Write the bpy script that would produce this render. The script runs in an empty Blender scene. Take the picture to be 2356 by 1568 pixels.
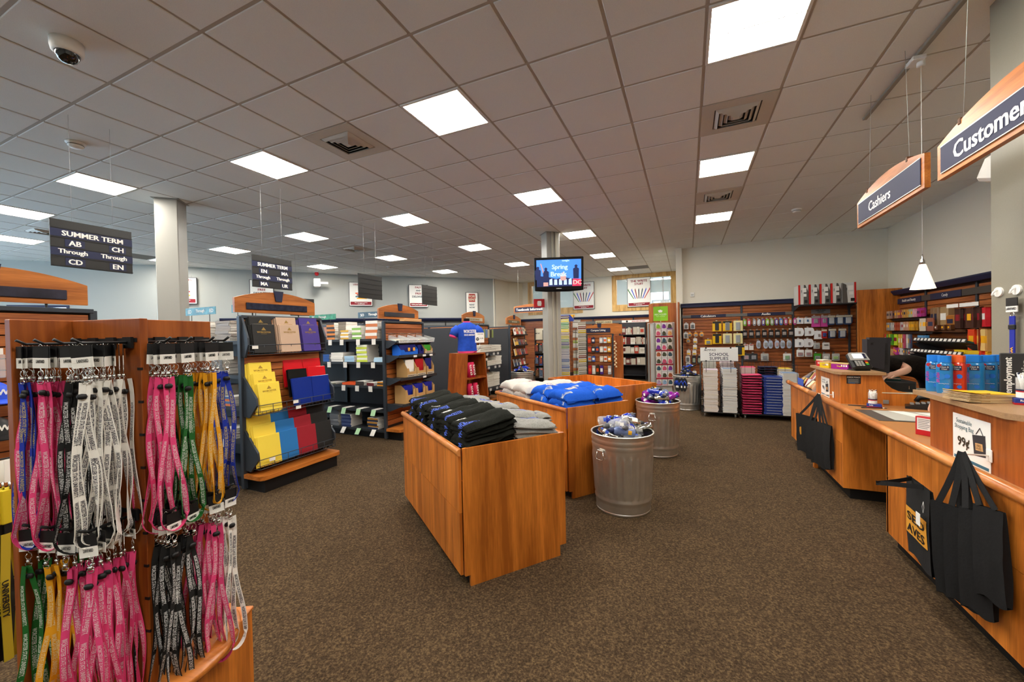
import bpy, bmesh, math, random
from mathutils import Vector as V, Matrix, noise
random.seed(7)
S = bpy.context.scene
C = S.collection
# ---------------------------------------------------------------- camera (level-ish 14 mm wide angle, eye height 1.5 m)
YAW, PIT, ROLL, FPX, HC = .4182, -.0129, .0211, 909.44, 1.5
F0 = V((-math.sin(YAW), math.cos(YAW), 0)); R0 = V((math.cos(YAW), math.sin(YAW), 0)); Z0 = V((0, 0, 1))
FW = F0*math.cos(PIT)+Z0*math.sin(PIT); U0 = -F0*math.sin(PIT)+Z0*math.cos(PIT)
RT = R0*math.cos(ROLL)-U0*math.sin(ROLL); UP = R0*math.sin(ROLL)+U0*math.cos(ROLL)
cd = bpy.data.cameras.new('camera'); cam = bpy.data.objects.new('camera', cd); C.objects.link(cam)
cd.sensor_width = 36; cd.lens = FPX/2356*36; cd.clip_start = .02; cd.clip_end = 100
cam.matrix_world = Matrix(((RT.x, UP.x, -FW.x, 0), (RT.y, UP.y, -FW.y, 0), (RT.z, UP.z, -FW.z, HC), (0, 0, 0, 1)))
S.camera = cam
# ---------------------------------------------------------------- sky, exposure
w = bpy.data.worlds.new('sky'); S.world = w; w.use_nodes = True
bg = w.node_tree.nodes['Background']; bg.inputs[0].default_value = (.55, .78, 1, 1); bg.inputs[1].default_value = 4.0
S.view_settings.view_transform = 'Standard'; S.view_settings.look = 'None'; S.view_settings.gamma = 1
S.view_settings.use_curve_mapping = False; S.view_settings.exposure = 1.75
S.cycles.max_bounces = 8; S.cycles.diffuse_bounces = 4; S.cycles.transparent_max_bounces = 12; S.cycles.caustics_reflective = False; S.cycles.caustics_refractive = False
S.cycles.sample_clamp_indirect = 6
LIGHT = 15.0          # emission of a ceiling troffer lens
CEIL = 3.552; GX, GY, TS = .1442, 3.424, .61

# ---------------------------------------------------------------- mesh helpers
class MB:
    def __init__(s): s.v = []; s.f = []; s.m = []; s.s = []
    def add(s, vs, fs, mi=0, sm=False, M=None):
        o = len(s.v)
        s.v += [tuple(M @ V(p)) if M else tuple(p) for p in vs]
        for f in fs: s.f.append([i+o for i in f]); s.m.append(mi); s.s.append(sm)
        return s
    def box(s, x0, x1, y0, y1, z0, z1, mi=0, M=None):
        return s.add([(x, y, z) for z in (z0, z1) for y in (y0, y1) for x in (x0, x1)],
                     [(0, 2, 3, 1), (4, 5, 7, 6), (0, 1, 5, 4), (2, 6, 7, 3), (0, 4, 6, 2), (1, 3, 7, 5)], mi, False, M)
    def bbox(s, x0, x1, y0, y1, z0, z1, b=.004, mi=0, M=None):
        # box with chamfered edges
        vs = []; X = (x0, x1); Y = (y0, y1); Z = (z0, z1)
        for k in range(8):
            i, j, l = k & 1, k >> 1 & 1, k >> 2 & 1
            p = [X[i], Y[j], Z[l]]; d = [b if not i else -b, b if not j else -b, b if not l else -b]
            for a in range(3):
                q = p[:]; q[(a+1) % 3] += d[(a+1) % 3]; q[(a+2) % 3] += d[(a+2) % 3]; vs.append(q)
        bm = bmesh.new(); bv = [bm.verts.new(v) for v in vs]
        r = bmesh.ops.convex_hull(bm, input=bv); bm.verts.index_update()
        s.add([v.co[:] for v in bm.verts], [[v.index for v in f.verts] for f in bm.faces], mi, False, M); bm.free(); return s
    def prism(s, poly, a0, a1, ax='z', mi=0, M=None, sm=False):
        n = len(poly)
        def P(p, a): return (p[0], p[1], a) if ax == 'z' else (p[0], a, p[1]) if ax == 'y' else (a, p[0], p[1])
        fs = [[(i+1) % n+n*0, i, i+n, (i+1) % n+n] for i in range(n)]
        s.add([P(p, a0) for p in poly]+[P(p, a1) for p in poly], fs, mi, sm, M)
        o = len(s.v)-2*n
        s.f += [[o+i for i in range(n)], [o+n+i for i in reversed(range(n))]]; s.m += [mi, mi]; s.s += [False, False]
        return s
    def lathe(s, prof, n=16, c=(0, 0, 0), mi=0, sm=True, M=None, cap=True):
        k = len(prof); vs = []
        for r, z in prof:
            for i in range(n):
                a = 2*math.pi*i/n; vs.append((c[0]+r*math.cos(a), c[1]+r*math.sin(a), c[2]+z))
        fs = [[j*n+i, j*n+(i+1) % n, (j+1)*n+(i+1) % n, (j+1)*n+i] for j in range(k-1) for i in range(n)]
        s.add(vs, fs, mi, sm, M); o = len(s.v)-k*n
        if cap: s.f += [[o+i for i in reversed(range(n))], [o+(k-1)*n+i for i in range(n)]]; s.m += [mi, mi]; s.s += [False, False]
        return s
    def tube(s, pts, r, n=6, mi=0, closed=False, sm=True, M=None):
        pts = [V(p) for p in pts]; k = len(pts); vs = []; prev = None
        rr = r if isinstance(r, (list, tuple)) else [r]*k
        for i, p in enumerate(pts):
            a = pts[i-1] if (i or closed) else p; b = pts[(i+1) % k] if (i < k-1 or closed) else p
            t = (b-a); t = t.normalized() if t.length > 1e-9 else V((0, 0, 1))
            if prev is None: u = t.cross(V((0, 0, 1)) if abs(t.z) < .9 else V((1, 0, 0))).normalized()
            else:
                u = prev-t*prev.dot(t); u = u.normalized() if u.length > 1e-6 else t.orthogonal().normalized()
            prev = u; w_ = t.cross(u)
            for j in range(n):
                q = 2*math.pi*j/n+math.pi/4; vs.append(p+(u*math.cos(q)+w_*math.sin(q))*rr[i])
        m = k if closed else k-1
        fs = [[i*n+j, i*n+(j+1) % n, ((i+1) % k)*n+(j+1) % n, ((i+1) % k)*n+j] for i in range(m) for j in range(n)]
        if not closed: fs += [[j for j in reversed(range(n))], [(k-1)*n+j for j in range(n)]]
        return s.add(vs, fs, mi, sm, M)
    def cyl(s, a, b, r, n=10, mi=0, M=None): return s.tube([a, b], r, n, mi, False, True, M)
    def grid(s, fn, nu, nv, mi=0, sm=True, closed_v=False, M=None):
        vs = [fn(i/nu, j/nv) for i in range(nu+1) for j in range(nv+(0 if closed_v else 1))]
        m = nv if closed_v else nv+1
        fs = [[i*m+j, (i+1)*m+j, (i+1)*m+(j+1) % m, i*m+(j+1) % m] for i in range(nu) for j in range(nv)]
        return s.add(vs, fs, mi, sm, M)
    def mesh(s, name, mats, off=None):
        me = bpy.data.meshes.new(name)
        vs = s.v if off is None else [(a-off[0], b-off[1], c-off[2]) for a, b, c in s.v]
        me.from_pydata(vs, [], s.f)
        for m in (mats if isinstance(mats, (list, tuple)) else [mats]): me.materials.append(m)
        me.polygons.foreach_set('material_index', s.m); me.polygons.foreach_set('use_smooth', s.s)
        me.update(); return me
    def build(s, name, mats, parent=None, label=None, cat=None, group=None, kind=None, loc=None, rz=0):
        off = None
        if parent is None and loc is None:
            xs = [p[0] for p in s.v]; ys = [p[1] for p in s.v]; zs = [p[2] for p in s.v]
            off = ((min(xs)+max(xs))/2, (min(ys)+max(ys))/2, min(zs)); loc = off
        return link(name, s.mesh(name, mats, off), parent, label, cat, group, kind, loc, rz)
def tag(o, label=None, cat=None, group=None, kind=None):
    if label and not 4 <= len(label.replace(',', ' ').split()) <= 16: print('LABEL', len(label.split()), label)
    if label: o['label'] = label
    if cat: o['category'] = cat
    if group: o['group'] = group
    if kind: o['kind'] = kind
    return o
def link(name, data, parent=None, label=None, cat=None, group=None, kind=None, loc=None, rz=0, M=None):
    o = bpy.data.objects.new(name, data); C.objects.link(o)
    if parent is not None: o.parent = parent
    if loc is not None: o.location = loc
    if rz: o.rotation_euler = (0, 0, rz)
    if M is not None: o.matrix_local = M
    return tag(o, label, cat, group, kind)
def thing(name, label, cat, loc=(0, 0, 0), rz=0, group=None, M=None): return link(name, None, None, label, cat, group, None, loc, rz, M)
def dup(o, parent=None, loc=None, rz=None, label=None, group=None, M=None):
    c = o.copy(); C.objects.link(c)
    if parent is not None: c.parent = parent
    if M is not None: c.matrix_local = M
    if loc is not None: c.location = loc
    if rz is not None: c.rotation_euler = (0, 0, rz)
    if label: c['label'] = label
    if group: c['group'] = group
    for ch in list(o.children): dup(ch, c)
    return c
def frame(p, x, y=None, z=None):
    # matrix with given local x axis and up z axis
    x = V(x).normalized()
    if z is None: z = V((0, 0, 1))
    z = V(z).normalized(); y = z.cross(x).normalized(); x = y.cross(z)
    return Matrix(((x.x, y.x, z.x, p[0]), (x.y, y.y, z.y, p[1]), (x.z, y.z, z.z, p[2]), (0, 0, 0, 1)))
ORD = 'first second third fourth fifth sixth seventh eighth ninth tenth eleventh twelfth thirteenth fourteenth fifteenth sixteenth seventeenth eighteenth nineteenth twentieth'.split()
ORD += ['twenty-'+q for q in ORD[:9]]+['thirtieth']+['thirty-'+q for q in ORD[:9]]+['fortieth']
def rnd(a, b): return random.uniform(a, b)
# ---------------------------------------------------------------- materials
MATS = {}
def lin(h):
    if isinstance(h, str):
        c = [int(h[i:i+2], 16)/255 for i in (0, 2, 4)]
        return tuple((x/12.92 if x <= .04045 else ((x+.055)/1.055)**2.4) for x in c)+(1,)
    return tuple(h)+(1,)
def mat(name, col, rough=.55, metal=0, emit=0, alpha=1, trans=0, noise_s=0, noise_a=.15, bump=0, ior=1.45, coat=0, spec=None):
    if name in MATS: return MATS[name]
    m = bpy.data.materials.new(name); m.use_nodes = True; N = m.node_tree.nodes; L = m.node_tree.links; b = N['Principled BSDF']
    c = lin(col); b.inputs['Base Color'].default_value = c; b.inputs['Roughness'].default_value = rough; b.inputs['Metallic'].default_value = metal
    b.inputs['IOR'].default_value = ior; b.inputs['Transmission Weight'].default_value = trans; b.inputs['Coat Weight'].default_value = coat
    if spec is not None: b.inputs['Specular IOR Level'].default_value = spec
    if emit: b.inputs['Emission Color'].default_value = c; b.inputs['Emission Strength'].default_value = emit
    b.inputs['Alpha'].default_value = alpha
    if noise_s:
        tc = N.new('ShaderNodeTexCoord'); nz = N.new('ShaderNodeTexNoise'); nz.inputs['Scale'].default_value = noise_s; nz.inputs['Detail'].default_value = 4
        L.new(tc.outputs['Object'], nz.inputs['Vector'])
        rp = N.new('ShaderNodeValToRGB'); e = rp.color_ramp.elements; e[0].position = .3; e[1].position = .7
        e[0].color = tuple(x*(1-noise_a) for x in c[:3])+(1,); e[1].color = tuple(min(1, x*(1+noise_a)) for x in c[:3])+(1,)
        L.new(nz.outputs['Fac'], rp.inputs['Fac']); L.new(rp.outputs['Color'], b.inputs['Base Color'])
        if bump:
            bp = N.new('ShaderNodeBump'); bp.inputs['Strength'].default_value = bump; bp.inputs['Distance'].default_value = .004
            L.new(nz.outputs['Fac'], bp.inputs['Height']); L.new(bp.outputs['Normal'], b.inputs['Normal'])
    MATS[name] = m; return m
def wood(name, c1, c2, sc=(9, 9, .7), rough=.36, fine=1.0):
    m = bpy.data.materials.new(name); m.use_nodes = True; N = m.node_tree.nodes; L = m.node_tree.links; b = N['Principled BSDF']
    tc = N.new('ShaderNodeTexCoord'); mp = N.new('ShaderNodeMapping'); mp.inputs['Scale'].default_value = sc
    oi = N.new('ShaderNodeObjectInfo'); ml = N.new('ShaderNodeMath'); ml.operation = 'MULTIPLY'; ml.inputs[1].default_value = 37
    L.new(oi.outputs['Random'], ml.inputs[0]); L.new(ml.outputs[0], mp.inputs['Location'])
    L.new(tc.outputs['Object'], mp.inputs['Vector'])
    n1 = N.new('ShaderNodeTexNoise'); n1.inputs['Scale'].default_value = 1.1; n1.inputs['Detail'].default_value = 5; n1.inputs['Distortion'].default_value = .8
    n2 = N.new('ShaderNodeTexNoise'); n2.inputs['Scale'].default_value = 9; n2.inputs['Detail'].default_value = 3
    L.new(mp.outputs['Vector'], n1.inputs['Vector']); L.new(mp.outputs['Vector'], n2.inputs['Vector'])
    mx = N.new('ShaderNodeMix'); mx.inputs[0].default_value = .3*fine; L.new(n1.outputs['Fac'], mx.inputs[2]); L.new(n2.outputs['Fac'], mx.inputs[3])
    rp = N.new('ShaderNodeValToRGB'); e = rp.color_ramp.elements; e[0].position = .38; e[1].position = .62; e[0].color = tuple(q*.82 for q in lin(c1)[:3])+(1,); e[1].color = lin(c2)
    L.new(mx.outputs[0], rp.inputs['Fac']); L.new(rp.outputs['Color'], b.inputs['Base Color']); b.inputs['Roughness'].default_value = rough
    MATS[name] = m; return m
WD = wood('cherry_laminate', 'b0601c', 'da8230')
WH = wood('cherry_laminate_level', 'ac6020', 'd07e36', (.8, 9, 9))
WHY = wood('cherry_laminate_level_y', 'ac6020', 'd07e36', (9, .8, 9))
WR = wood('cherry_panel_red', '8c4214', 'b06024')
RAIL = wood('rail_wood', 'c26e30', 'd88e4c', (2, 2, 2), .28)
OAK = wood('oak_frame', 'c8964c', 'e2b870', (9, 9, .9), .4)
SLATM = wood('slat_wood', '8e481e', 'b46a34', (.9, .9, 14), .42)
TOPM = mat('ledge_laminate', 'a8845e', .42, noise_s=160, noise_a=.12)
def m_(n, c, r=.5, **k): return mat(n, c, r, **k)
NAVY = m_('navy', '1c2242', .55); NAVY2 = m_('navy_plaque', '1e2344', .6); CHAR = m_('charcoal', '2b2c30', .5); STEEL = m_('grey_steel', '3c424a', .42, metal=.3)
BLACK = m_('black', '141416', .5); BLK2 = m_('black_cloth', '181817', .85, noise_s=60, noise_a=.3); DKBR = m_('dark_brown', '2a1a10', .6)
WHITE = m_('white', 'f2f0ea', .55); PAPER = m_('paper', 'ece9e2', .7); CREAM = m_('cream', 'd8cfb8', .7); GREY = m_('grey', '8a8a88', .5); LGREY = m_('light_grey', 'b8b8b4', .5)
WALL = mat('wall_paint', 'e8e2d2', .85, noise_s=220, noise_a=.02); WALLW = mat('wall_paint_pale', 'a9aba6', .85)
CHROME = m_('chrome', 'd8d8d6', .18, metal=1); RED = m_('red', 'c01822', .5); PINK = m_('pink', 'ee4a8c', .6); GREEN = m_('green', '12691f', .6); YEL = m_('yellow', 'f2b010', .55); BLUE = m_('blue', '1746c4', .55)
ORANGE = m_('orange', 'ec5a12', .5); PURP = m_('purple', '8a1fa0', .45); GOLD = m_('gold_print', '9a7a30', .4); TEAL = m_('teal', '156a78', .5); LIME = m_('lime', '8cc81e', .5)
CARD = m_('cardboard', 'c29a62', .75); KICK = m_('kick_black', '0c0c0d', .5); TAN = m_('tan', 'c4a58c', .6); VIOLET = m_('violet', '3c2a86', .55)
GLASS = m_('window_glass', 'ffffff', .03, alpha=.12); CLEAR = m_('clear_plastic', 'eef2f4', .12, alpha=.28)
BROWN = m_('brown', '5a3418', .6); MAROON = m_('maroon', '8e1224', .6); SKY = m_('sky_blue', '2a7cc8', .55); LMINT = m_('mint_paper', 'b4e0b0', .7)
# ---------------------------------------------------------------- lettering
TXT = {}
def text_mesh(s, m, bold=.022):
    k = (s, m.name, bold)
    if k in TXT: return TXT[k]
    cu = bpy.data.curves.new('lettering', 'FONT'); cu.body = s; cu.align_x = 'CENTER'; cu.resolution_u = 2; cu.offset = min(bold, .02) if bold < .03 else .008; cu.space_line = .95
    o = bpy.data.objects.new('lettering', cu); C.objects.link(o); dg = bpy.context.evaluated_depsgraph_get()
    me = bpy.data.meshes.new_from_object(o.evaluated_get(dg)); bpy.data.objects.remove(o); bpy.data.curves.remove(cu)
    if bold >= .03:
        bm = bmesh.new()
        for q_, dx in enumerate((-.03, 0, .03)):
            m2 = me.copy()
            for v in m2.vertices: v.co.x += dx; v.co.z += .0003*q_
            bm.from_mesh(m2); bpy.data.meshes.remove(m2)
        bm.to_mesh(me); bm.free()
    xs = [v.co.x for v in me.vertices]; ys = [v.co.y for v in me.vertices]
    cx, cy = (min(xs)+max(xs))/2, (min(ys)+max(ys))/2
    for v in me.vertices: v.co = (v.co.x-cx, v.co.y-cy, v.co.z)
    me['w'] = max(xs)-min(xs); me['h'] = max(ys)-min(ys)
    me.materials.clear(); me.materials.append(m); me.name = 'lettering'
    TXT[k] = me; return me
PRE = []
def text(parent, s, c, right, up, h, m, name='lettering', wmax=None, off=.0012, bold=.036, w=None):
    if not s: return None
    me = text_mesh(s, m, bold); r = V(right).normalized(); u = V(up).normalized(); n = r.cross(u)
    sy = h/me['h']; sx = sy if w is None else w/me['w']
    if wmax and me['w']*sx > wmax: sx = wmax/me['w']
    p = V(c)+n*off
    return link(name, me, parent, M=Matrix(((r.x*sx, u.x*sy, n.x, p.x), (r.y*sx, u.y*sy, n.y, p.y), (r.z*sx, u.z*sy, n.z, p.z), (0, 0, 0, 1))))
for s_, b_ in (('WORCESTER STATE UNIVERSITY.', .02), ('LANYARD', .03)):
    pass
# ================================================================ STRUCTURE
def carpet():
    m = bpy.data.materials.new('carpet'); m.use_nodes = True; N = m.node_tree.nodes; L = m.node_tree.links; b = N['Principled BSDF']
    tc = N.new('ShaderNodeTexCoord'); n1 = N.new('ShaderNodeTexNoise'); n1.inputs['Scale'].default_value = 95; n1.inputs['Detail'].default_value = 3; n1.inputs['Roughness'].default_value = .7
    n2 = N.new('ShaderNodeTexNoise'); n2.inputs['Scale'].default_value = 3; n2.inputs['Detail'].default_value = 5
    L.new(tc.outputs['Object'], n1.inputs['Vector']); L.new(tc.outputs['Object'], n2.inputs['Vector'])
    rp = N.new('ShaderNodeValToRGB'); e = rp.color_ramp.elements; e[0].position = .33; e[1].position = .68; e[0].color = lin('2b2116'); e[1].color = lin('6c593d')
    k = e.new(.5); k.color = lin('483827')
    L.new(n1.outputs['Fac'], rp.inputs['Fac'])
    mx = N.new('ShaderNodeMix'); mx.data_type = 'RGBA'; mx.blend_type = 'MULTIPLY'; mx.inputs[0].default_value = .35
    r2 = N.new('ShaderNodeValToRGB'); r2.color_ramp.elements[0].color = (.65, .65, .65, 1); r2.color_ramp.elements[0].position = .35; r2.color_ramp.elements[1].position = .65
    L.new(n2.outputs['Fac'], r2.inputs['Fac']); L.new(rp.outputs['Color'], mx.inputs[6]); L.new(r2.outputs['Color'], mx.inputs[7]); L.new(mx.outputs[2], b.inputs['Base Color'])
    bp = N.new('ShaderNodeBump'); bp.inputs['Strength'].default_value = .5; bp.inputs['Distance'].default_value = .006
    L.new(n1.outputs['Fac'], bp.inputs['Height']); L.new(bp.outputs['Normal'], b.inputs['Normal'])
    b.inputs['Roughness'].default_value = .95; b.inputs['Specular IOR Level'].default_value = .15
    return m
CARPET = carpet()
MB().box(-18, 4.2, -4.3, 14.6, -.1, 0).build('floor', CARPET, kind='structure')
TILE = mat('ceiling_tile', 'f1f1ec', .92, noise_s=260, noise_a=.05); TBAR = mat('ceiling_bar', 'bcb3a4', .6)
ROOM = [(3.78, -4), (3.78, 10.58), (-.24, 10.58), (-.24, 14.3), (-5.83, 14.37), (-6.15, 13.72), (-6.289, 12.70), (-9.53, 9.64), (-11.94, 6.77), (-12.71, 5.69), (-14.73, 3.64), (-17.5, .6), (-17.5, -4)]
def inside(x, y, P=ROOM):
    r = False
    for i in range(len(P)):
        (a, b), (c, d) = P[i], P[i-1]
        if (b > y) != (d > y) and x < (c-a)*(y-b)/(d-b)+a: r = not r
    return r
ceil = MB().box(-18, 4.2, -4.3, 14.6, CEIL+.012, CEIL+.1).build('ceiling', TBAR, kind='structure')
bars = MB()
for i in range(-30, 8): x = GX+i*TS; bars.box(x-.012, x+.012, -4.3, 14.6, CEIL, CEIL+.012)
for j in range(-13, 20): y = GY+j*TS; bars.box(-18, 4.2, y-.012, y+.012, CEIL-.0005, CEIL+.0115)
LIGHTS = [(0, -1), (0, 3), (0, 7), (-4, 3), (-4, 7), (-4, 11), (-4, 15), (-4, -1), (-8, 3), (-8, 7), (-8, 11), (-8, -1), (-12, -2), (-12, 3), (-12, 7), (-12, 11), (-16, 3), (-16, 7), (-20, -1), (-16, -2), (-20, 3),
          (0, -5), (-4, -5), (-8, -5), (-12, -6), (-16, -6), (0, -9), (-4, -9), (-8, -9)]
VENTS = [(-6, -1), (0, 1), (0, 5), (-12, 5), (-18, -1)]
GREYS = [(-3, 15), (-20, 2)]
SKIP = set(LIGHTS+VENTS+GREYS)
tl = MB().bbox(-.293, .293, -.293, .293, -.007, .004, .004).mesh('ceiling_tile', TILE)
cells = []
for i in range(-30, 6):
    for j in range(-13, 19):
        if (i, j) in SKIP: continue
        x, y = GX+(i+.5)*TS, GY+(j+.5)*TS
        if any(inside(x+a, y+b) for a in (-.5, 0, .5) for b in (-.5, 0, .5)):
            d = V((x, y, CEIL-HC)); z = d.dot(FW); u = 1178+FPX*d.dot(RT)/max(z, .1); v = 784-FPX*d.dot(UP)/max(z, .1)
            vis = z > .6 and -250 < u < 2600 and v > -250
            cells.append((0 if vis else 1, d.length, x, y))
cells.sort(); rest = MB()
for k, (vis, d, x, y) in enumerate(cells):
    if k < 300 and not vis: o = link('ceiling_tile', tl, ceil); o.location = (x-ceil.location.x, y-ceil.location.y, CEIL-ceil.location.z)
    else: rest.box(x-.293-ceil.location.x, x+.293-ceil.location.x, y-.293-ceil.location.y, y+.293-ceil.location.y, CEIL-.007-ceil.location.z, CEIL+.004-ceil.location.z)
rest.build('ceiling_tile_field', TILE, ceil, kind='stuff')
bars.mesh('x', TBAR); b_ = MB(); b_.v = [(a-ceil.location.x, b-ceil.location.y, c-ceil.location.z) for a, b, c in bars.v]; b_.f, b_.m, b_.s = bars.f, bars.m, bars.s
b_.build('ceiling_grid', TBAR, ceil)
def wallseg(name, p, q, ops=(), m=WALL, th=.14, z1=CEIL+.01, z0=0):
    p, q = V(p+(0,)) if len(p) == 2 else V(p), V(q+(0,)) if len(q) == 2 else V(q)
    L_ = (q-p).length; M = frame(p, q-p); b = MB(); s = 0
    for s0, s1, a, c in sorted(ops):
        b.box(s, s0, -th, 0, z0, z1, 0, M); b.box(s0, s1, -th, 0, z0, a, 0, M); b.box(s0, s1, -th, 0, c, z1, 0, M); s = s1
    b.box(s, L_, -th, 0, z0, z1, 0, M)
    return b.build(name, m, kind='structure')
# walls; inside of each segment is to its left when going p -> q (frame y axis points in)
wallseg('wall_right', (3.78, -4.2), (3.78, 10.6)); wallseg('wall_back', (3.9, 10.58), (-.24, 10.58)); wallseg('wall_return', (-.24, 10.58-.14), (-.24, 14.4))
W1 = (.34, 2.22, 2.46, 3.45); W2 = (3.5, 5.42, 2.46, 3.45)
wallseg('wall_window', (-.1, 14.3), (-5.95, 14.3), [W1, W2])
wallseg('wall_corner', (-5.81, 14.4), (-6.16, 13.7)); wallseg('wall_corner', (-6.15, 13.75), (-6.289, 12.66))
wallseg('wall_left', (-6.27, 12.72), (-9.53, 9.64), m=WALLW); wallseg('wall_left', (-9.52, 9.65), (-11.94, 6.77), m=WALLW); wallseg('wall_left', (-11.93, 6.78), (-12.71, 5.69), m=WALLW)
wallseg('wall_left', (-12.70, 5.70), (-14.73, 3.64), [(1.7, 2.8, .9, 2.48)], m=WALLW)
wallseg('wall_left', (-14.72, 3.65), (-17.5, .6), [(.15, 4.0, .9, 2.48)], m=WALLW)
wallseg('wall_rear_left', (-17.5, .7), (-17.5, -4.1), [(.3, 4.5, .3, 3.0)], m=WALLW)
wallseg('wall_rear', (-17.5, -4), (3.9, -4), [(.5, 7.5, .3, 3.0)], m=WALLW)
def window(name, p, q, s0, s1, z0, z1, n, fm, fw=.06, zs=(), dep=.1, flash=0):
    M = frame(V((p[0], p[1], 0)), V((q[0]-p[0], q[1]-p[1], 0)))
    o = link(name, None, kind='structure', M=M)
    b = MB(); b.box(s0-flash, s0+fw, -dep-.02, .02, z0-flash*1.6, z1+flash).box(s1-fw, s1+flash, -dep-.02, .02, z0-flash*1.6, z1+flash).box(s0+fw, s1-fw, -dep-.02, .02, z1-fw, z1+flash).box(s0+fw, s1-fw, -dep-.02, .025, z0-flash*1.6, z0+fw)
    b.build('frame', fm, o)
    for k in range(1, n): x = s0+(s1-s0)*k/n; MB().box(x-.025, x+.025, -dep, 0, z0+fw, z1-fw).build('mullion', fm, o)
    for z in zs: MB().box(s0+fw, s1-fw, -dep, -.01, z-.02, z+.02).build('transom', fm, o)
    for k in range(n): MB().box(s0+(s1-s0)*k/n, s0+(s1-s0)*(k+1)/n, -dep*.6, -dep*.6+.006, z0, z1).build('pane', GLASS, o)
    return o
window('window_1', (-12.70, 5.70), (-14.73, 3.64), 1.7, 2.8, .9, 2.48, 3, NAVY2, .05)
window('window_2', (-14.72, 3.65), (-17.5, .6), .15, 4.0, .9, 2.48, 6, NAVY2, .05)
window('window_3', (-17.5, .7), (-17.5, -4.1), .3, 4.5, .3, 3.0, 4, NAVY2, .05)
window('window_4', (-17.5, -4), (3.9, -4), .5, 7.5, .3, 3.0, 6, NAVY2, .05)
ALU = m_('aluminium', 'c2c4c2', .35, metal=.6)
for nm, W in (('window_5', W1), ('window_6', W2)):
    window(nm, (-.1, 14.3), (-5.95, 14.3), W[0], W[1], W[2], W[3], 1, OAK, .05, (), .1, .11)
    o = bpy.data.objects[nm]
    for f in (.16, .76): x = W[0]+(W[1]-W[0])*f; MB().box(x-.02, x+.02, -.12, -.08, W[2]+.05, W[3]-.05).build('mullion', ALU, o)
# the lobby seen through the interior windows
LOB = mat('lobby_wall', 'b9bdb4', .8)
wallseg('wall_lobby', (1.0, 19.2), (-8.0, 19.2), [(.6, 1.5, 2.75, 3.35), (.6, 1.5, 2.2, 2.6), (1.75, 2.6, 2.75, 3.35), (4.9, 5.7, 2.4, 3.3)], LOB, z1=4.2)
wallseg('wall_lobby', (1.0, 14.4), (1.0, 19.3), (), LOB, z1=4.2); wallseg('wall_lobby', (-8, 19.3), (-8, 14.4), (), LOB, z1=4.2)
MB().box(-8, 1, 14.45, 19.3, -.1, 0).build('floor_lobby', mat('lobby_floor', '8a8578', .5), kind='structure')
MB().box(-8, 1, 14.45, 19.3, 4.2, 4.3).build('ceiling_lobby', LOB, kind='structure')
LAMP = mat('lens_glow', (1, .95, .86), .4, emit=LIGHT)
for k, (x, y) in enumerate(((-5.2, 16.2), (-2.6, 15.6), (-1.2, 17.4))):
    t = thing('lobby_light', ['long white ceiling light in the lobby behind the left interior window', 'long white ceiling light in the lobby behind the pen poster', 'long white ceiling light at the back of the lobby by the windows'][k], 'ceiling light', (x, y, 3.7))
    for s in (-.5, .5): MB().cyl((s, 0, .08), (s, 0, .5), .008, 5).build('stem', WHITE, t)
    MB().bbox(-.7, .7, -.1, .1, .02, .08).build('housing', WHITE, t); MB().box(-.68, .68, -.08, .08, 0, .02).build('lens', LAMP, t)
for k, (x, z, w_, c) in enumerate(((-1.05, 2.75, .85, 'f0efe9'), (-2.0, 2.7, .5, 'd8dce0'), (-5.0, 2.65, .7, '31343a'))):
    t = thing('lobby_picture', ['wide framed picture on the lobby wall at the right window', 'small framed picture on the lobby wall behind the pen poster', 'dark framed picture on the lobby wall at the left window'][k], 'picture', (x, 19.168, z))
    MB().bbox(-w_/2, w_/2, -.03, .03, -.25, .25).build('picture_frame', m_('pic_frame', '9aa6ac', .5), t); MB().box(-w_/2+.06, w_/2-.06, -.034, -.03, -.2, .2).build('picture', mat('lobpic%d' % k, c, .6, noise_s=9, noise_a=.5), t)
for k, (x, c) in enumerate(((-1.75, '2c5aa0'), (-2.25, 'b03a2e'), (-.75, '46505c'), (-4.9, '2a4f94'))):
    MB().lathe([(.2, 0), (.22, .5), (.16, 1.2), (.2, 1.9), (.1, 2.3), (.02, 2.35)], 10, (x, 18.4, 0)).build('lobby_banner', mat('banner%d' % k, c, .7), label=['blue banner stand in the lobby below the pen poster', 'red banner stand in the lobby below the pen poster', 'slate banner stand in the lobby under the right windows', 'blue banner stand in the lobby behind the left window'][k], cat='banner')
# columns
PAINT = mat('column_paint', 'a5a39b', .35)
def column(name, c, th, sd): MB().bbox(-sd/2, sd/2, -sd/2, sd/2, 0, CEIL+.01, .008).build(name, PAINT, kind='structure', loc=(c[0], c[1], 0), rz=math.radians(th))
column('trim_1', (-6.797, 3.254), 41.6, .275); column('trim_2', (-2.51, 7.65), 42, .28)
bpy.data.objects['trim_1'].name = 'column'; bpy.data.objects['trim_2'].name = 'column'
for o in bpy.data.objects:
    if o.name.startswith('column'): MB().bbox(-.165, .165, -.165, .165, CEIL-.012, CEIL, .003).build('ceiling_collar', PAINT, o)
MB().bbox(1.8, 2.35, 2.9, 3.612, 0, CEIL+.01, .01).build('wall_pier', mat('pier_paint', '8c8778', .4, noise_s=150, noise_a=.03), kind='structure')
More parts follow.
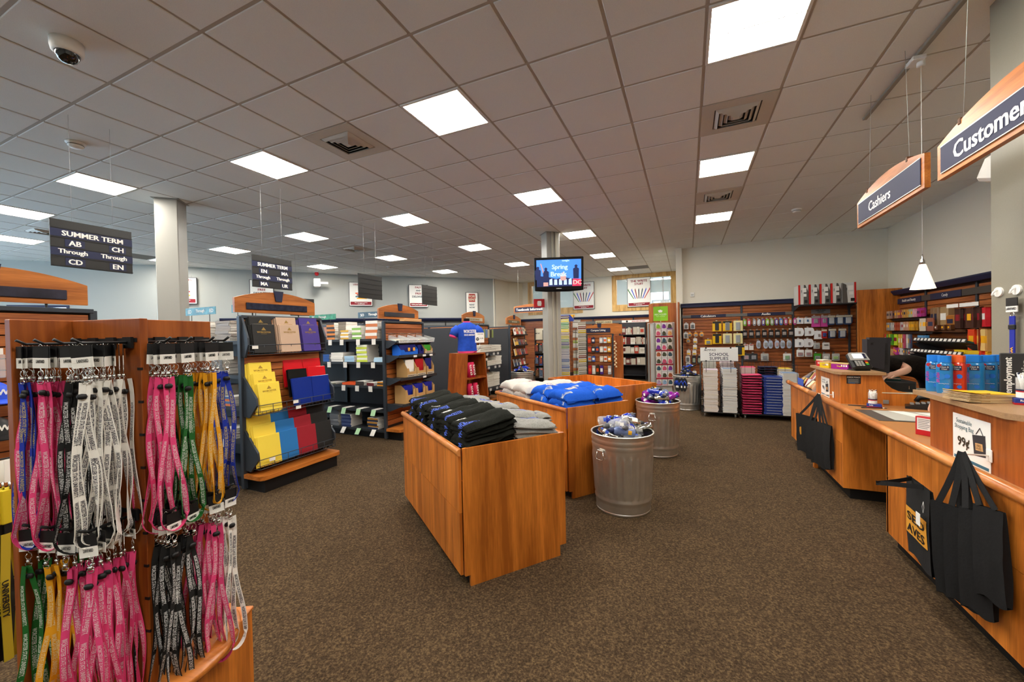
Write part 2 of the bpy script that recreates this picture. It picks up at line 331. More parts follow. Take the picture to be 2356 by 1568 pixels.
# ================================================================ CEILING FIXTURES AND HANGING SIGNS
t0 = thing('ceiling_light', 'x', 'ceiling light')
b = MB(); h = .297
b.box(-h, h, -h, -h+.02, -.012, .03).box(-h, h, h-.02, h, -.012, .03).box(-h, -h+.02, -h+.02, h-.02, -.012, .03).box(h-.02, h, -h+.02, h-.02, -.012, .03)
b.build('frame', WHITE, t0)
for y0, y1 in ((-.277, -.004), (.004, .277)): MB().box(-.277, .277, y0, y1, -.008, 0).build('lens', LAMP, t0)
MB().box(-.277, .277, -.004, .004, -.011, 0).build('lens_bar', WHITE, t0)
COLS = {0: 'the row over the checkout', -4: 'the row over the folded clothes tables', -8: 'the row over the gondola ends', -12: 'the row over the left column', -16: 'the row over the textbook aisles', -20: 'the row beside the left wall'}
cnt = {}
for k, (i, j) in enumerate(sorted(LIGHTS, key=lambda q: (q[0], q[1]))):
    n = cnt.get(i, 0); cnt[i] = n+1
    lab = 'recessed square ceiling light, %s from the front in %s' % (ORD[n], COLS[i])
    o = t0 if k == 0 else dup(t0)
    o.location = (GX+(i+.5)*TS, GY+(j+.5)*TS, CEIL-.001); o['label'] = lab; o['group'] = 'recessed ceiling lights'
VM = m_('vent_metal', 'd2cabc', .5)
v0 = thing('ceiling_vent', 'x', 'vent')
MB().box(-.3, .3, -.3, -.19, -.008, .0).box(-.3, .3, .19, .3, -.008, 0).box(-.3, -.19, -.19, .19, -.008, 0).box(.19, .3, -.19, .19, -.008, 0).build('frame', VM, v0)
MB().box(-.19, .19, -.19, .19, 0, .008).build('duct', KICK, v0)
for q in (.18, .14, .1, .06):
    b = MB()
    for s in (-1, 1):
        for M in (Matrix(), Matrix.Rotation(math.pi/2, 4, 'Z')):
            b.add([(-q, s*q, -.004), (q, s*q, -.004), (q-.028, s*(q-.028), -.028), (-q+.028, s*(q-.028), -.028), (-q, s*q, -.001), (q, s*q, -.001), (q-.028, s*(q-.028), -.025), (-q+.028, s*(q-.028), -.025)],
                  [(0, 1, 2, 3), (7, 6, 5, 4), (3, 2, 6, 7), (0, 4, 5, 1), (0, 3, 7, 4), (1, 5, 6, 2)], 0, False, M)
    b.build('louvre', VM, v0)
MB().bbox(-.03, .03, -.03, .03, -.03, -.02, .003).build('louvre', VM, v0)
for k, (i, j) in enumerate(VENTS):
    o = v0 if k == 0 else dup(v0); o.location = (GX+(i+.5)*TS, GY+(j+.5)*TS, CEIL-.001); o['group'] = 'square ceiling vents'
    o['label'] = ['square ceiling vent between the two left near lights', 'large square ceiling vent above the checkout, nearest of its row', 'small looking ceiling vent between the two far checkout lights', 'square ceiling vent above the blank black signs', 'square ceiling vent behind the near hanging term sign'][k]
for k, (i, j) in enumerate(GREYS): MB().bbox(-.3, .3, -.3, .3, -.006, .004).build('ceiling_return', m_('return_grey', '6e6a64', .6), loc=(GX+(i+.5)*TS, GY+(j+.5)*TS, CEIL), label=['flat grey return panel in the ceiling by the interior windows', 'flat dark return panel in the ceiling behind the left column'][k], cat='vent')
t = thing('security_camera', 'white dome security camera on the ceiling at upper left', 'camera', (-3.8, 1.26, CEIL-.007))
MB().lathe([(.0, 0), (.083, 0), (.083, -.05), (.078, -.075), (.066, -.082), (0, -.082)], 24, cap=False).build('base', WHITE, t)
MB().lathe([(.064, -.08), (.06, -.1), (.046, -.125), (.025, -.14), (0, -.145)], 24, cap=False).build('dome', m_('dome_glass', '0c0e10', .06, coat=1), t)
for k, (x, y) in enumerate(((-5.62, 1.9), (1.72, 8.13), (-7.74, 8.9))):
    t = thing('smoke_detector', ['round white smoke detector near the dome camera', 'round white smoke detector above the checkout end', 'round white smoke detector far over the textbook aisles'][k], 'smoke detector', (x, y, CEIL-.007))
    MB().lathe([(0, 0), (.075, 0), (.075, -.015), (.06, -.022), (.06, -.04), (.045, -.055), (0, -.057)], 20, cap=False).build('base', WHITE, t)
    MB().lathe([(.061, -.026), (.063, -.03), (.061, -.036)], 20, cap=False).build('slot_ring', GREY, t)
for k, (x, y, z) in enumerate(((-10.1, 8.12, 3.2),)):
    t = thing('wall_speaker', 'white box speaker on the left wall under the red alarm lamp', 'speaker', (x, y+.35, z-.12))
    M = Matrix.Rotation(math.radians(-40), 4, 'Z'); MB().bbox(-.15, .15, -.09, .09, 0, .24, .015, 0, M).build('cabinet', WHITE, t); MB().box(-.03, .03, .08, .3, .1, .16, 0, M).build('bracket', WHITE, t); MB().box(-.13, .13, -.095, -.09, .02, .22, 0, M).build('grille', LGREY, t)
    t = thing('alarm_lamp', 'small red alarm lamp high on the left wall above the speaker', 'alarm', (x-.02, y+.36, CEIL-.13)); MB().lathe([(.02, 0), (.05, .02), (.06, .06), (.05, .1), (0, .1)], 12, cap=False).build('lamp', RED, t); MB().bbox(-.09, .09, -.03, .03, .1, .122).build('base', WHITE, t)
t = thing('ceiling_speaker', 'white speaker on a bracket high beside the wall pier', 'speaker', (1.93, 3.75, 2.53))
M = Matrix.Rotation(.6, 4, 'Z') @ Matrix.Rotation(.35, 4, 'X'); MB().bbox(-.1, .1, -.08, .07, -.07, .09, .02, 0, M).build('cabinet', WHITE, t); MB().box(-.085, .085, -.084, -.08, -.055, .075, 0, M).build('grille', LGREY, t); MB().tube([(0, .05, 0), (.06, 0, .08), (.1, -.13, .08)], .018, 8).build('bracket', WHITE, t)
# track light with the pendant
t = thing('light_track', 'long white light track on the ceiling above the checkout', 'light track', (1.6, 3.2, CEIL-.034))
MB().bbox(-.018, .018, -1.6, 1.74, 0, .026).build('track', m_('track_grey', '9a9488', .5), t); MB().bbox(-.04, .04, .74, .86, -.03, 0).build('power_feed', WHITE, t)
t = thing('pendant_lamp', 'white glass cone pendant lamp hanging above the checkout', 'pendant lamp', (1.63, 4.0, 1.79))
PEND = mat('pendant_glass', (1, .88, .70), .5, emit=.3)
MB().lathe([(.072, 0), (.07, .006), (.022, .175), (.018, .185)], 24, cap=False).build('shade', PEND, t); MB().lathe([(.019, .18), (.014, .215), (.005, .23), (.003, .26)], 12).build('socket_cap', CHROME, t)
MB().cyl((0, 0, .25), (0, 0, CEIL-.034-1.79-.02), .0022, 6).build('cord', WHITE, t); MB().lathe([(0, 0), (.025, .0), (.025, .06), (0, .06)], 12, (0, 0, CEIL-.034-1.79-.06)).build('track_adapter', WHITE, t)
MB().lathe([(0, .04), (.02, .05), (.022, .07), (.012, .09), (0, .095)], 12, cap=False).build('bulb', mat('bulb_glow', (1, .85, .62), .4, emit=30), t)
# wooden hanging signs along the checkout (boards run along Y, read from -X)
def hang_board(name, label, X, y0, y1, z0, zs, zm, word, wy, wires, curl=False):
    t = thing(name, label, 'sign', (X, (y0+y1)/2, z0)); L_ = (y1-y0)/2; n = 14
    top = [(L_*(1-2*i/n), zs-z0+(zm-zs)*(1-(1-2*i/n)**2)) for i in range(n+1)]
    MB().prism([(-L_, 0), (L_, 0)]+top, -.016, .016, 'x').build('board', WHY, t)
    MB().box(-.022, -.0165, -L_*.93, L_*.93, .035, zs-z0-.02).build('sign_plate', NAVY2, t)
    for z in (.03, zs-z0-.017): MB().box(-.023, -.0165, -L_*.93, L_*.93, z-.003, z+.003).build('plate_edge', ALU, t)
    text(t, word, (-.022, wy, (.035+zs-z0-.02)/2), (0, -1, 0), (0, 0, 1), .085 if 'Cash' in word else .095, WHITE)
    for y in wires:
        MB().cyl((0, y, zs-z0+(zm-zs)*(1-(y/L_)**2)), (0, y*.85, CEIL-z0), .0016, 5).build('wire', LGREY, t); MB().bbox(-.02, .02, y-.012, y+.012, zs-z0+(zm-zs)*(1-(y/L_)**2)-.02, zs-z0+(zm-zs)*(1-(y/L_)**2)+.015, .003).build('hook', BROWN, t)
    return t
hang_board('hanging_sign', 'wooden sign reading Cashiers hung on wires over the checkout', 1.5, 3.61, 4.77, 2.446, 2.68, 2.76, 'Cashiers', .1, (-.345, .355))
hang_board('hanging_sign', 'wooden sign reading Customer Service hung over the near counter', 1.42, 2.0, 3.27, 2.386, 2.59, 2.69, 'Customer Service', -.02, (-.4, .42))
# black term signs hung between the gondolas (face +X)
def term_sign(label, X, y0, y1, z0=2.19, z1=2.6, rows=None, rz=0):
    t = thing('hanging_sign', label, 'sign', (X, (y0+y1)/2, z0), rz); w_ = (y1-y0)/2; H = z1-z0
    MB().bbox(-.006, .006, -w_, w_, 0, H, .002).build('board', m_('sign_black', '1c1b1a', .35), t)
    for k in range(5): z = H*(.02+.2*k); MB().box(.006, .011, -w_, w_, z-.004, z+.004).build('slot_rail', BLACK, t)
    for s in (-1, 1): MB().cyl((0, s*w_*.5, H), (0, s*w_*.5, CEIL-z0), .0012, 4).build('wire', LGREY, t)
    if rows:
        a, b_, c, d = rows
        def plate(y0, y1, k, s, h=.045):
            MB().box(.0065, .0095, y0, y1, H*(.04+.2*k), H*(.2+.2*k)).build('name_plate', NAVY, t)
            text(t, s, (.0095, (y0+y1)/2, H*(.12+.2*k)), (0, 1, 0), (0, 0, 1), h, WHITE)
        plate(-w_, w_, 3, 'SUMMER TERM'); plate(-w_*.68, -w_*.22, 2, a); plate(w_*.38, w_*.82, 2, b_, .045)
        plate(-w_, 0, 1, 'Through', .05); plate(0, w_, 1, 'Through', .05); plate(-w_*.68, -w_*.22, 0, c); plate(w_*.38, w_*.82, 0, d)
term_sign('black hanging sign reading SUMMER TERM, AB Through CD', -5, 1.51, 2.06, rows=('AB', 'CH', 'CD', 'EN'))
term_sign('black hanging sign reading SUMMER TERM, EN Through MA', -5, 3.235, 3.783, rows=('EN', 'MA', 'MA', 'UR'))
term_sign('blank black hanging sign in front of the used books poster', -5, 4.992, 5.551); term_sign('blank black hanging sign in front of the free delivery poster', -5, 6.723, 7.255)
term_sign('blank black hanging sign low behind the folder gondola arch', -8.35, 6.3, 6.85, 2.08, 2.49, None, -.25)
# posters high on the left wall
def poster(label, p, q, z0, z1, rows, bar, d=.06, art=None, name='poster'):
    c = (V(p)+V(q))/2; M = frame((c.x, c.y, z0), V((q[0]-p[0], q[1]-p[1], 0))); t = thing(name, label, 'poster', M=M); w_ = (V(q)-V(p)).length/2; H = z1-z0
    MB().bbox(-w_, w_, d-.02, d, 0, H, .003).build('frame', CHAR, t); MB().box(-w_+.015, w_-.015, d, d+.003, .015, H-.015).build('print', WHITE, t)
    for s in (-1, 1): MB().cyl((s*w_*.6, d-.01, H), (s*w_*.6, d-.03, H+.05), .004, 5).build('hook', GREY, t)
    R_, U_ = (-1, 0, 0), (0, 0, 1)
    for s, z, h_, m in rows: text(t, s, (0, d+.003, z*H), R_, U_, h_*H, m, wmax=w_*1.7)
    if bar: MB().box(-w_+.04, w_-.04, d+.003, d+.006, .04, .14).build('print_bar', MAROON, t); text(t, bar, (0, d+.006, .09), R_, U_, .06, WHITE, wmax=w_*1.5)
    if art: art(t, w_, H, d)
    return t
def stack_art(t, w_, H, d):
    for k, m in enumerate((YEL, TEAL, MAROON, ORANGE)): MB().box(-w_*.5+.03*(k % 2), w_*.35+.04*(k % 2), d+.003, d+.006, H*(.3+.07*k), H*(.35+.07*k)).build('print_book', m, t)
DT = m_('ink_teal', '2e4a52', .6)
FD = [('FAST', .88, .09, MAROON), ('AND', .74, .07, DT), ('FREE', .61, .09, MAROON), ('DELIVERY', .47, .09, DT)]
poster('framed poster with a stack of used books behind a blank black sign', (-9.28, 9.87, 0), (-9.79, 9.39, 0), 2.55, 3.31, [('USED BOOKS', .9, .07, MAROON)], 'Shop the biggest selection\nof used books', art=stack_art)
poster('framed poster reading FAST AND FREE DELIVERY at the far left wall', (-8.0, 11.08, 0), (-8.46, 10.65, 0), 2.52, 3.27, FD, 'Order your books online')
poster('framed poster reading AND FREE behind the second term sign', (-11.08, 7.8, 0), (-11.46, 7.34, 0), 2.54, 3.27, FD, 'Order your books online')
poster('framed poster ending in AVES beside the left column', (-12.2, 6.4, 0), (-12.55, 5.92, 0), 2.54, 3.26, [('USED SAVES', .9, .07, MAROON)], 'the biggest selection\nof used books', art=stack_art)
def rent_art(t, w_, H, d):
    MB().prism([(-.5*w_, .55*H), (.5*w_, .55*H), (.62*w_, .75*H), (.5*w_, .93*H), (-.5*w_, .93*H), (-.62*w_, .75*H)], d+.003, d+.006, 'y').build('print_badge', m_('badge_red', 'b8423a', .6), t)
    text(t, 'FOR\nRENT', (0, d+.006, .74*H), (-1, 0, 0), (0, 0, 1), .26*H, CREAM)
poster('cream FOR RENT poster above the far notebook gondola', (-6.75, 12.27, 0), (-7.06, 11.97, 0), 2.3, 3.05, [('RENT', .42, .07, DT), ('NOW', .3, .07, DT)], None, art=rent_art)
def pens(t, w_, H, d):
    for k in range(7):
        a = (k-3)*.14; m = (GREEN, BLUE, MAROON, NAVY, DT, BLUE, RED)[k]; x = (3-k)*w_*.2
        MB().prism([(x*.75-.012, .28*H), (x*.75+.012, .28*H), (x*1.5+.02, .58*H), (x*1.5, .64*H), (x*1.5-.014, .58*H)], d+.003, d+.006, 'y').build('print_pen', m, t)
WS = [('THE WRITE', .88, .075, MAROON), ('STUFF', .78, .075, MAROON)]
poster('white THE WRITE STUFF poster hung in the right interior window', (-1.12, 14.3, 0), (-1.9, 14.3, 0), 2.41, 3.42, WS, 'Get everything you need\nfor class here', art=pens)
poster('white THE WRITE STUFF poster beside the television', (-3.05, 14.3, 0), (-3.83, 14.3, 0), 2.41, 3.4, WS, 'Get everything you need\nfor class here', art=pens)
# television on the far column
pc = V((-2.20, 7.18, 2.645)); n_ = (V((0, 0, 1.5))-pc); n_.z = 0; n_ = (n_.normalized()+V((0.05, 0, -.16))).normalized(); x_ = (-n_).cross(Z0).normalized(); up_ = x_.cross(-n_).normalized()
y_ = -n_
TVM = Matrix(((x_.x, y_.x, up_.x, pc.x), (x_.y, y_.y, up_.y, pc.y), (x_.z, y_.z, up_.z, pc.z), (0, 0, 0, 1)))
t = thing('television', 'black flat screen television showing a concert on the far column', 'television', M=TVM)
MB().bbox(-.46, .46, -.03, .05, -.31, .31, .012).prism([(-.44, -.31), (-.2, -.33), (.2, -.33), (.44, -.31)], -.028, .02, 'y').build('body', m_('tv_black', '0a0a0b', .25), t)
SCR = mat('screen_blue', (.05, .2, .8), .4, emit=.33); SC2 = mat('screen_dark', (.012, .02, .08), .4, emit=.2); SC3 = mat('screen_pale', (.4, .58, .95), .4, emit=.3); SC4 = mat('screen_red', (.5, .03, .08), .4, emit=.3); SC5 = mat('screen_skin', (.5, .28, .25), .4, emit=.22)
MB().box(-.415, .415, -.034, -.03, -.23, .265).build('screen', SCR, t); MB().box(-.05, .05, -.034, -.03, -.275, -.262).build('logo', LGREY, t)
MB().tube([(.1, .05, 0), (-.05, .2, .0), (-.2, .4, -.05)], .03, 6).build('bracket', CHAR, t)
def pic(poly, m, y=-.0345): MB().prism(poly, y-.0008, y, 'y').build('screen_picture', m, t)
pic([(-.415, -.23), (.3, -.23), (.3, -.1), (.1, -.06), (-.05, -.09), (-.2, -.05), (-.415, -.02)], SC2)
def fig(x, z, h, m=SC2, arm=0):
    pic([(x-.05, z), (x+.05, z), (x+.055, z+h*.7), (x+.02, z+h*.78), (x+.03, z+h*.92), (x, z+h), (x-.03, z+h*.92), (x-.02, z+h*.78), (x-.055, z+h*.7)], m, -.0356)
    if arm: pic([(x-.055, z+h*.6), (x-.04, z+h*.7), (x-.085, z+h*1.25), (x-.105, z+h*1.25)], SC5, -.0366)
fig(-.24, -.15, .28, arm=1); pic([(-.29, -.22), (-.2, -.22), (-.2, -.15), (-.29, -.15)], SC5, -.0366); fig(.32, -.09, .26); fig(-.39, -.1, .25); fig(.08, -.12, .15, SC5)
pic([(.25, -.23), (.415, -.23), (.415, -.1), (.26, -.09)], SC4, -.0366)
text(t, 'Spring', (.02, -.0356, .12), (1, 0, 0), (0, 0, 1), .11, SC3); text(t, 'Break', (.0, -.0356, .0), (1, 0, 0), (0, 0, 1), .09, SC3); text(t, 'tonight', (.13, -.0356, .24), (1, 0, 0), (0, 0, 1), .045, SC3); text(t, 'DC', (.345, -.0375, -.16), (1, 0, 0), (0, 0, 1), .08, WHITE)
for k in range(5): pic([(-.18+.09*k, -.2), (-.12+.09*k, -.2), (-.125+.09*k, -.08-.02*(k % 2)), (-.175+.09*k, -.1)], SC3, -.0352)
# conduits and the pull station on the far column
t = bpy.data.objects['column.001']
for x in (-.03, .05): MB().box(x-.014, x+.014, -.165, -.14, .2, CEIL-.01).build('conduit', m_('conduit_grey', 'a9a494', .45), t)
t = thing('alarm_sign', 'red and white extinguisher sign sticking out of the far column', 'sign', (-2.72, 7.5, 2.06)); M = Matrix.Rotation(.55, 4, 'Z')
MB().bbox(-.11, .11, -.008, .008, 0, .17, .002, 0, M).build('plate', RED, t); MB().prism([(-.03, .03), (.04, .03), (.05, .08), (.04, .13), (-.03, .13), (-.04, .08)], -.011, -.008, 'y', 0, M).build('print_symbol', WHITE, t)
# ================================================================ GONDOLAS
XE = -4.08
def arch_header(t, lx, cy, half, z0, zs, zt, plate_m, word=None, wm=None, th=.03, plate=(.76, .07), rods=True):
    # arched wooden header board facing +X (local coords of t)
    n = 16; top = [(cy+half*(1-2*i/n), zs+(zt-zs)*(1-(1-2*i/n)**2)) for i in range(n+1)]
    o = MB().prism([(cy-half, z0), (cy+half, z0)]+top, lx, lx+th, 'x').build('header_board', WHY, t)
    pw = half*plate[0]; MB().bbox(lx+th, lx+th+.012, cy-pw, cy+pw, z0+.035, z0+.035+plate[1], .003).build('plaque', plate_m, o)
    MB().prism([(cy-.035, zt-.1), (cy+.035, zt-.1), (cy+.055, zt+.015), (cy-.055, zt+.015)], lx+th, lx+th+.014, 'x').build('keystone', NAVY, o)
    if rods:
        for s in (-.6, .55): MB().cyl((lx+.015, cy+s*half, z0-.06), (lx+.015, cy+s*half, z0+.01), .007, 6).build('rod', BLACK, o)
    if word: text(o, word, (lx+th+.012, cy, z0+.035+plate[1]/2), (0, 1, 0), (0, 0, 1), plate[1]*.5, wm, wmax=pw*1.6)
    return o
def gondola(label, y0, y1, run, shelves=(), side='shelves', H=1.755, plate=NAVY2, word=None, wm=None, slats=True, deck=True, zt=2.035):
    cy = (y0+y1)/2; w = (y1-y0)/2; t = thing('gondola_shelf', label, 'shelving', (XE, cy, 0))
    for s in (-1, 1): MB().bbox(-.045, 0, s*w-.02, s*w+.02, .02, H, .003).build('post', STEEL, t)
    MB().bbox(-.05, .005, -w, w, H-.02, H+.012, .003).build('top_cap', STEEL, t)
    MB().box(-.05, -.03, -w+.02, w-.02, .12, H-.02).build('end_backing', DKBR, t)
    if slats:
        n = 20; me = MB().bbox(-.03, -.012, -w+.025, w-.025, 0, .0695, .003).mesh('slat', SLATM)
        for k in range(n): o = link('slat', me, t); o.location = (0, 0, .205+k*.0762)
    MB().box(-run, -.05, -.02, .02, .1, H-.03).build('spine', DKBR, t)
    MB().box(-run, -.05, -.026, .026, H-.25, H-.03).build('fascia_board', WH, t)
    MB().bbox(-run, -.05, -.03, .03, H-.03, H, .004).build('spine_cap', STEEL, t)
    MB().box(-run, -.05, -w+.06, w-.06, 0, .1).build('kick_plate', KICK, t)
    for x in (-1.25, -2.5): MB().box(x-.025, x+.025, -.045, .045, .1, H-.03).build('upright', BLACK, t)
    for s, zz in ((-1, shelves), (1, shelves)):
        if side == 'panel': MB().bbox(-run, -.05, s*w-.012, s*w+.012, .1, H-.06, .003).build('side_panel', m_('side_charcoal', '35363a', .6), t); continue
        for z in zz: MB().box(-run, -.05, min(s*w, s*.03), max(s*w, s*.03), z-.03, z).box(-run, -.05, s*w-.004, s*w+.004, z-.034, z+.002).build('shelf', m_('shelf_dark', '2c2f33', .5), t)
    if deck:
        r = .06; pts = [(0, -w-.02), (.27-r, -w-.02)]+[(.27-r+r*math.sin(a), -w-.02+r-r*math.cos(a)) for a in (.5, 1.05, 1.57)]+[(.27-r+r*math.cos(a), w+.02-r+r*math.sin(a)) for a in (0, .5, 1.05, 1.57)]+[(0, w+.02)]
        MB().prism(pts, .13, .17).build('end_deck', WHY, t); MB().box(-.05, .24, -w+.03, w-.03, 0, .13).build('deck_plinth', KICK, t)
    arch_header(t, -.13, 0, .47, 1.80, 1.95, zt, plate, word, wm)
    return t
SH2 = (1.507, 1.159, .837, .499, .167)
g1 = gondola('near left cherry gondola with slatwall end behind the lanyard spinner', .515, 1.445, 3.2, SH2, plate=m_('plaque_pattern', '2b2a38', .3, noise_s=7, noise_a=.6))
g2 = gondola('gondola whose slatwall end carries wire baskets of folders', 2.52, 3.46, 3.4, SH2, plate=m_('plaque_scuffed', '23283c', .25, noise_s=22, noise_a=.35))
g3 = gondola('gondola with pens and boxed folders on its end shelves', 4.57, 5.50, 3.4, (1.50, 1.15, .79, .43, .135), plate=m_('plaque_grey', '3c3d42', .3))
g4 = gondola('gondola with stacked notebooks on its end shelves', 6.94, 7.92, 3.4, (), 'panel', plate=m_('plaque_cream', 'cfc6b2', .5), word='SHOP SUSTAINABLE', wm=GOLD)
g5 = gondola('far gondola with face-out paperbacks on its slatwall end', 9.08, 10.05, 3.4, (), 'panel', plate=m_('plaque_olive', '6c6248', .5), word='NEW RELEASES', wm=CREAM)
# ---- shelf edge ticket cards and sign toppers
def ticket(parent, x, y, z, m=PAPER, w_=.075, h_=.085, tilt=0):
    M = Matrix.Translation((x, y, z)) @ Matrix.Rotation(tilt, 4, 'X'); MB().box(-w_/2, w_/2, -.004, -.002, -h_, .0, 0, M).build('ticket', m, parent)
for g, zz, xs in ((g2, SH2, (-.32, -.62, -.92)), (g3, (1.50, 1.15), (-.22, -.52, -.82, -1.12)), (g3, (.79,), (-.3, -.58, -.88, -1.15))):
    w = .47
    for z in zz:
        for x in xs: ticket(g, x+rnd(-.04, .04), -w-.003, z-.003, tilt=rnd(-.06, .05))
for k, x in enumerate((-.24, -.54, -.84, -1.14)):
    ticket(g3, x, -.473, .43, LMINT, .085, .09, -.35); MB().box(x-.05, x+.05, -.47, -.3, .431, .433).build('flyer', PAPER, g3)
    ticket(g3, x, -.476, .135, (PAPER, LMINT, PAPER, PAPER)[k], .08, .1, -.6)
def topper(label, g, x0, x1, word3, m, ly=0, z0=1.85, z1=1.945):
    t = thing('shelf_sign', label, 'sign', (XE+(x0+x1)/2, g.location.y+ly, z0)); w = (x1-x0)/2
    MB().bbox(-w, w, -.004, .004, 0, z1-z0, .001).build('board', m, t)
    for s in (-.6, .6): MB().cyl((s*w, 0, 1.757-z0), (s*w, 0, .01), .004, 5).build('rod', BLACK, t); MB().bbox(s*w-.03, s*w+.03, -.02, .02, 1.755-z0, 1.76-z0, .001).build('foot', STEEL, t)
    for s, f in zip(word3, (-.7, 0, .75)): text(t, s, (f*w, -.004, (z1-z0)/2), (1, 0, 0), (0, 0, 1), .05 if s == 'Through' else .045, WHITE, bold=.03)
SGN = m_('sign_slate', '40596a', .45, noise_s=9, noise_a=.3); SGG = m_('sign_leaf', '3f9470', .45, noise_s=14, noise_a=.4); SGT = m_('sign_wave', '4f8a98', .45, noise_s=12, noise_a=.45)
topper('slate shelf sign reading SO Through UR on the pens gondola', g3, -.95, -.315, ('SO', 'Through', 'UR'), SGN, -.03)
topper('green leafy shelf sign reading Through above the folder gondola', g3, -2.10, -1.46, ('PS', 'Through', ''), SGG, -.03)
topper('blue green shelf sign reading ED Through ED beside the left column', g2, -1.91, -1.27, ('ED', 'Through', 'ED'), SGT, .01); topper('blue green shelf sign half hidden by the folder gondola arch', g2, -.95, -.4, ('EN', '', ''), SGT, .01)
# ---- G2 wire baskets and folders
def basket(g, z0, zr, lx, h=.095, w=.455):
    o = MB()
    for z, r in ((z0, .004), (z0+.035, .003), (z0+h, .004)): o.tube([(.0, -w, z), (lx, -w, z), (lx, w, z), (.0, w, z)], r, 5)
    for k in range(23): y = -w+2*w*k/22; o.cyl((lx, y, z0), (lx, y, z0+.035), .0022, 4)
    for k in range(7): y = -w+2*w*k/6; o.cyl((lx, y, z0), (lx, y, z0+h), .003, 4); o.cyl((lx, y, z0), (0.01, y, z0), .003, 4)
    o.build('wire_basket', STEEL, g)
    for s in (-1, 1): MB().prism([(-.0, z0-.02), (lx*.4, z0-.03), (lx*1.0, z0+.1), (lx*.95, z0+.17), (.0, z0+.38)], s*w-.004-.012*(s < 0), s*w+.004+.012*(s > 0), 'y').build('side_plate', STEEL, g)
for z0, lx in ((1.365, .09), (.765, .2), (.225, .2)): basket(g2, z0, 0, lx)
for y, z, lx in ((-.40, 1.44, .092), (-.05, .84, .203), (-.02, .775, .203), (-.33, .3, .203)): MB().box(lx, lx+.004, y-.03, y+.03, z-.016, z+.016).build('price_label', WHITE, g2)
def folder_mesh(m, fw=.235, fh=.30): return MB().bbox(-.003, .0, -fw/2, fw/2, 0, fh, .001).box(0, .002, -fw/2+.004, fw/2-.004, .004, fh-.004, 1).bbox(.002, .005, -fw/2, fw/2, 0, fh-.003, .001).mesh('folder', [m, PAPER])
FM = {k: folder_mesh(m_('folder_'+k, c, r)) for k, c, r in (('black', '1c1b1a', .6), ('tan', 'c9ab92', .6), ('purple', '44318c', .6), ('yellow', 'f6d94a', .65), ('red', 'd8101e', .25), ('blue', '0c2c8a', .25), ('sky blue', '2274b8', .7), ('crimson', '9c1426', .7), ('matte black', '201f1e', .85), ('glossy black', '141414', .15))}
steps = []
for c, y in (('black', -.29), ('tan', .0), ('purple', .27)):
    for st, (x, z) in enumerate(((.035, 1.455), (.075, 1.375))): steps.append((c, y, x, z, .29, 'top', st, 5, True))
for st, (x, z) in enumerate(((.03, .98), (.10, .875), (.165, .775))): steps.append(('yellow', -.31, x, z, .31, 'middle', st, 5, True))
for y in (.085, .325): steps.append(('red', y, .03, .985, .3, 'middle', 0, 2, False)); steps.append(('blue', y, .165, .785, .3, 'middle', 2, 2, False))
steps += [('glossy black', .085, .10, .88, .29, 'middle', 1, 2, False), ('red', .325, .10, .89, .3, 'middle', 1, 3, False)]
for c, y in (('yellow', -.325), ('sky blue', -.1), ('crimson', .12), ('matte black', .335)):
    for st, (x, z) in enumerate(((.03, .45), (.10, .345), (.165, .24))): steps.append((c, y, x, z, .31, 'bottom', st, 4 if c == 'yellow' else 3, False))
ST = ('back', 'middle', 'front')
for c, y, x, z, fh, row, st, n, prt in steps:
    for k in range(n):
        M = Matrix.Translation((XE+x+.008*k-.012, 2.99+y-.006*(n-1-k)+rnd(-.004, .004), z-.004*(n-1-k)+.004)) @ Matrix.Rotation(math.radians(-8), 4, 'Y') @ Matrix.Rotation(rnd(-.02, .02), 4, 'X') @ Matrix.Rotation(rnd(-.03, .03), 4, 'Z')
        ys = 'left' if y < -.03 else 'right' if y > .2 else 'centre'
        o = link('folder', FM[c], None, '%s folder, %s from the front in the %s %s step of the %s basket' % (c, ORD[n-1-k], ys, ST[st], row), 'folder', 'folders in the wire baskets', M=M)
        if k == n-1 and prt:
            gm = GOLD if c != 'yellow' else m_('print_ochre', 'b08a2a', .5)
            text(o, 'WORCESTER', (.005, 0, .215), (0, 1, 0), (0, 0, 1), .018, gm); MB().prism([(-.025, .235), (.025, .235), (.0, .268)], .0052, .0062, 'x').build('crest', gm, o); MB().box(.0052, .006, -.03, .03, .196, .198).build('rule', gm, o)
# ---- books
def book_mesh(w_, d_, h_, cover, spine): 
    return MB().box(-w_/2, w_/2, -d_/2, d_/2, 0, .002).box(-w_/2, w_/2, -d_/2, d_/2, h_-.002, h_).box(-w_/2, w_/2, -d_/2-.001, -d_/2+.002, 0, h_, 1).box(-w_/2+.003, w_/2-.003, -d_/2+.003, d_/2-.004, .002, h_-.002, 2).mesh('book', [cover, spine, PAPER])
def stack(x, y, z, n, w_, d_, h_, cover, spine, desc, where, rz=0, alt=None, jit=.006):
    me = book_mesh(w_, d_, h_, cover, spine); me2 = book_mesh(w_, d_, h_, cover, alt) if alt else me; top = z
    for k in range(n):
        link('book', me if k % 2 == 0 else me2, None, '%s, %s up, %s' % (desc, ORD[k], where), 'book', 'textbooks stacked on the shelves', None, (x+rnd(-jit, jit), y+rnd(-jit, jit), top), rz+rnd(-.04, .04)); top += h_+.0008
def mm(c, r=.5): return m_('ink_'+c, c, r)
y3 = 4.57+.02; W3 = 'top side shelf of the pens gondola'
stack(-5.22, y3+.13, 1.50, 8, .17, .22, .033, PAPER, mm('e08a3c'), 'orange and black spined textbook', W3, alt=mm('40322c')); stack(-5.0, y3+.16, 1.50, 9, .16, .24, .03, PAPER, mm('8a7c68'), 'beige spined textbook', W3)
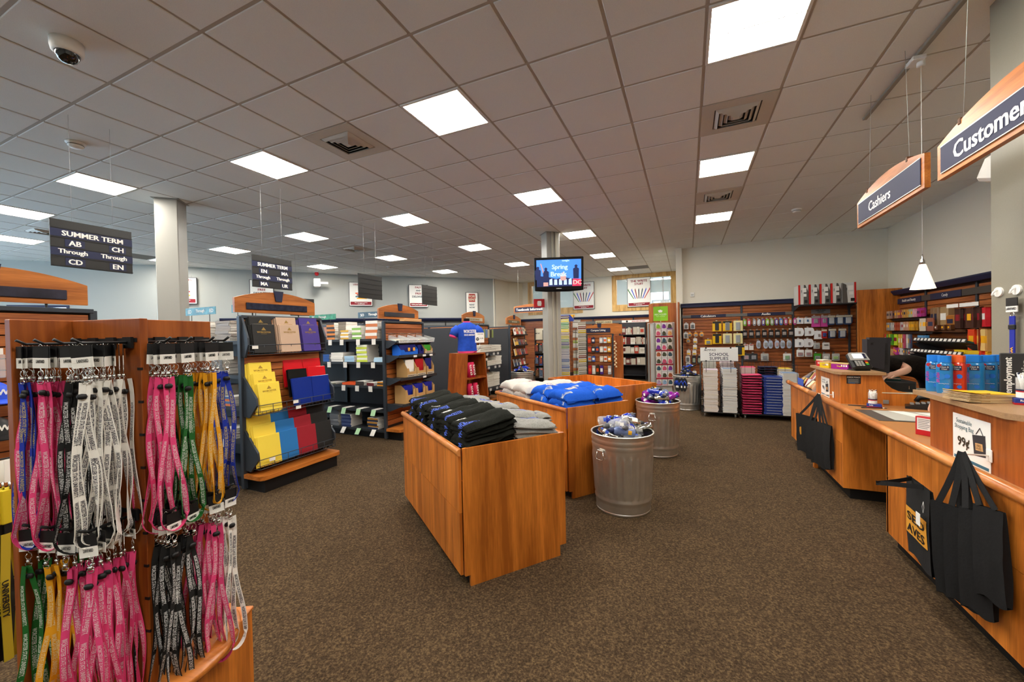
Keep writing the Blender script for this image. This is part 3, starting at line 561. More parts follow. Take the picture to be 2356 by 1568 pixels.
stack(-4.9, y3+.1, 1.50, 5, .17, .2, .028, PAPER, mm('e0b040'), 'white textbook with yellow spine', W3, alt=PAPER); stack(-4.66, y3+.12, 1.50, 6, .185, .23, .034, PAPER, mm('8fc060'), 'white textbook with green spine mark', W3, alt=PAPER); stack(-4.36, y3+.12, 1.50, 6, .23, .23, .045, PAPER, mm('d07a48'), 'thick white textbook with coral spine', W3, alt=PAPER)
W3 = 'second side shelf of the pens gondola'
stack(-5.35, y3+.12, 1.15, 5, .14, .2, .022, mm('2a4a8a'), mm('2a5aa8'), 'blue spined textbook', W3); stack(-5.1, y3+.14, 1.15, 4, .26, .24, .035, PAPER, PAPER, 'plain white textbook', W3); stack(-4.82, y3+.09, 1.15, 4, .2, .17, .022, PAPER, mm('a8cce8'), 'pale blue spined workbook', W3); stack(-4.56, y3+.13, 1.15, 8, .21, .26, .032, PAPER, mm('c8d84a'), 'white textbook with lime spine', W3, alt=mm('e8ecd8')); stack(-4.24, y3+.1, 1.15, 3, .2, .17, .022, PAPER, mm('b4d4ec'), 'thin pale blue spined workbook', W3)
W3 = 'third side shelf of the pens gondola'
stack(-5.25, y3+.13, .79, 2, .2, .22, .012, PAPER, mm('c8c0a8'), 'thin cream workbook', W3); stack(-4.85, y3+.12, .79, 2, .28, .22, .016, mm('e85a20'), mm('e85a20'), 'bright orange workbook', W3); stack(-4.62, y3+.1, .79, 3, .17, .2, .02, PAPER, mm('3a3028'), 'black spined paperback', W3); stack(-4.4, y3+.1, .79, 2, .14, .2, .022, PAPER, mm('6a1e22'), 'wine spined paperback', W3); stack(-4.2, y3+.1, .79, 3, .13, .22, .022, PAPER, mm('d8902c'), 'paperback with gold and black spine', W3, alt=mm('2c2622'))
W3 = 'bottom side shelf of the pens gondola'
stack(-5.2, y3+.14, .135, 9, .19, .24, .027, PAPER, mm('7c7c80'), 'grey spined textbook', W3); stack(-4.92, y3+.12, .135, 7, .2, .24, .027, PAPER, mm('26356a'), 'blue and white spined textbook', W3, alt=mm('4a5a88')); stack(-4.38, y3+.12, .135, 6, .2, .24, .027, PAPER, mm('26304e'), 'navy and gold spined textbook', W3, alt=mm('c08a3a'))
y2 = 2.54
W3 = 'top side shelf of the folder gondola'; stack(-4.78, y2+.13, 1.507, 7, .2, .24, .03, PAPER, mm('e0a868'), 'white textbook with tan spine band', W3, alt=PAPER); stack(-4.46, y2+.14, 1.507, 8, .24, .24, .026, PAPER, mm('a09488'), 'grey spined textbook', W3)
W3 = 'second side shelf of the folder gondola'; stack(-4.6, y2+.15, 1.159, 5, .22, .24, .035, PAPER, mm('6a625a'), 'dusky grey textbook', W3)
W3 = 'third side shelf of the folder gondola'; stack(-4.62, y2+.12, .837, 6, .2, .24, .032, PAPER, mm('8a9048'), 'olive spined paperback', W3); stack(-4.34, y2+.09, .837, 4, .16, .2, .024, PAPER, mm('e07a3a'), 'orange spined paperback in plastic', W3, alt=mm('4a6a9a'))
W3 = 'fourth side shelf of the folder gondola'; stack(-4.66, y2+.12, .499, 5, .2, .24, .032, PAPER, mm('c06a30'), 'rust spined paperback', W3, alt=mm('4a6a6a')); stack(-4.36, y2+.1, .499, 4, .18, .2, .026, PAPER, mm('d8d0c0'), 'cream spined paperback', W3)
# ---- G3 end shelves
for z, d in ((1.455, .2), (1.24, .24), (.905, .26), (.52, .28)):
    MB().box(.0, d, -.45, .45, z-.02, z).box(d-.004, d+.004, -.45, .45, z-.03, z+.012).build('end_shelf', m_('shelf_dark', '2c2f33'), g3)
    for s in (-1, 1): MB().prism([(0, z-.1), (.05, z-.1), (d, z-.015), (d, z), (0, z+.02)], s*.452-.004, s*.452+.004, 'y').build('bracket', STEEL, g3)
for k in range(4):
    t = thing('pencil_tray', 'clear tray of pencils, %s from the left on the top end shelf' % ORD[k], 'pencil tray', (XE+.11, 4.72+.22*k, 1.457), group='trays of pens and pencils')
    M = Matrix.Rotation(math.radians(14), 4, 'Y')
    MB().box(-.1, .12, -.1, .1, 0, .004, 0, M).box(-.1, .12, -.1, -.097, 0, .07, 0, M).box(-.1, .12, .097, .1, 0, .07, 0, M).box(.117, .12, -.1, .1, 0, .06, 0, M).build('tray', CLEAR, t)
    for j in range(14): q = -.09+.0138*j; MB().cyl(M @ V((-.08, q, .012+.004*(j % 2))), M @ V((.11, q+rnd(-.006, .006), .012+.004*(j % 2))), .0045, 6).build('pencil', (m_('pcl_mint', '9ac8b0'), m_('pcl_cream', 'e6dcc0'), m_('pcl_rose', 'd8a8b0'), m_('pcl_wood', 'c8a878'))[(j+k) % 4], t)
    b = MB()
    for j in range(9): b.tube([(-.1, -.09+.022*j, .0), (-.1, -.09+.022*j, .12)], .0018, 4)
    b.tube([(-.1, -.1, .12), (-.1, .1, .12)], .0025, 4).build('wire_back', CHROME, t)
def carton(label, x, y, z, sx, sy, sz, m, fill, fm, cut=.5, strip=None, nm='display_box'):
    t = thing(nm, label, 'box', (x, y, z))
    b = MB(); e = .004; hx, hy = sx/2, sy/2
    b.box(-hx, hx, -hy, hy, 0, e); b.box(-hx, -hx+e, -hy, hy, 0, sz)
    for s in (-1, 1): b.prism([(-hx, 0), (hx, 0), (hx, sz*cut), (hx*.2, sz), (-hx, sz)], s*hy-e/2, s*hy+e/2, 'y')
    b.prism([(-hy, 0), (hy, 0), (hy, sz*cut), (hy*.65, sz*cut), (hy*.5, sz*cut*.6), (-hy*.5, sz*cut*.6), (-hy*.65, sz*cut), (-hy, sz*cut)], hx-e, hx, 'x')
    b.build('carton', m, t)
    for k in range(fill): x0 = -hx+.01+(sx-.03)*k/max(1, fill); MB().bbox(x0, x0+.006, -hy+.012, hy-.012, e, sz*(.93+.04*(k % 2)), .001).build('folder_insert', fm[k % len(fm)], t)
    if strip: MB().box(hx, hx+.001, -hy*.95, hy*.95, .006, .04).build('print_strip', CREAM, t); text(t, strip, (hx+.001, 0, .023), (0, 1, 0), (0, 0, 1), .018, BROWN, wmax=sy*.85)
    return t
BB = m_('box_blue', '1a68d8', .5); NV = m_('pack_navy', '1c2470', .35); LBL = m_('label_orange', 'e8a83c', .5); PGN = m_('pack_green', '3e9a28', .4)
t = carton('bright blue display box of erasers on the pens gondola end', XE+.14, 4.85, 1.245, .16, .4, .16, BB, 6, [NV]); 
for y in (-.02, .1): MB().box(.085, .087, y-.025, y+.025, .06, .11).build('label', LBL, t)
carton('small navy pack box beside the bright blue display box', XE+.15, 5.15, 1.245, .13, .12, .15, NV, 4, [NV]); carton('brown carton of green packs on the pens gondola end', XE+.15, 5.34, 1.245, .14, .2, .15, CARD, 5, [PGN], strip='PAPER MATE')
for k, (m, s) in enumerate((([LGREY, PAPER], 'clear'), ([m_('ins_red', 'b01a24', .4)], 'red'), ([m_('ins_navy', '1c2470', .4)], 'navy'))):
    carton('brown carton of %s folders on the third end shelf' % s, XE+.15, 4.86+.235*k, .91, .2, .225 if k < 2 else .19, .27, CARD, 6, m, .5, 'BIODEGRADABLE POLY')
for k in range(3): carton('brown carton of blue folders, %s from the left on the fourth end shelf' % ORD[k], XE+.16, 4.8+.25*k, .525, .2, .23, .27, CARD, 6, [m_('ins_royal', '1c2a98', .3)], .75)
for k in range(3): MB().box(.276, .28, -.3+.25*k, -.22+.25*k, .5, .53).build('price_label', WHITE, g3)
for k, (y, z) in enumerate(((4.95, 1.24), (5.18, 1.24), (5.36, 1.24), (5.15, .905))): MB().box(.243+.02*(z < 1), .248+.02*(z < 1), y-5.035-.04, y-5.035+.04, z-.035, z-.005).build('price_label', WHITE, g3)
o = MB()
for k in range(3): o.box(-.2, .2, -.02, .02, .02*k, .016+.02*k)
t = thing('notepad_bundle', 'bundle of cream notepads lying on top of the pens gondola', 'notepads', (XE-.02, 5.2, 1.767), math.pi/2)
for k in range(2): MB().bbox(-.22, .22, -.05, .05, .022*k, .02+.022*k, .002).build('notepad', m_('pad_cream', 'e2b078', .7), t)
# ---- G4 end: hang packs and notebook stacks
for z, d in ((1.165, .3), (.885, .33), (.44, .36)): MB().box(0, d, -.48, .48, z-.025, z).box(d-.004, d+.004, -.48, .48, z-.035, z+.01).build('end_shelf', m_('shelf_dark', '2c2f33'), g4)
pk = MB().bbox(-.006, .006, -.04, .04, -.17, 0, .002).mesh('hang_pack', m_('pack_lime', 'c8cc78', .5)); pks = [pk]+[MB().bbox(-.006, .006, -.04, .04, -.17, 0, .002).mesh('hang_pack', m_('pk%d' % i, c, .4)) for i, c in enumerate(('6a86b0', 'c8bc9c', '3a3632', '8a9a5a'))]
for i, y in enumerate((-.38, -.30, -.22, -.1, .0, .09, .19, .28)):
    MB().tube([(0, y, 1.645), (.2, y, 1.645), (.21, y, 1.66)], .004, 5).build('peg', CHROME, g4)
    for k in range(4): link('hang_pack', pks[0] if i < 3 else pks[1+(i % 4)], None, 'hanging stationery pack, %s along peg %s of the notebook gondola end' % (ORD[k], ORD[i]), 'pack', 'stationery packs on pegs', None, (XE+.19-.03*k, 7.43+y, 1.64), rnd(-.15, .15))
nb = MB().box(-.11, .11, -.14, .14, 0, .012, 1).box(-.112, .112, -.142, .142, 0, .0015).box(-.112, .112, -.142, .142, .0115, .013).mesh('notebook', [m_('nb_cover', 'd6cfbe', .6), PAPER])
for sh, (z, cols) in enumerate(((1.165, ((-.33, 12), (-.08, 12), (.14, 11), (.34, 11))), (.885, ((-.3, 12), (-.05, 8), (.16, 8), (.36, 14))), (.44, ((-.3, 21), (-.02, 19), (.24, 21))))):
    for ci, (y, n) in enumerate(cols):
        for k in range(n): link('notebook', nb, None, 'cream notebook, %s from the bottom of the %s stack on the %s end shelf' % (ORD[k], ORD[ci], ('upper', 'middle', 'lower')[sh]), 'notebook', 'cream notebooks stacked on the gondola end', None, (XE+.18+rnd(-.006, .006), 7.43+y+rnd(-.004, .004), z+.0134*k), math.pi/2*0+rnd(-.02, .02))
for k, y in enumerate((-.2, .1, .3)):
    for z, d in ((1.165, .3), (.885, .33), (.44, .36)): MB().box(d+.004, d+.006, y-.045, y+.045, z-.06, z-.01).build('price_label', LGREY, g4)
MB().bbox(.05, .3, -.46, -.2, .886, 1.0, .003).build('storage_box', m_('box_green', '24321e', .6), g4)
# ---- G5 end: face-out books on ledges
for i, z in enumerate((1.52, 1.25, .99, .72, .46)):
    MB().box(-.01, .12, -.40, .42, z-.012, z).box(.115, .12, -.40, .42, z, z+.02).build('book_ledge', BLACK, g5)
    y = -.36; k = 0
    while y < .36:
        w_ = rnd(.1, .15); c = random.choice(('e8e4da', '2a3a5a', 'b8402c', 'd8a83c', '3a3430', 'c8c0b0', '6a2a24', '4a6a4a', 'ece8e0'))
        M = Matrix.Translation((XE+.045+rnd(0, .03), 9.565+y+w_/2, z+.001)) @ Matrix.Rotation(math.radians(-12), 4, 'Y')
        h_ = rnd(.15, .21); o = link('paperback', MB().box(-.01, .01, -w_/2, w_/2, 0, h_, 1).box(.01, .012, -w_/2-.001, w_/2+.001, 0, h_).box(-.012, -.01, -w_/2-.001, w_/2+.001, 0, h_).mesh('paperback', [mm(c), PAPER]), None, 'face-out paperback, %s from left on the %s ledge of the far gondola' % (ORD[k], ORD[i]), 'book', 'face-out paperbacks', M=M)
        MB().box(.0121, .0128, -w_*.35, w_*.35, h_*.5, h_*.85).build('cover_art', mat('art_%s' % random.choice('abcdef'), random.choice(('c89a5a', '8a3a3a', '38506a', 'd8d0b8', '705a4a')), .5, noise_s=30, noise_a=.5), o); y += w_+.015; k += 1
# ---- G1 end: caps, pouch and long yellow lanyards at the picture's left edge
def cap(label, p, m, rz):
    t = thing('cap', label, 'cap', p, rz)
    MB().grid(lambda u, v: (.095*math.cos(2*math.pi*v)*math.cos(u*1.5), .085*math.sin(2*math.pi*v)*math.cos(u*1.5), .115*math.sin(u*1.5)), 8, 18, closed_v=True).build('crown', m, t)
    MB().grid(lambda u, v: ((.085+.085*u)*math.cos((v-.5)*2.2), (.08+.05*u)*math.sin((v-.5)*2.2), -.02*u*u+.005), 4, 10).grid(lambda u, v: ((.085+.085*u)*math.cos((v-.5)*2.2), (.08+.05*u)*math.sin((v-.5)*2.2), -.02*u*u), 4, 10).build('brim', m, t); MB().lathe([(0, .112), (.008, .114), (.006, .12), (0, .121)], 8, cap=False).build('button', m, t)
    text(t, 'W', (.09, 0, .05), (0, 1, 0), (0, 0, 1), .035, WHITE, off=.006)
cap('royal blue baseball cap on the near left slatwall', (XE+.12, .93, 1.17), BLUE, .2); cap('black baseball cap under the royal blue cap', (XE+.12, .93, .95), BLACK, .2); cap('navy baseball cap pegged left of the royal blue cap', (XE+.12, .68, 1.17), NAVY, .1)
for y, z in ((.93, 1.28), (.93, 1.06), (.68, 1.28)): MB().tube([(-.01, y-.98, z-.05), (.12, y-.98, z-.05)], .004, 5).build('peg', CHROME, g1)
t = thing('glove_pack', 'clear bagged item hanging above the royal blue cap', 'pack', (XE+.06, .95, 1.30)); MB().bbox(-.01, .01, -.04, .05, 0, .15, .004).build('bag', CLEAR, t); MB().box(-.012, .012, -.03, .04, .15, .19).build('header_card', PAPER, t)
for k in range(8):
    y = .575+.013*k; t = thing('long_lanyard', 'long yellow and black lanyard, %s from the left at the picture edge' % ORD[k], 'lanyard', (-2.62+.02*(k % 3), y, .97), .25, 'long yellow lanyards')
    MB().box(-.002, .002, -.013, .013, -.03, .06).build('card', WHITE, t); MB().tube([(0, 0, -.03), (.004, 0, -.06)], .004, 5).build('clip', CHROME, t)
    MB().bbox(-.006, .006, -.026, .026, -.20, -.06, .003).build('pouch', m_('lan_yellow', 'd8c020', .7), t)
    MB().box(-.003, .003, -.02, .02, -.24, -.2).build('buckle', BLACK, t)
    b = MB()
    for s in (-1, 1): b.add([(0, s*.016-.014, -.24), (0, s*.016+.014, -.24), (.01, s*.03+.014, -.5), (.01, s*.03-.014, -.5), (0, s*.02+.014, -.76), (0, s*.02-.014, -.76), (.003, s*.016-.014, -.24), (.003, s*.016+.014, -.24), (.013, s*.03+.014, -.5), (.013, s*.03-.014, -.5), (.003, s*.02+.014, -.76), (.003, s*.02-.014, -.76)], [(0, 1, 2, 3), (3, 2, 4, 5), (7, 6, 9, 8), (8, 9, 11, 10), (0, 3, 9, 6), (3, 5, 11, 9), (1, 7, 8, 2), (2, 8, 10, 4), (0, 6, 7, 1), (5, 4, 10, 11)])
    b.build('strap', (m_('lan_black', '26261c', .8), m_('lan_yellow2', 'b8a020', .8))[k % 2], t)
    text(t, 'UNIVERSITY', (.014, -.03, -.5), (0, 0, -1), (0, 1, 0), .02, m_('lan_print', 'e8d030') if k % 2 == 0 else BLACK)

t = thing('peg_stand', 'slim black peg stand holding the long yellow lanyards', 'stand', (-2.6, .42, 0)); MB().bbox(-.12, .12, -.12, .12, 0, .015, .004).build('base', BLACK, t); MB().cyl((0, 0, .01), (0, 0, 1.06), .012, 8).build('post', BLACK, t); MB().tube([(0, 0, 1.035), (0, .26, 1.035), (0, .27, 1.05)], .004, 6).build('peg', BLACK, t)
# ================================================================ CLOTHES TABLES
TA = math.radians(52.4)
def bin_table(label, loc, L_=1.45, W=.76, H=.834, floor_z=.66, lining=None):
    t = thing('display_table', label, 'display table', (loc[0], loc[1], 0), TA)
    poly = [(.055, 0), (W-.05, 0), (W-.05, .07), (W, .07), (W, H), (0.022, H), (0.022, .068), (.055, .068)]
    for y0, y1 in ((0, .02), (L_-.02, L_)): MB().prism(poly, y0, y1, 'y').build('end_panel', WD, t)
    n = 5; sw = (L_-.044)/n
    for sx, x0, x1 in ((0, .0, .018), (1, W-.018, W)):
        for k in range(n):
            for z0, z1 in ((.07, .44), (.443, H-.035)): MB().box(x0, x1, .0225+sw*k, .0225+sw*(k+1)-.0025, z0, z1).build('side_panel', WD, t)
        MB().box(x0+.002*(1-sx)+.001, x1-.001-.002*sx, .021, L_-.021, H-.035, H-.004).build('side_cap', WD, t)
    r = .022
    for s, x in ((-1, .006), (1, W-.006)):
        MB().prism([(x+s*r*math.sin(a), H-.022+r*math.cos(a)) for a in [i*math.pi/8 for i in range(9)]], .004, L_-.002, 'y', sm=True).build('rail', RAIL, t)
    MB().box(.02, W-.02, .021, L_-.021, floor_z-.02, floor_z).build('bin_floor', lining or WH, t); MB().box(.06, W-.06, .025, L_-.025, 0, .09).build('plinth', KICK, t)
    MB().box(.0185, .021, .021, L_-.021, floor_z, H-.006).box(W-.021, W-.0185, .021, L_-.021, floor_z, H-.006).box(.021, W-.021, .0205, .023, floor_z, H-.006).box(.021, W-.021, L_-.023, L_-.0205, floor_z, H-.006).build('bin_lining', lining or WD, t)
    return t
T1 = bin_table('nearest cherry bin table holding folded black and grey sweatpants', (-1.245, 2.0), lining=BLACK)
T2 = bin_table('middle cherry bin table holding folded blue sweatshirts', (-1.012, 3.457), lining=BLUE)
T3 = bin_table('empty cherry bin table behind the blue sweatshirts', (-.858, 5.02), floor_z=.70)
# ---- folded garments
def fold_surface(D, Wd, h, seed, amp=.006, puff=1.0):
    def Sf(u, v, off=0):
        # u along width 0..1, v around the cross-section 0..1 (0 = bottom back, .5 = front fold), off = outward offset
        e = min(u, 1-u)*2; sh = min(1, (e/.18))**.5 if e < .18 else 1; y = (u-.5)*Wd
        r = h/2*(.45+.55*sh)*puff; Ls = D-2*r; per = 2*Ls+2*math.pi*r; s = v*per
        if s < Ls: p = (D-r-s, -r); n = (0, -1)
        elif s < Ls+math.pi*r: a = (s-Ls)/r; p = (r-r*math.sin(a), -r*math.cos(a)); n = (-math.sin(a), -math.cos(a))
        elif s < 2*Ls+math.pi*r: p = (r+s-Ls-math.pi*r, r); n = (0, 1)
        else: a = (s-2*Ls-math.pi*r)/r; p = (D-r+r*math.sin(a), r*math.cos(a)); n = (math.sin(a), math.cos(a))
        q = noise.noise(V((p[0]*7+seed*7.1, y*9, p[1]*6+seed)))*amp*1.5+noise.noise(V((p[0]*9+y*14, y*30-p[0]*12+seed*3, seed*1.7)))*amp*1.1
        q *= 1 if n[1] > -.5 else .15
        dr = -.8*h*abs(2*u-1)**3*(.7 if n[1] > 0 else .1)+.12*h*(1-(2*u-1)**2)*(n[1] > 0)
        return V((p[0]+n[0]*(q+off), y, h/2+p[1]+n[1]*(q+off)+dr))
    return Sf
def wrap_text(s, m, Sf, u0, u1, v0, v1, off=.002, flip=False, outline=None):
    me = text_mesh(s, m, .03); b = MB(); w_, h_ = me['w'], me['h']
    vs = []
    for v in me.vertices:
        a = v.co.x/w_+.5; c = v.co.y/h_+.5
        if flip == 2: a, c = c, a
        elif flip: a, c = 1-a, 1-c
        vs.append(Sf(u0+(u1-u0)*a, v0+(v1-v0)*c, off))
    b.add(vs, [list(p.vertices) for p in me.polygons]); return b.mesh('print', m)
def garment_proto(name, D, Wd, h, layers, m, seeds, prints, patch=None):
    protos = []
    for sd in seeds:
        b = MB(); lh = h/layers; tops = None
        for k in range(layers):
            dx = .012*math.sin(sd*3+k*2.1); Sf = fold_surface(D-.008*k, Wd-.006*k, lh*1.35, sd*5+k, .011)
            M = Matrix.Translation((dx*.6+.004*k, .4*dx, lh*k))
            b.grid(lambda u, v: Sf(u, v), 14, 26, closed_v=True, M=M)
            for uu in (0, 1):
                ring = [M @ Sf(uu, j/26) for j in range(26)]; b.add(ring, [list(range(26)) if uu else list(reversed(range(26)))], 0, False)
            tops = (Sf, M)
        body = b.mesh(name+'_cloth', m); pr = []
        for s, pm, u0, u1, v0, v1, fl in prints:
            me = wrap_text(s, pm, tops[0], u0, u1, v0, v1, .0025, fl); me.transform(tops[1]); pr.append(('lettering', me))
        if patch:
            pm, u0, u1, v0, v1 = patch; pb = MB().grid(lambda u, v: tops[0](u0+(u1-u0)*u, v0+(v1-v0)*v, .0018), 6, 8, M=tops[1]); pr.insert(0, ('print_patch', pb.mesh('print_patch', pm)))
        protos.append((body, pr))
    return protos
def put_garment(name, protos, k, tbl, x, y, z, rz, label, cat, group, tilt=0, s=1):
    M = tbl.matrix_basis @ Matrix.Translation((x, y, z)) @ Matrix.Rotation(rz, 4, 'Z') @ Matrix.Rotation(tilt, 4, 'Y') @ Matrix.Scale(s, 4)
    t = thing(name, label, cat, M=M, group=group); body, pr = protos[k % len(protos)]
    link('cloth', body, t)
    for n, me in pr: link(n, me, t)
    return t
PB = mat('sweat_black', '1b1c18', .95, noise_s=140, noise_a=.4, spec=.1); PG = mat('sweat_grey', '8f8e8a', .95, noise_s=160, noise_a=.22, spec=.1); PBL = mat('sweat_blue', '1f55bd', .95, noise_s=120, noise_a=.12, spec=.1); PW = mat('sweat_ash', 'c4bfb8', .95, noise_s=150, noise_a=.12, spec=.1)
INKB = m_('ink_royal', '3858c0', .6); INKP = m_('ink_peach', 'e8c8a8', .7)
gp_black = garment_proto('sweatpants', .37, .262, .066, 2, PB, (1, 2, 3, 4), [('LANCERS', WHITE, .60, .76, .50, .59, 2), ('WORCESTER', INKB, .20, .36, .45, .64, 2)])
gp_grey = garment_proto('sweatpants', .34, .262, .066, 2, PG, (5, 6, 7), [('WORCESTER', INKB, .30, .46, .60, .80, 2)])
gp_blue = garment_proto('sweatshirt', .36, .33, .075, 1, PBL, (11, 12, 13), [('LANCERS', m_('ink_silver', 'c8d4dc', .4), .16, .26, .40, .58, True), ('LTO A', INKB, .50, .86, .62, .70, True)], (INKP, .42, .92, .60, .72))
gp_ash = garment_proto('sweatshirt', .36, .33, .075, 1, PW, (15, 16), [('WORCESTER', m_('ink_plum', '8a4a5a', .6), .45, .85, .62, .70, True)])
def piles(spots, name, protos, tbl, z0, cat, group, desc, where, dz=.06, tl=0, dx=0):
    for pi, (x, y, n, rz) in enumerate(spots):
        z = z0
        for k in range(n):
            put_garment(name, protos, pi+k, tbl, x+dx*k+rnd(-.012, .012), y+rnd(-.008, .008), z, rz+rnd(-.09, .09), '%s, %s up in the %s pile %s' % (desc, ORD[k], ORD[pi], where), cat, group, tl*k+rnd(-.02, .02)); z += dz+rnd(-.002, .002)
piles([(.035, .155+.285*k, 5, 0) for k in range(5)], 'sweatpants', gp_black, T1, .662, 'sweatpants', 'black sweatpants on the nearest table', 'folded black sweatpants', 'from the near end', .054, -.04, .004)
piles([(.40, .155+.285*k, 4, 0) for k in range(5)], 'sweatpants', gp_grey, T1, .662, 'sweatpants', 'grey sweatpants on the nearest table', 'folded grey sweatpants', 'from the near end', .068, .045)
piles([(.03, .20, 4, 0), (.39, .20, 4, .05), (.03, .55, 4, -.04), (.39, .56, 4, 0)], 'sweatshirt', gp_blue, T2, .662, 'sweatshirt', 'blue sweatshirts on the middle table', 'folded royal blue sweatshirt', 'on the middle table', .066)
piles([(.03, .92, 4, 0), (.39, .93, 4, .05), (.04, 1.26, 4, 0)], 'sweatshirt', gp_ash, T2, .662, 'sweatshirt', 'ash grey sweatshirts on the middle table', 'folded ash grey sweatshirt', 'on the middle table', .066)
# hang tags on the two front grey sweatpants, and the rolled waistbands
for k, (x, y, z, a) in enumerate(((.405, .06, .90, .1), (.41, .16, .935, -.1))):
    M = T1.matrix_basis @ Matrix.Translation((x, y, z)) @ Matrix.Rotation(a-.5, 4, 'Z'); t = thing('hang_tag', ['navy hang tag between the near black and grey sweatpants piles', 'navy hang tag on the near grey sweatpants pile'][k], 'tag', M=M)
    MB().bbox(-.022, .022, -.002, .0, -.105, .0, .0008).build('card', NAVY, t); text(t, 'JANSPORT', (0, -.0021, -.055), (0, 0, 1), (-1, 0, 0), .022, WHITE, wmax=.085); MB().tube([(0, -.001, 0), (0, .0, .03)], .001, 4).build('string', WHITE, t)
for k, (x, y, z, r) in enumerate(((.44, .36, .915, -.35), (.47, .62, .91, .3), (.43, .90, .915, -.3), (.46, 1.15, .91, .35), (.56, .24, .885, .5))):
    put_garment('sweatpants', gp_grey, k, T1, x, y-.02, z, r, 'loosely dropped grey sweatpants on top of the grey piles, %s from the near end' % ORD[(1, 2, 3, 4, 0)[k]], 'sweatpants', 'grey sweatpants on the nearest table', .12, .78)
# ---- galvanised cans
def galv():
    m = mat('galvanised', 'dedcd6', .36, metal=.9, noise_s=7, noise_a=.1); b = m.node_tree.nodes['Principled BSDF']; b.inputs['Anisotropic'].default_value = .4; return m
GAL = galv()
def can(label, x, y, rz=0, H=.655):
    t = thing('trash_can', label, 'metal can', (x, y, 0), rz)
    def R(z): return .226+.034*z/H
    def body(u, v):
        z = .02+u*(H-.02); a = 2*math.pi*v; r = R(z)
        if .135 < z < .50: q = min(1, (z-.135)/.03, (.5-z)/.03); r += .006*q*(1 if math.sin(a*26) > .2 else -.3)
        for zb, amp in ((.105, .005), (.56, .004), (.60, .005)):
            if abs(z-zb) < .012: r += amp
        return (r*math.cos(a), r*math.sin(a), z)
    MB().grid(body, 46, 156, closed_v=True).build('can_body', GAL, t)
    MB().lathe([(R(0)-.004, 0), (R(0)+.002, 0), (R(0)+.003, .02), (R(0)-.004, .024)], 40).build('foot_ring', GAL, t)
    rt = R(H); MB().tube([(rt*math.cos(a), rt*math.sin(a), H) for a in [2*math.pi*i/48 for i in range(48)]], .008, 6, closed=True).build('rim', GAL, t)
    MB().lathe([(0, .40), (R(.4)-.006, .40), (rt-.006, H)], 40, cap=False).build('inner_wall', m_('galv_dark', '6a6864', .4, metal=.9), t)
    for s in (1, -1):
        M = Matrix.Rotation(0 if s > 0 else math.pi, 4, 'Z'); r = R(.52)+.006
        MB().bbox(r-.004, r+.012, -.032, .032, .515, .535, .003, 0, M).build('handle_bracket', GAL, t); MB().tube([(r+.006, -.03, .525), (r+.014, -.045, .47), (r+.014, -.03, .455), (r+.014, .03, .455), (r+.014, .045, .47), (r+.006, .03, .525)], .004, 6, M=M).build('handle', CHROME, t)
    return t
def bottle_protos():
    P = []
    for k, (bm, cm) in enumerate(((CLEAR, m_('cap_grey', '55565c')), (m_('pl_blue', '1430b0', .1, alpha=.85, coat=.5), m_('cap_grey', '55565c')), (m_('metal_silver', 'd6d6d0', .14, metal=1), BLACK), (m_('pl_clearblue', '8fa4dc', .1, alpha=.5), m_('cap_navy', '1a2450')), (m_('pl_purple', '8e1898', .1, alpha=.85, coat=.5), m_('cap_purple', '7a1a8a')), (m_('pl_black', '151517', .2), BLACK))):
        P.append(([('body', MB().lathe([(.0, 0), (.034, 0), (.037, .006), (.037, .05), (.035, .06), (.037, .07), (.037, .14), (.033, .16), (.02, .175), (.018, .18)], 16, cap=False).mesh('b', bm)), ('cap', MB().lathe([(.022, .172), (.024, .176), (.024, .2), (.012, .206), (.011, .218), (.007, .226), (0, .227)], 12, cap=False).mesh('c', cm)), ('sticker', MB().grid(lambda u, v: (.0376*math.cos((u-.5)*1.3), .0376*math.sin((u-.5)*1.3), .085+.05*v), 4, 1).mesh('s', WHITE)), ('base_sticker', MB().prism([(-.016, -.012), (.016, -.014), (.015, .013), (-.015, .012)], -.0012, -.0004).mesh('bs', WHITE)), ('graphic', MB().grid(lambda u, v: (.0377*math.cos((u-.5)*.9+2.4), .0377*math.sin((u-.5)*.9+2.4), .03+.03*v), 3, 1).mesh('g', YEL if k % 2 else INKB))]))
    return P
BP = bottle_protos()
def heap(cx, cy, zt, n, kinds, desc, where, group, R_=.2, seed=1):
    rg = random.Random(seed); pts = []; k = 0; tries = 0
    while k < n and tries < 20000:
        tries += 1; a = rg.uniform(0, 6.28); r = R_*math.sqrt(rg.random()); lay = k*3//n
        p = V((cx+r*math.cos(a)*(1-.22*lay), cy+r*math.sin(a)*(1-.22*lay), zt-.06+.058*lay+rg.uniform(-.008, .008)))
        ya = rg.uniform(0, 6.28); pt = rg.uniform(-.3, .3); d = V((math.cos(ya)*math.cos(pt), math.sin(ya)*math.cos(pt), math.sin(pt)))
        if any((p-q).length < .078-.016*(tries > 1500) for q in pts): continue
        if any(math.hypot((p+d*e).x-cx, (p+d*e).y-cy) > (.205 if (p+d*e).z < zt+.02 else .27) for e in (-.13, .13)): continue
        pts.append(p)
        kd = kinds[k % len(kinds)]
        z = d; x = z.orthogonal().normalized(); y = z.cross(x); q = p-d*.11
        M = Matrix(((x.x, y.x, z.x, q.x), (x.y, y.y, z.y, q.y), (x.z, y.z, z.z, q.z), (0, 0, 0, 1))) @ Matrix.Rotation(rg.uniform(0, 6), 4, 'Z')
        nm = ('clear', 'royal blue', 'silver metal', 'pale blue', 'purple', 'black')[kd]; same = sum(1 for i in range(k) if kinds[i % len(kinds)] == kd)
        t = thing('water_bottle', '%s %s, %s %s up the heap in %s' % (nm, desc, ORD[same], nm, where), 'bottle', M=M, group=group)
        for nn, me in BP[kd]: link(nn, me, t)
        k += 1
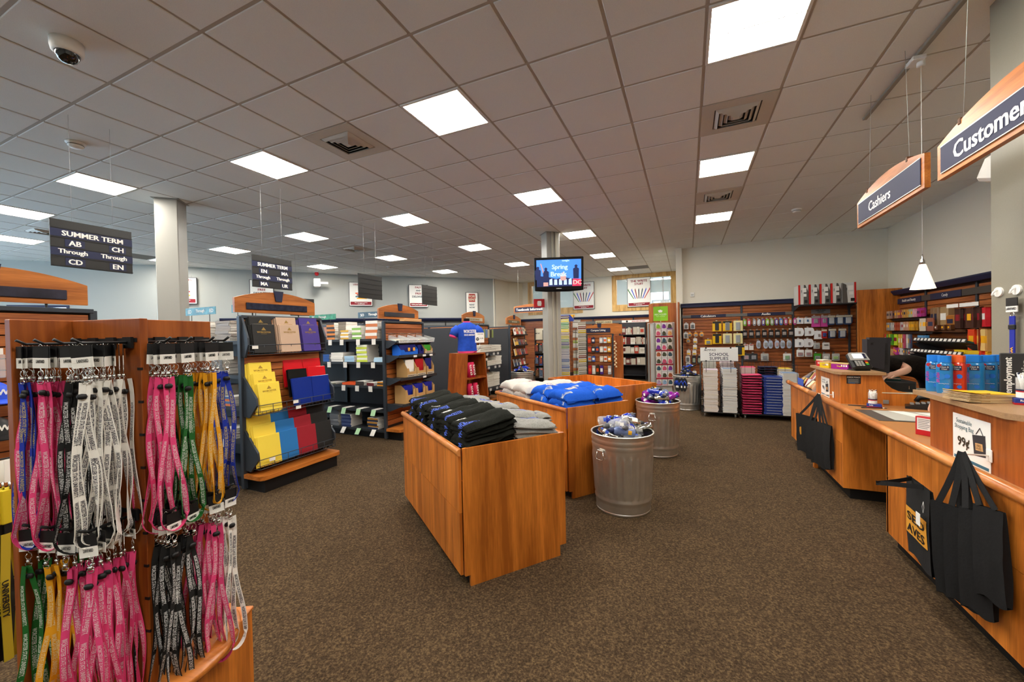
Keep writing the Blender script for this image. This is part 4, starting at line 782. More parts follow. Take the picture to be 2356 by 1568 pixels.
can('nearest galvanised can filled with water bottles', -.533, 3.505, -2.15); can('second galvanised can filled with blue and purple bottles', -.355, 5.236, -1.75); can('galvanised can of flip-flops beside the school supplies cart', -.02, 8.47, -1.5)
can('small far galvanised can of blue bottles by the paperback gondola', -3.55, 8.55, -1)
heap(-.533, 3.505, .685, 26, (0, 1, 2, 0, 3, 1, 0, 2), 'water bottle', 'the nearest can', 'bottles in the nearest can', seed=4)
heap(-.355, 5.236, .70, 26, (5, 1, 4, 3, 1, 3, 5, 4, 2), 'water bottle', 'the second can', 'bottles in the second can', seed=9)
heap(-3.55, 8.55, .68, 12, (1, 5, 1, 1), 'water bottle', 'the small far can', 'bottles in the far can', seed=3)
# flip-flops
SOLE = [(.05*math.cos(a)*(1 if math.sin(a) > 0 else .78), .13*math.sin(a)) for a in [2*math.pi*i/20 for i in range(20)]]
def flip(label, M, group='flip-flops in and on the far can'):
    t = thing('flip_flop', label, 'flip-flop', M=M, group=group); MB().prism(SOLE, 0, .018).build('sole', m_('sole_black', '17171a', .8), t)
    MB().tube([(-.045, -.02, .016), (-.02, .04, .045), (0, .075, .02), (.02, .04, .045), (.045, -.02, .016)], .007, 6).build('strap', BLUE, t); MB().box(-.012, .012, -.06, -.02, .018, .02).build('size_tag', WHITE, t)
rg = random.Random(5)
for k in range(11):
    a = rg.uniform(0, 6.28); r = .15*math.sqrt(rg.random()); M = Matrix.Translation((-.02+r*math.cos(a), 8.47+r*math.sin(a), .62+.02*k)) @ Matrix.Rotation(rg.uniform(0, 6.28), 4, 'Z') @ Matrix.Rotation(rg.uniform(-.35, .35), 4, 'X')
    flip('black flip-flop, %s from the bottom of the heap in the far can' % ORD[k], M)
for k, (dx, a) in enumerate(((-.33, -.9), (-.1, .0), (.02, .1), (-.26, -.8))):
    ang = -2.1+k*.0; bx = -.02+.275*math.cos(-1.75+dx*1.6); by = 8.47+.275*math.sin(-1.75+dx*1.6)
    M = Matrix.Translation((bx, by, .5)) @ Matrix.Rotation(-1.75+dx*1.6+math.pi/2, 4, 'Z') @ Matrix.Rotation(math.pi/2, 4, 'X')
    flip('black and blue flip-flop hanging outside the far can, %s from the left' % ORD[(0, 2, 3, 1)[k]], M)
# ---- mannequin on its wooden stand
sx, sy = -3.42, 5.82
t = thing('display_stand', 'tapered cherry stand with open shelves under the blue shirt form', 'display stand', (sx, sy, 0), math.radians(78))
def tp(z): return .34-.11*z/1.23
for s in (-1, 1): MB().prism([(s*tp(0), 0), (s*tp(0)-s*.025, 0), (s*tp(1.23)-s*.025, 1.23), (s*tp(1.23), 1.23)] if s > 0 else [(s*tp(0)-s*.025, 0), (s*tp(0), 0), (s*tp(1.23), 1.23), (s*tp(1.23)-s*.025, 1.23)], -.2, .2, 'y').build('side_panel', WR, t)
for z in (.08, .45, .80, 1.205): MB().box(-tp(z)+.02, tp(z)-.02, -.195, .195, z, z+.025).build('shelf', WR, t)
MB().box(-.22, .22, .18, .2, .1, 1.2).build('back_panel', WR, t)
t = thing('shirt_form', 'blue printed T-shirt on a black torso form', 'mannequin', (sx, sy, 1.231), math.radians(40))
PRF = [(0, .165, .10), (.06, .16, .10), (.2, .155, .105), (.32, .175, .115), (.40, .18, .11), (.45, .15, .085), (.48, .09, .065), (.5, .055, .055)]
def tor(u, v):
    k = u*(len(PRF)-1); i = min(int(k), len(PRF)-2); f = k-i; z, a, b_ = [PRF[i][j]*(1-f)+PRF[i+1][j]*f for j in range(3)]
    q = .006*noise.noise(V((v*9, z*14, 2))); th = 2*math.pi*v; return ((a+q)*math.cos(th), (b_+q)*math.sin(th), z+.02)
SHB = mat('tshirt_blue', '1f4fc0', .85, noise_s=18, noise_a=.14)
MB().grid(tor, 28, 32, closed_v=True).build('shirt', SHB, t)
for s in (-1, 1):
    MB().tube([(s*.14, 0, .42), (s*.2, 0, .37), (s*.235, -.01, .29)], [.07, .075, .07], 14).build('sleeve', SHB, t); MB().tube([(s*.233, -.01, .295), (s*.245, -.012, .262)], [.066, .06], 12).build('under_sleeve', PINK, t)
MB().lathe([(.16, 0), (.165, .03)], 30, cap=False).build('under_hem', PINK, t); t.children[-1].scale = (1, .63, 1)
MB().lathe([(.058, .505), (.066, .52), (.058, .53)], 18, cap=False).build('under_collar', PINK, t); MB().lathe([(0, .5), (.05, .5), (.048, .575), (.05, .58), (0, .582)], 18, cap=False).build('neck_cap', BLACK, t)
text(t, 'WORCESTER', (.03, -.118, .36), (1, .1, 0), (0, 0, 1), .055, WHITE, w=.22, off=.008); text(t, 'STATE UNIVERSITY', (.03, -.118, .30), (1, .1, 0), (0, 0, 1), .03, WHITE, w=.2, off=.008)
t = thing('price_sign', 'small white price card beside the blue shirt form', 'sign', (sx+.27, sy-.05, 1.40), math.radians(25)); MB().bbox(-.075, .075, -.003, .003, 0, .165, .001).build('card', WHITE, t); MB().lathe([(0, 0), (.026, 0), (.026, .002), (0, .002)], 20, M=Matrix.Translation((-.035, -.003, .06)) @ Matrix.Rotation(math.pi/2, 4, 'X')).build('badge', BLACK, t); text(t, 'VIP', (-.035, -.0055, .06), (1, 0, 0), (0, 0, 1), .016, WHITE); text(t, '12.95', (.035, -.003, .07), (1, 0, 0), (0, 0, 1), .02, BLACK); text(t, 'VALUE ITEM', (.01, -.003, .14), (1, 0, 0), (0, 0, 1), .012, BLACK); MB().tube([(-.1, .06, -.165), (0, .01, -.1), (0, .004, .02)], .004, 6).build('stem', CHROME, t)
for k in range(4):
    z = (.475, .475, .825, .825)[k]; x = (-.08, .06, -.1, -.02)[k]; M = Matrix.Translation((sx, sy, 0)) @ Matrix.Rotation(math.radians(78), 4, 'Z') @ Matrix.Translation((x, -.13, z)) @ Matrix.Rotation(-.15, 4, 'Y')
    t = thing('rolled_shirt', 'rolled crimson shirt, %s in the shirt stand' % ('left in the lower shelf', 'right in the lower shelf', 'left in the upper shelf', 'right in the upper shelf')[k], 'shirt', M=M, group='rolled shirts in the stand')
    MB().tube([(0, 0, 0), (0, .01, .12), (.01, .01, .25)], [.045, .05, .045], 12).build('roll', m_('shirt_crimson', 'c8144a', .8), t); text(t, 'STATE', (.0, -.047, .13), (0, 0, 1), (-1, 0, 0), .045, WHITE, off=.006)
# ================================================================ CHECKOUT
def cabinet(label, x, ys, toe=True, z0=.095, xb=1.66, post=None):
    y1, y0 = max(ys), min(ys); t = thing('counter_cabinet', label, 'cabinet', (x, (y0+y1)/2, 0)); cy = (y0+y1)/2
    MB().box(.02, xb-x, y0-cy+.004, y1-cy-.022, z0, .772).build('carcass', WD, t); MB().box(.055, xb-x, y0-cy+.004, y1-cy-.004, 0, z0).build('toe_kick', KICK, t)
    for a, b_ in zip(ys[:-1], ys[1:]):
        for c, d in ((z0, .48), (.483, .775)): MB().box(0, .018, min(a, b_)-cy+.0012, max(a, b_)-cy-.0012, c, d).build('front_panel', WD, t)
    return t
c1 = cabinet('near checkout cabinet with black shopping bags', 1.24, [3.52, 3.24, 2.97, 2.595, 2.22, 1.85, 1.5], xb=1.77); MB().box(0, .53, 3.5-2.51, 3.525-2.51, .095, .775).build('end_panel', WD, c1)
c2 = cabinet('far checkout cabinet below the card terminal', 1.24, [5.22, 4.94, 4.66, 4.38]); cy = 4.8; MB().box(0, .42, 4.36-cy, 4.3795-cy, .095, .775).build('end_panel', WD, c2); MB().box(-.004, .03, 5.222-cy, 5.27-cy, 0, .78).build('corner_post', WD, c2)
c3 = cabinet('farthest checkout cabinet below the snack display', 1.245, [6.30, 5.96, 5.62, 5.285]); MB().box(0, .42, 6.28-5.79, 6.30-5.79, 0.095, .775).build('end_panel', WD, c3)
def rail_prism(t, cx, y0, y1): r = .026; MB().prism([(cx+r*math.sin(a)*.95, .808+r*math.cos(a)) for a in [i*math.pi/8 for i in range(16)]], y0, y1, 'y', sm=True).build('rail', RAIL, t)
t = thing('worktop', 'long low checkout worktop with round wooden front rail', 'worktop', (1.24, 3.4, 0)); MB().prism([(0, -1.9), (.55, -1.9), (.55, .23), (.8, .23), (.8, 1.32), (.42, 1.32), (.42, 1.87), (0, 1.87)], .7765, .80).build('top', mat('worktop_lam', 'b07a48', .4, noise_s=90, noise_a=.06), t); rail_prism(t, -.018, -1.9, 1.865)
t = thing('worktop', 'short far worktop carrying the snack display', 'worktop', (1.245, 5.8, 0)); MB().box(0, .42, -.525, .5, .7765, .80).build('top', MATS['worktop_lam'], t); rail_prism(t, -.022, -.52, .505); rail_prism(t, -.024, .40, .52)
# raised ledges
t = thing('counter_ledge', 'raised near counter ledge with face wash bottles and a price sign', 'counter', (1.304, 2.7, .80)); MB().box(0, .02, -.6, .43, 0, .285).build('front_panel', WR, t); MB().box(.02, .36, .41, .43, 0, .285).build('end_panel', WR, t); MB().box(.34, .36, -.6, .41, 0, .285).build('back_panel', WR, t)
MB().prism([(-.02, .575), (-.025, -.22), (.06, -.32), (.45, -.4), (.45, .575)], .285, .312).build('ledge_top', TOPM, t)
t = thing('counter_ledge', 'raised far counter ledge with the card terminal', 'counter', (1.304, 4.63, .80)); MB().box(0, .02, .02, .78, 0, .275).build('front_panel', WD, t)
cv = [(0, 0), (0, .275), (.3, .275), (.305, .25), (.315, .22), (.335, .19), (.37, .155), (.42, .13), (.5, .117), (.62, .112), (.85, .11), (.85, 0)]
MB().prism(cv[::-1], .0, .02, 'y').build('end_panel', WD, t); MB().prism([(-.042, .82), (-.042, .02), (.0, -.035), (.32, -.035), (.32, .82)], .275, .3).build('ledge_top', TOPM, t); MB().box(.3, .85, -.004, .024, .11, .118).build('panel_cap', CREAM, t)
MB().box(.045, .15, -.003, 0, .19, .265).build('policy_plate', BLACK, t); text(t, 'CHECK POLICY', (.097, -.003, .25), (1, 0, 0), (0, 0, 1), .01, WHITE); 
for k in range(6): MB().box(.055, .14-.01*(k % 2), -.0036, -.003, .232-.007*k, .235-.007*k).build('policy_line', GREY, t)
text(t, 'PAYCHECK', (.085, -.003, .197), (1, 0, 0), (0, 0, 1), .006, SKY)
# shelf behind with register gear
t = thing('back_counter', 'low back counter carrying the black cash drawer', 'counter', (2.0, 5.15, 0)); MB().box(-.3, .28, -.4, .3, .84, .87).build('top', CREAM, t); MB().box(-.28, .26, -.36, .28, 0, .84).build('carcass', WD, t)
t = thing('cash_drawer', 'black cash drawer on the back counter under the green stapler', 'cash drawer', (1.88, 5.25, .871)); MB().bbox(-.17, .14, -.17, .2, 0, .1, .004).build('body', CHAR, t); MB().bbox(-.16, .13, -.176, -.17, .012, .088, .002).build('drawer_front', BLACK, t); MB().box(.08, .084, -.179, -.176, .03, .06).build('lock', CHROME, t)
t = thing('stapler', 'translucent green stapler on the cash drawer', 'stapler', (1.86, 5.18, .972), -.05); SG = m_('stapler_green', '0c5a50', .2, coat=.6)
MB().prism([(-.075, .0), (-.075, .03), (-.05, .042), (.0, .046), (.05, .042), (.075, .034), (.075, .024), (-.02, .022), (-.06, 0)], -.018, .018, 'y').build('arm', SG, t); MB().bbox(-.075, .078, -.018, .018, 0, .009, .003).build('base', SG, t); MB().box(-.03, .074, -.008, .008, .015, .022).build('magazine', CHROME, t)
t = thing('keyboard', 'black keyboard right of the cash drawer', 'keyboard', (2.17, 5.1, .871), -.1); MB().bbox(-.11, .2, -.08, .08, 0, .02, .003).build('base', CHAR, t)
for r in range(4):
    for k in range(12): MB().box(-.1+.024*k, -.08+.024*k, -.07+.034*r, -.045+.034*r, .02, .026).build('key', GREY if r else LGREY, t)
# POS monitor seen from the back
M = Matrix.Translation((1.665, 5.02, 1.095)) @ Matrix.Rotation(math.radians(14), 4, 'Z'); t = thing('monitor', 'dark register monitor seen from behind on the far ledge', 'monitor', M=M)
MB().prism([(-.03, 0.0), (.15, -.045), (.165, .31), (-.02, .315)], .0, .045, 'y').prism([(-.085, .04), (.06, .0), (.07, .26), (-.085, .30)], -.07, .0, 'y').build('housing', m_('monitor_grey', '2e2d33', .45), t)
for k in range(14): MB().box(.062, .135, -.003, .0, .05+.015*k, .056+.015*k).build('vent_slot', BLACK, t)
MB().box(-.05, .05, -.03, .06, 0.005, .06).build('stand', BLACK, t); MB().prism([(-.05, .245), (-.03, .245), (-.038, .255), (-.025, .268), (-.05, .262)], -.072, -.07, 'y').build('logo', BLACK, t)
# card terminal
M = Matrix.Translation((1.50, 4.78, 1.10)) @ Matrix.Rotation(math.radians(18), 4, 'Z'); t = thing('card_terminal', 'grey and black card terminal on the far ledge', 'card terminal', M=M)
MB().bbox(-.06, .07, -.03, .09, 0, .012, .004).build('base', BLACK, t); MB().cyl((0, .04, .01), (0, .04, .06), .025, 10).build('stand', BLACK, t); K = Matrix.Translation((0, .02, .085)) @ Matrix.Rotation(math.radians(52), 4, 'X')
MB().bbox(-.085, .085, -.085, .085, -.025, .02, .014, 0, K).build('body', m_('term_black', '1f2022', .4), t); MB().prism([(-.084, .0), (.084, .0), (.078, .078), (.06, .088), (-.06, .088), (-.078, .078)], .0205, .026, 'z', 0, K).build('face_plate', m_('term_silver', 'b4b4b0', .35), t)
MB().box(-.05, .035, .02, .07, .026, .028, 0, K).build('screen', mat('term_screen', (.85, .88, .9), .3, emit=.5), t)
for k in range(4): MB().box(.042, .062, .018+.014*k, .028+.014*k, .026, .03, 0, K).build('side_key', NAVY2, t)
for r in range(4):
    for k in range(3): MB().box(-.055+.026*k, -.036+.026*k, -.018-.015*r, -.008-.015*r, .0205, .024, 0, K).build('key', LGREY, t)
for k, m in enumerate((RED, YEL, m_('key_green', '2fae4a'))): MB().box(.034, .056, -.02-.017*k, -.007-.017*k, .0205, .025, 0, K).build('function_key', m, t)
# candy boxes on the far ledge
def candybox(label, x, y, z, rz, sx, sy, sz, m, word, m2, tm):
    t = thing('candy_box', label, 'box', (x, y, z), rz); MB().bbox(-sx/2, sx/2, -sy/2, sy/2, 0, sz, .002).build('box', m, t); MB().box(-sx/2-.001, sx/2+.001, -sy/2-.001, sy/2+.001, sz*.86, sz+.001).build('lid_edge', m2, t)
    text(t, word, (0, -sy/2-.001, sz*.5), (1, 0, 0), (0, 0, 1), sz*.32, tm, wmax=sx*.8)
    for k in range(3): MB().box(sx*(.1+.13*k), sx*(.18+.13*k), -sy/2-.0015, -sy/2, sz*.45, sz*.75).build('window_print', WHITE, t)
PP = m_('candy_purple', '9a1a8c', .4); YY = m_('candy_yellow', 'f0d020', .4)
candybox('purple candy box beside the card terminal', 1.41, 4.93, 1.10, -.95, .17, .09, .06, PP, 'Snaps', m_('kraft', 'd8b878'), YY); candybox('yellow candy box left of the purple candy box', 1.335, 5.09, 1.10, -1.15, .12, .09, .06, YY, 'Candy', m_('kraft', 'd8b878'), PP); candybox('red gum box at the far end of the ledge', 1.35, 5.3, 1.10, -1.3, .12, .08, .07, RED, 'GUM', CREAM, WHITE)
# snack display on the far worktop
t = thing('snack_display', 'sloped clear snack display at the far end of the checkout', 'display', (1.42, 5.72, .80)); 
MB().prism([(-.15, 0), (.2, 0), (.2, .26), (.1, .26), (-.15, .07)], -.3, -.295, 'y').prism([(-.15, 0), (.2, 0), (.2, .26), (.1, .26), (-.15, .07)], .295, .3, 'y').box(-.15, .2, -.295, .295, 0, .006).build('shell', CLEAR, t); MB().prism([(-.155, 0), (.2, 0), (.2, .26), (-.155, .06)], .3, .306, 'y').box(-.156, -.15, .05, .3, 0, .1).build('header_card', m_('snack_blue', '3a60c0', .5), t)
SNK = [m_('snk%d' % i, c, .4) for i, c in enumerate(('d8a040', '6a2a18', 'e8c85a', 'b07a4a', 'c8ccd0', '3a2418', 'f0e0b0', '8a1e1e'))]
snk_me = [MB().bbox(-.035, .035, -.012, .012, -.05, .05, .006).mesh('snack_bag', m) for m in SNK]
for r in range(3):
    for k in range(9):
        M = Matrix.Translation((1.31+.085*r, 5.46+.064*k, .865+.065*r)) @ Matrix.Rotation(rnd(-.3, .3)+math.pi/2, 4, 'Z') @ Matrix.Rotation(rnd(.4, .8), 4, 'X')
        link('snack_bag', snk_me[(k*3+r*5) % 8], None, 'snack bag, %s from the near end in the %s row of the snack display' % (ORD[k], ('front', 'middle', 'back')[r]), 'snack', 'snack bags in the clear display', M=M)
for k, (x, y, z) in enumerate(((1.36, 5.55, 1.115), (1.40, 5.62, 1.10), (1.37, 5.48, 1.10))):
    t = thing('snack_jar', 'small snack jar, %s from the left above the snack display' % ORD[2-k], 'jar', (x, y, .80+.27), 0, 'jars above the snack display'); MB().lathe([(.0, 0), (.025, 0), (.027, .01), (.027, .06), (.02, .07), (0, .07)], 12, cap=False).build('jar', SNK[(k*3+1) % 8], t); MB().lathe([(.0, .068), (.021, .068), (.021, .085), (0, .085)], 12, cap=False).build('lid', RED, t)
# price signs
def sign99(label, x, y0, y1, z0, z1, small=False):
    t = thing('price_sign', label, 'sign', (x, (y0+y1)/2, z0)); w_ = (y1-y0)/2; H = z1-z0; R_, U_ = (0, -1, 0), (0, 0, 1)
    MB().box(-.0015, 0, -w_, w_, 0, H).build('sheet', WHITE, t); MB().box(-.0022, -.0015, -w_*.92, w_*.92, H*.06, H*.12).build('stripe', m_('stripe_teal', '2a6a86'), t)
    text(t, 'Sustainable\nShopping Bag', (-.0015, w_*.35, H*.79), R_, U_, H*.24, m_('ink_dteal', '2c5a66'), wmax=w_*1.05, bold=0); text(t, '99¢', (-.0015, w_*.38, H*.42), R_, U_, H*.24, m_('ink_brown', '3a3020'), wmax=w_*.95, bold=.05)
    MB().prism([(-w_*.8, H*.3), (-w_*.2, H*.26), (-w_*.1, H*.66), (-w_*.75, H*.72)], -.0026, -.0015, 'x').build('picture_bag', m_('pic_dark', '33343a'), t); MB().prism([(-w_*.66, H*.4), (-w_*.28, H*.38), (-w_*.26, H*.52), (-w_*.62, H*.54)], -.0032, -.0026, 'x').build('picture_label', m_('pic_tan', 'd8a870'), t)
    text(t, 'USED\nSAVES', (-.0032, -w_*.45, H*.46), R_, U_, H*.1, m_('ink_brown', '3a3020'), wmax=w_*.3, bold=0); MB().tube([(-.003, -w_*.65, H*.71), (-.003, -w_*.5, H*.84), (-.003, -w_*.3, H*.7)], .0015, 5).build('picture_handle', m_('pic_dark', '33343a'), t)
sign99('white 99 cent shopping bag sign on the near ledge', 1.303, 2.615, 2.905, .79, 1.04); sign99('white 99 cent shopping bag sign on the far ledge', 1.303, 4.94, 5.21, .805, 1.0)
# shopping bags on the rail
BAG = mat('bag_black', '0d0d0e', .9, noise_s=90, noise_a=.25, bump=.15)
def bag(label, a, b_, z1, z0, hook, group, out=(0, 0), fold=.05, pr=False, side=None):
    a, b_ = V((a[0], a[1], z1)), V((b_[0], b_[1], z1)); n = (b_-a).cross(Z0).normalized(); t = thing('shopping_bag', label, 'bag', ((a.x+b_.x)/2, (a.y+b_.y)/2, z0), group=group); o = t.location
    def fr(u, v, s):
        p = a.lerp(b_, u)+V((0, 0, (z0-z1)*v)); q = math.sin(v*2.6)*fold*.5+.006*noise.noise(V((u*4+z1*9, v*5, s))); return p+n*(s*(.006+q*.6))+V((out[0]*v, out[1]*v, .012*math.sin(u*6)*(v > .9)))-o
    b = MB().grid(lambda u, v: fr(u, v, 1), 8, 12).grid(lambda u, v: fr(u, v, -1), 8, 12)
    for u in (0, 1): b.grid(lambda k, v: fr(u, v, 1).lerp(fr(u, v, -1), k)+(a-b_).normalized()*(0 if k in (0, 1) else (-.02 if u == 0 else .02)), 2, 12)
    b.grid(lambda u, k: fr(u, 1, 1).lerp(fr(u, 1, -1), k), 8, 2).build('bag_body', BAG, t)
    for s in (1,):
        p0, p1, h = fr(.22, 0, s), fr(.75, 0, s), V(hook)-o+n*.008*s; pts = []
        for k in range(13):
            f = k/12; base = p0.lerp(p1, f); q = 1-abs(2*f-1)**2.2; pts.append(base.lerp(V((h.x*(1)+(base.x-h.x)*.06, h.y+(base.y-h.y)*.06, h.z)), q))
        bb = MB()
        for i in range(12):
            d = (pts[i+1]-pts[i]).normalized(); w_ = d.cross(n).normalized()*.012; e = n*.0015
            bb.add([pts[i]-w_-e, pts[i]+w_-e, pts[i+1]+w_-e, pts[i+1]-w_-e, pts[i]-w_+e, pts[i]+w_+e, pts[i+1]+w_+e, pts[i+1]-w_+e], [(0, 1, 2, 3), (7, 6, 5, 4), (0, 4, 5, 1), (3, 2, 6, 7), (0, 3, 7, 4), (1, 5, 6, 2)])
        bb.build('handle', BAG, t)
    if pr:
        s = pr; P = lambda u, v: fr(u, v, s)+n*.0025*s; MB().grid(lambda u, v: P(.02+.9*u, .38+.34*v), 8, 8).build('print_label', m_('bag_label', 'd8962c', .7), t)
        for w_, v0, v1 in (('SED', .43, .54), ('AVES', .58, .69)):
            me = text_mesh(w_, BLACK); vs = [fr(.10+.74*(v.co.x/me['w']+.5), v1+(v0-v1)*(v.co.y/me['h']+.5), s)+n*.005*s for v in me.vertices]; MB().add(vs, [list(p.vertices) for p in me.polygons]).build('lettering', BLACK, t)
    return t
hk = (1.20, 2.60, .90); G_ = 'black shopping bags on the near counter'
bg1 = bag('black shopping bag with an orange printed label, foremost on the near counter', (1.13, 2.94), (1.115, 2.67), .665, .235, (.94, 2.80, .645), G_, (.01, 0), .03, 1)
bag('plain black shopping bag just behind the printed one', (1.10, 2.64), (1.195, 2.53), .64, .19, hk, G_, (.02, -.01), .05)
bag('plain black shopping bag in the middle of the near bundle', (1.12, 2.57), (1.2, 2.47), .65, .20, hk, G_, (.01, 0), .05); bag('plain black shopping bag second from the wall end of the near bundle', (1.14, 2.50), (1.205, 2.41), .67, .22, hk, G_, (.0, -.02), .05); bag('plain black shopping bag last in the near bundle', (1.16, 2.44), (1.21, 2.35), .71, .32, hk, G_, (0, -.03), .05)
t = thing('price_tag', 'white swing tag on the printed black shopping bag', 'tag', (1.10, 2.71, .60)); MB().tube([(0, 0, 0), (.0, .012, -.03), (0, .004, -.06), (0, -.006, -.03), (0, 0, 0)], .0008, 4).build('string', WHITE, t); MB().bbox(-.022, -.02, -.02, .02, -.125, -.06, .0004).build('card', WHITE, t)
t = thing('bag_hook', 'white hook under the near price sign', 'hook', (1.296, 2.62, .885)); MB().bbox(0, .006, -.02, .02, -.03, .03, .003).build('plate', WHITE, t); MB().tube([(0, 0, 0), (-.09, 0, .0), (-.105, 0, .012)], .004, 8).build('peg', WHITE, t)
hk2 = (1.19, 4.80, .86); G2_ = 'black shopping bags on the far counter'
b2 = bag('flat black shopping bag foremost of the far bundle', (1.04, 5.02), (1.15, 4.76), .625, .23, hk2, G2_, (.01, .01), .01)
MB().prism([(.06, -.02), (.08, .01), (.08, .05), (.06, .06)], -.01, .0, 'x', M=Matrix.Translation((-.045, -.07, .22))).build('print_mark', m_('bag_label', 'd8962c', .7), b2)
for k in range(3): bag('plain black shopping bag, %s from the front behind the flat far one' % ORD[k], (1.09+.03*k, 4.84-.05*k), (1.19+.01*k, 4.64-.05*k), .60, .2-.02*(k == 1), hk2, G2_, (.0, 0), .05)
t = thing('bag_hook', 'white hook under the far price sign', 'hook', (1.296, 4.82, .855)); MB().bbox(0, .006, -.02, .02, -.03, .03, .003).build('plate', WHITE, t); MB().tube([(0, 0, 0), (-.1, 0, .0), (-.115, 0, .012)], .004, 8).build('peg', WHITE, t)
# ---- things on the near ledge (top z = 1.112)
ZL = 1.1125
def wash(label, x, y, rz, body_m, cap_m, word, wm, w_=.062, dot=RED):
    t = thing('face_wash_bottle', label, 'bottle', (x, y, ZL), rz, 'face wash bottles on the near ledge'); n = 20; t.scale = (1.12, 1.12, 1.14)
    def bd(u, v):
        a = 2*math.pi*v; k = 1 if .05 < u < .86 else (.9 if u <= .05 else 1-.35*((u-.86)/.14)**1.5); ca, sa = math.cos(a), math.sin(a)
        return (w_/2*k*math.copysign(abs(ca)**.6, ca), .021*k*math.copysign(abs(sa)**.6, sa), .165*u)
    MB().grid(bd, 12, n, closed_v=True).add([bd(0, j/n) for j in range(n)], [list(range(n))]).build('body', body_m, t)
    MB().prism([(w_*.42*math.copysign(abs(math.cos(a))**.6, math.cos(a)), .019*math.copysign(abs(math.sin(a))**.6, math.sin(a))) for a in [i*math.pi/8 for i in range(16)]], .158, .192).build('cap', cap_m, t)
    y0 = -.0216; MB().bbox(-.014, .02, y0-.0006, y0, .118, .142, .0003).build('brand_label', NAVY2, t); text(t, 'Clean &\nClear', (.003, y0-.0006, .13), (1, 0, 0), (0, 0, 1), .018, WHITE, wmax=.03, off=.0003, bold=0)
    def disc(x, z, r, m): MB().prism([(x+r*math.cos(a), z+r*math.sin(a)) for a in [i*math.pi/7 for i in range(14)]], y0-.0004, y0, 'y').build('print_dot', m, t)
    disc(-.016, .142, .009, dot); disc(-.012, .085, .017, SKY if word != 'BOOST' else RED); disc(.012, .088, .011, m_('dot_blue', '1f74d8')); disc(.012, .035, .009, m_('dot_blue', '1f74d8'))
    text(t, word, (-.02, y0-.0006, .08), (0, 0, 1), (-1, 0, 0), .011, wm, wmax=.06, off=.0003); text(t, 'morning burst', (0, y0-.0006, .05), (1, 0, 0), (0, 0, 1), .006, WHITE, off=.0003, bold=0)
WB = m_('gel_blue', '2a86c8', .12, alpha=.88, coat=.5); WO = m_('gel_orange', 'd8381a', .15, alpha=.95, coat=.5); CB = m_('cap_blue', '1c80e0', .35); CO = m_('cap_orange', 'f0601c', .35); MG = m_('print_magenta', 'd23aa0'); BY = m_('print_gold', 'f0c81e')
LW = ('left end', 'second from the left', 'third from the left')
wash('blue face wash bottle at the left end of the ledge row', 1.357, 3.215, -.55, WB, CB, 'SPLASH', MG); wash('blue face wash bottle second from the left in the ledge row', 1.37, 3.135, -.55, WB, CB, 'SPLASH', MG); wash('orange face wash bottle in the ledge row', 1.43, 3.14, -.75, WO, CO, 'BOOST', BY, dot=LIME); wash('wide blue face wash bottle right of the orange bottle', 1.505, 3.165, -.42, WB, CB, 'SPLASH', MG, .08)
for k, (x, y) in enumerate(((1.585, 3.2), (1.645, 3.235), (1.45, 3.225), (1.54, 3.245))): wash('blue face wash bottle, %s at the shaded back right of the ledge row' % ORD[k], x, y, -.4, WB, CB if k != 2 else CO, 'SPLASH', MG)
# booklets
bm_ = [MB().prism([(-.105+.21*i/8, .012*k_*(1-i/8)**3) for i in range(9)]+[(.105-.21*i/8, .003+.012*k_*(i/8)**3) for i in range(9)], -.07, .07, 'y').mesh('booklet', m) for k_, m in ((.6, m_('env_cream', 'd8b888', .7)), (.8, m_('env_tan', 'e6cc9c', .7)), (1, m_('env_yellow', 'f4c022', .6)))]
for k in range(14):
    t = link('booklet', bm_[2 if k == 13 else k % 2], None, 'yellow covered booklet, %s up in the pile on the near ledge' % ORD[k], 'booklet', 'booklets piled on the near ledge', None, (1.37+rnd(-.003, .003), 2.84+rnd(-.003, .003), ZL+.0032*k), .30+rnd(-.03, .03))
    if k == 13: MB().box(-.01, .05, -.05, .05, .0026, .0032).build('address_label', WHITE, t); MB().lathe([(0, .0026), (.014, .0026), (.014, .0034), (0, .0034)], 14, (-.045, .02, 0)).build('print_dot', YY, t); text(t, '2 ? 1', (.02, .0, .0032), (0, -1, 0), (1, 0, 0), .012, GREY)
MB().bbox(-.02, .02, -.003, .003, -.004, .046, .001).build('rubber_band', m_('band_tan', 'b0803c'), None, label='tan rubber band around the booklet pile', cat='rubber band', loc=(1.36, 2.768, ZL+.004), rz=.3)
t = thing('leaflet_holder', 'black leaflet box lettered employment at the right of the near ledge', 'leaflet box', (1.575, 2.98, ZL), -.42); MB().bbox(-.05, .16, -.03, .03, 0, .24, .003).build('box', m_('box_char', '2b2a2a', .5), t); text(t, 'employment', (-.02, -.03, .125), (0, 0, 1), (-1, 0, 0), .035, WHITE, wmax=.2); text(t, 'application', (.035, -.03, .125), (0, 0, 1), (-1, 0, 0), .035, LGREY, wmax=.2)
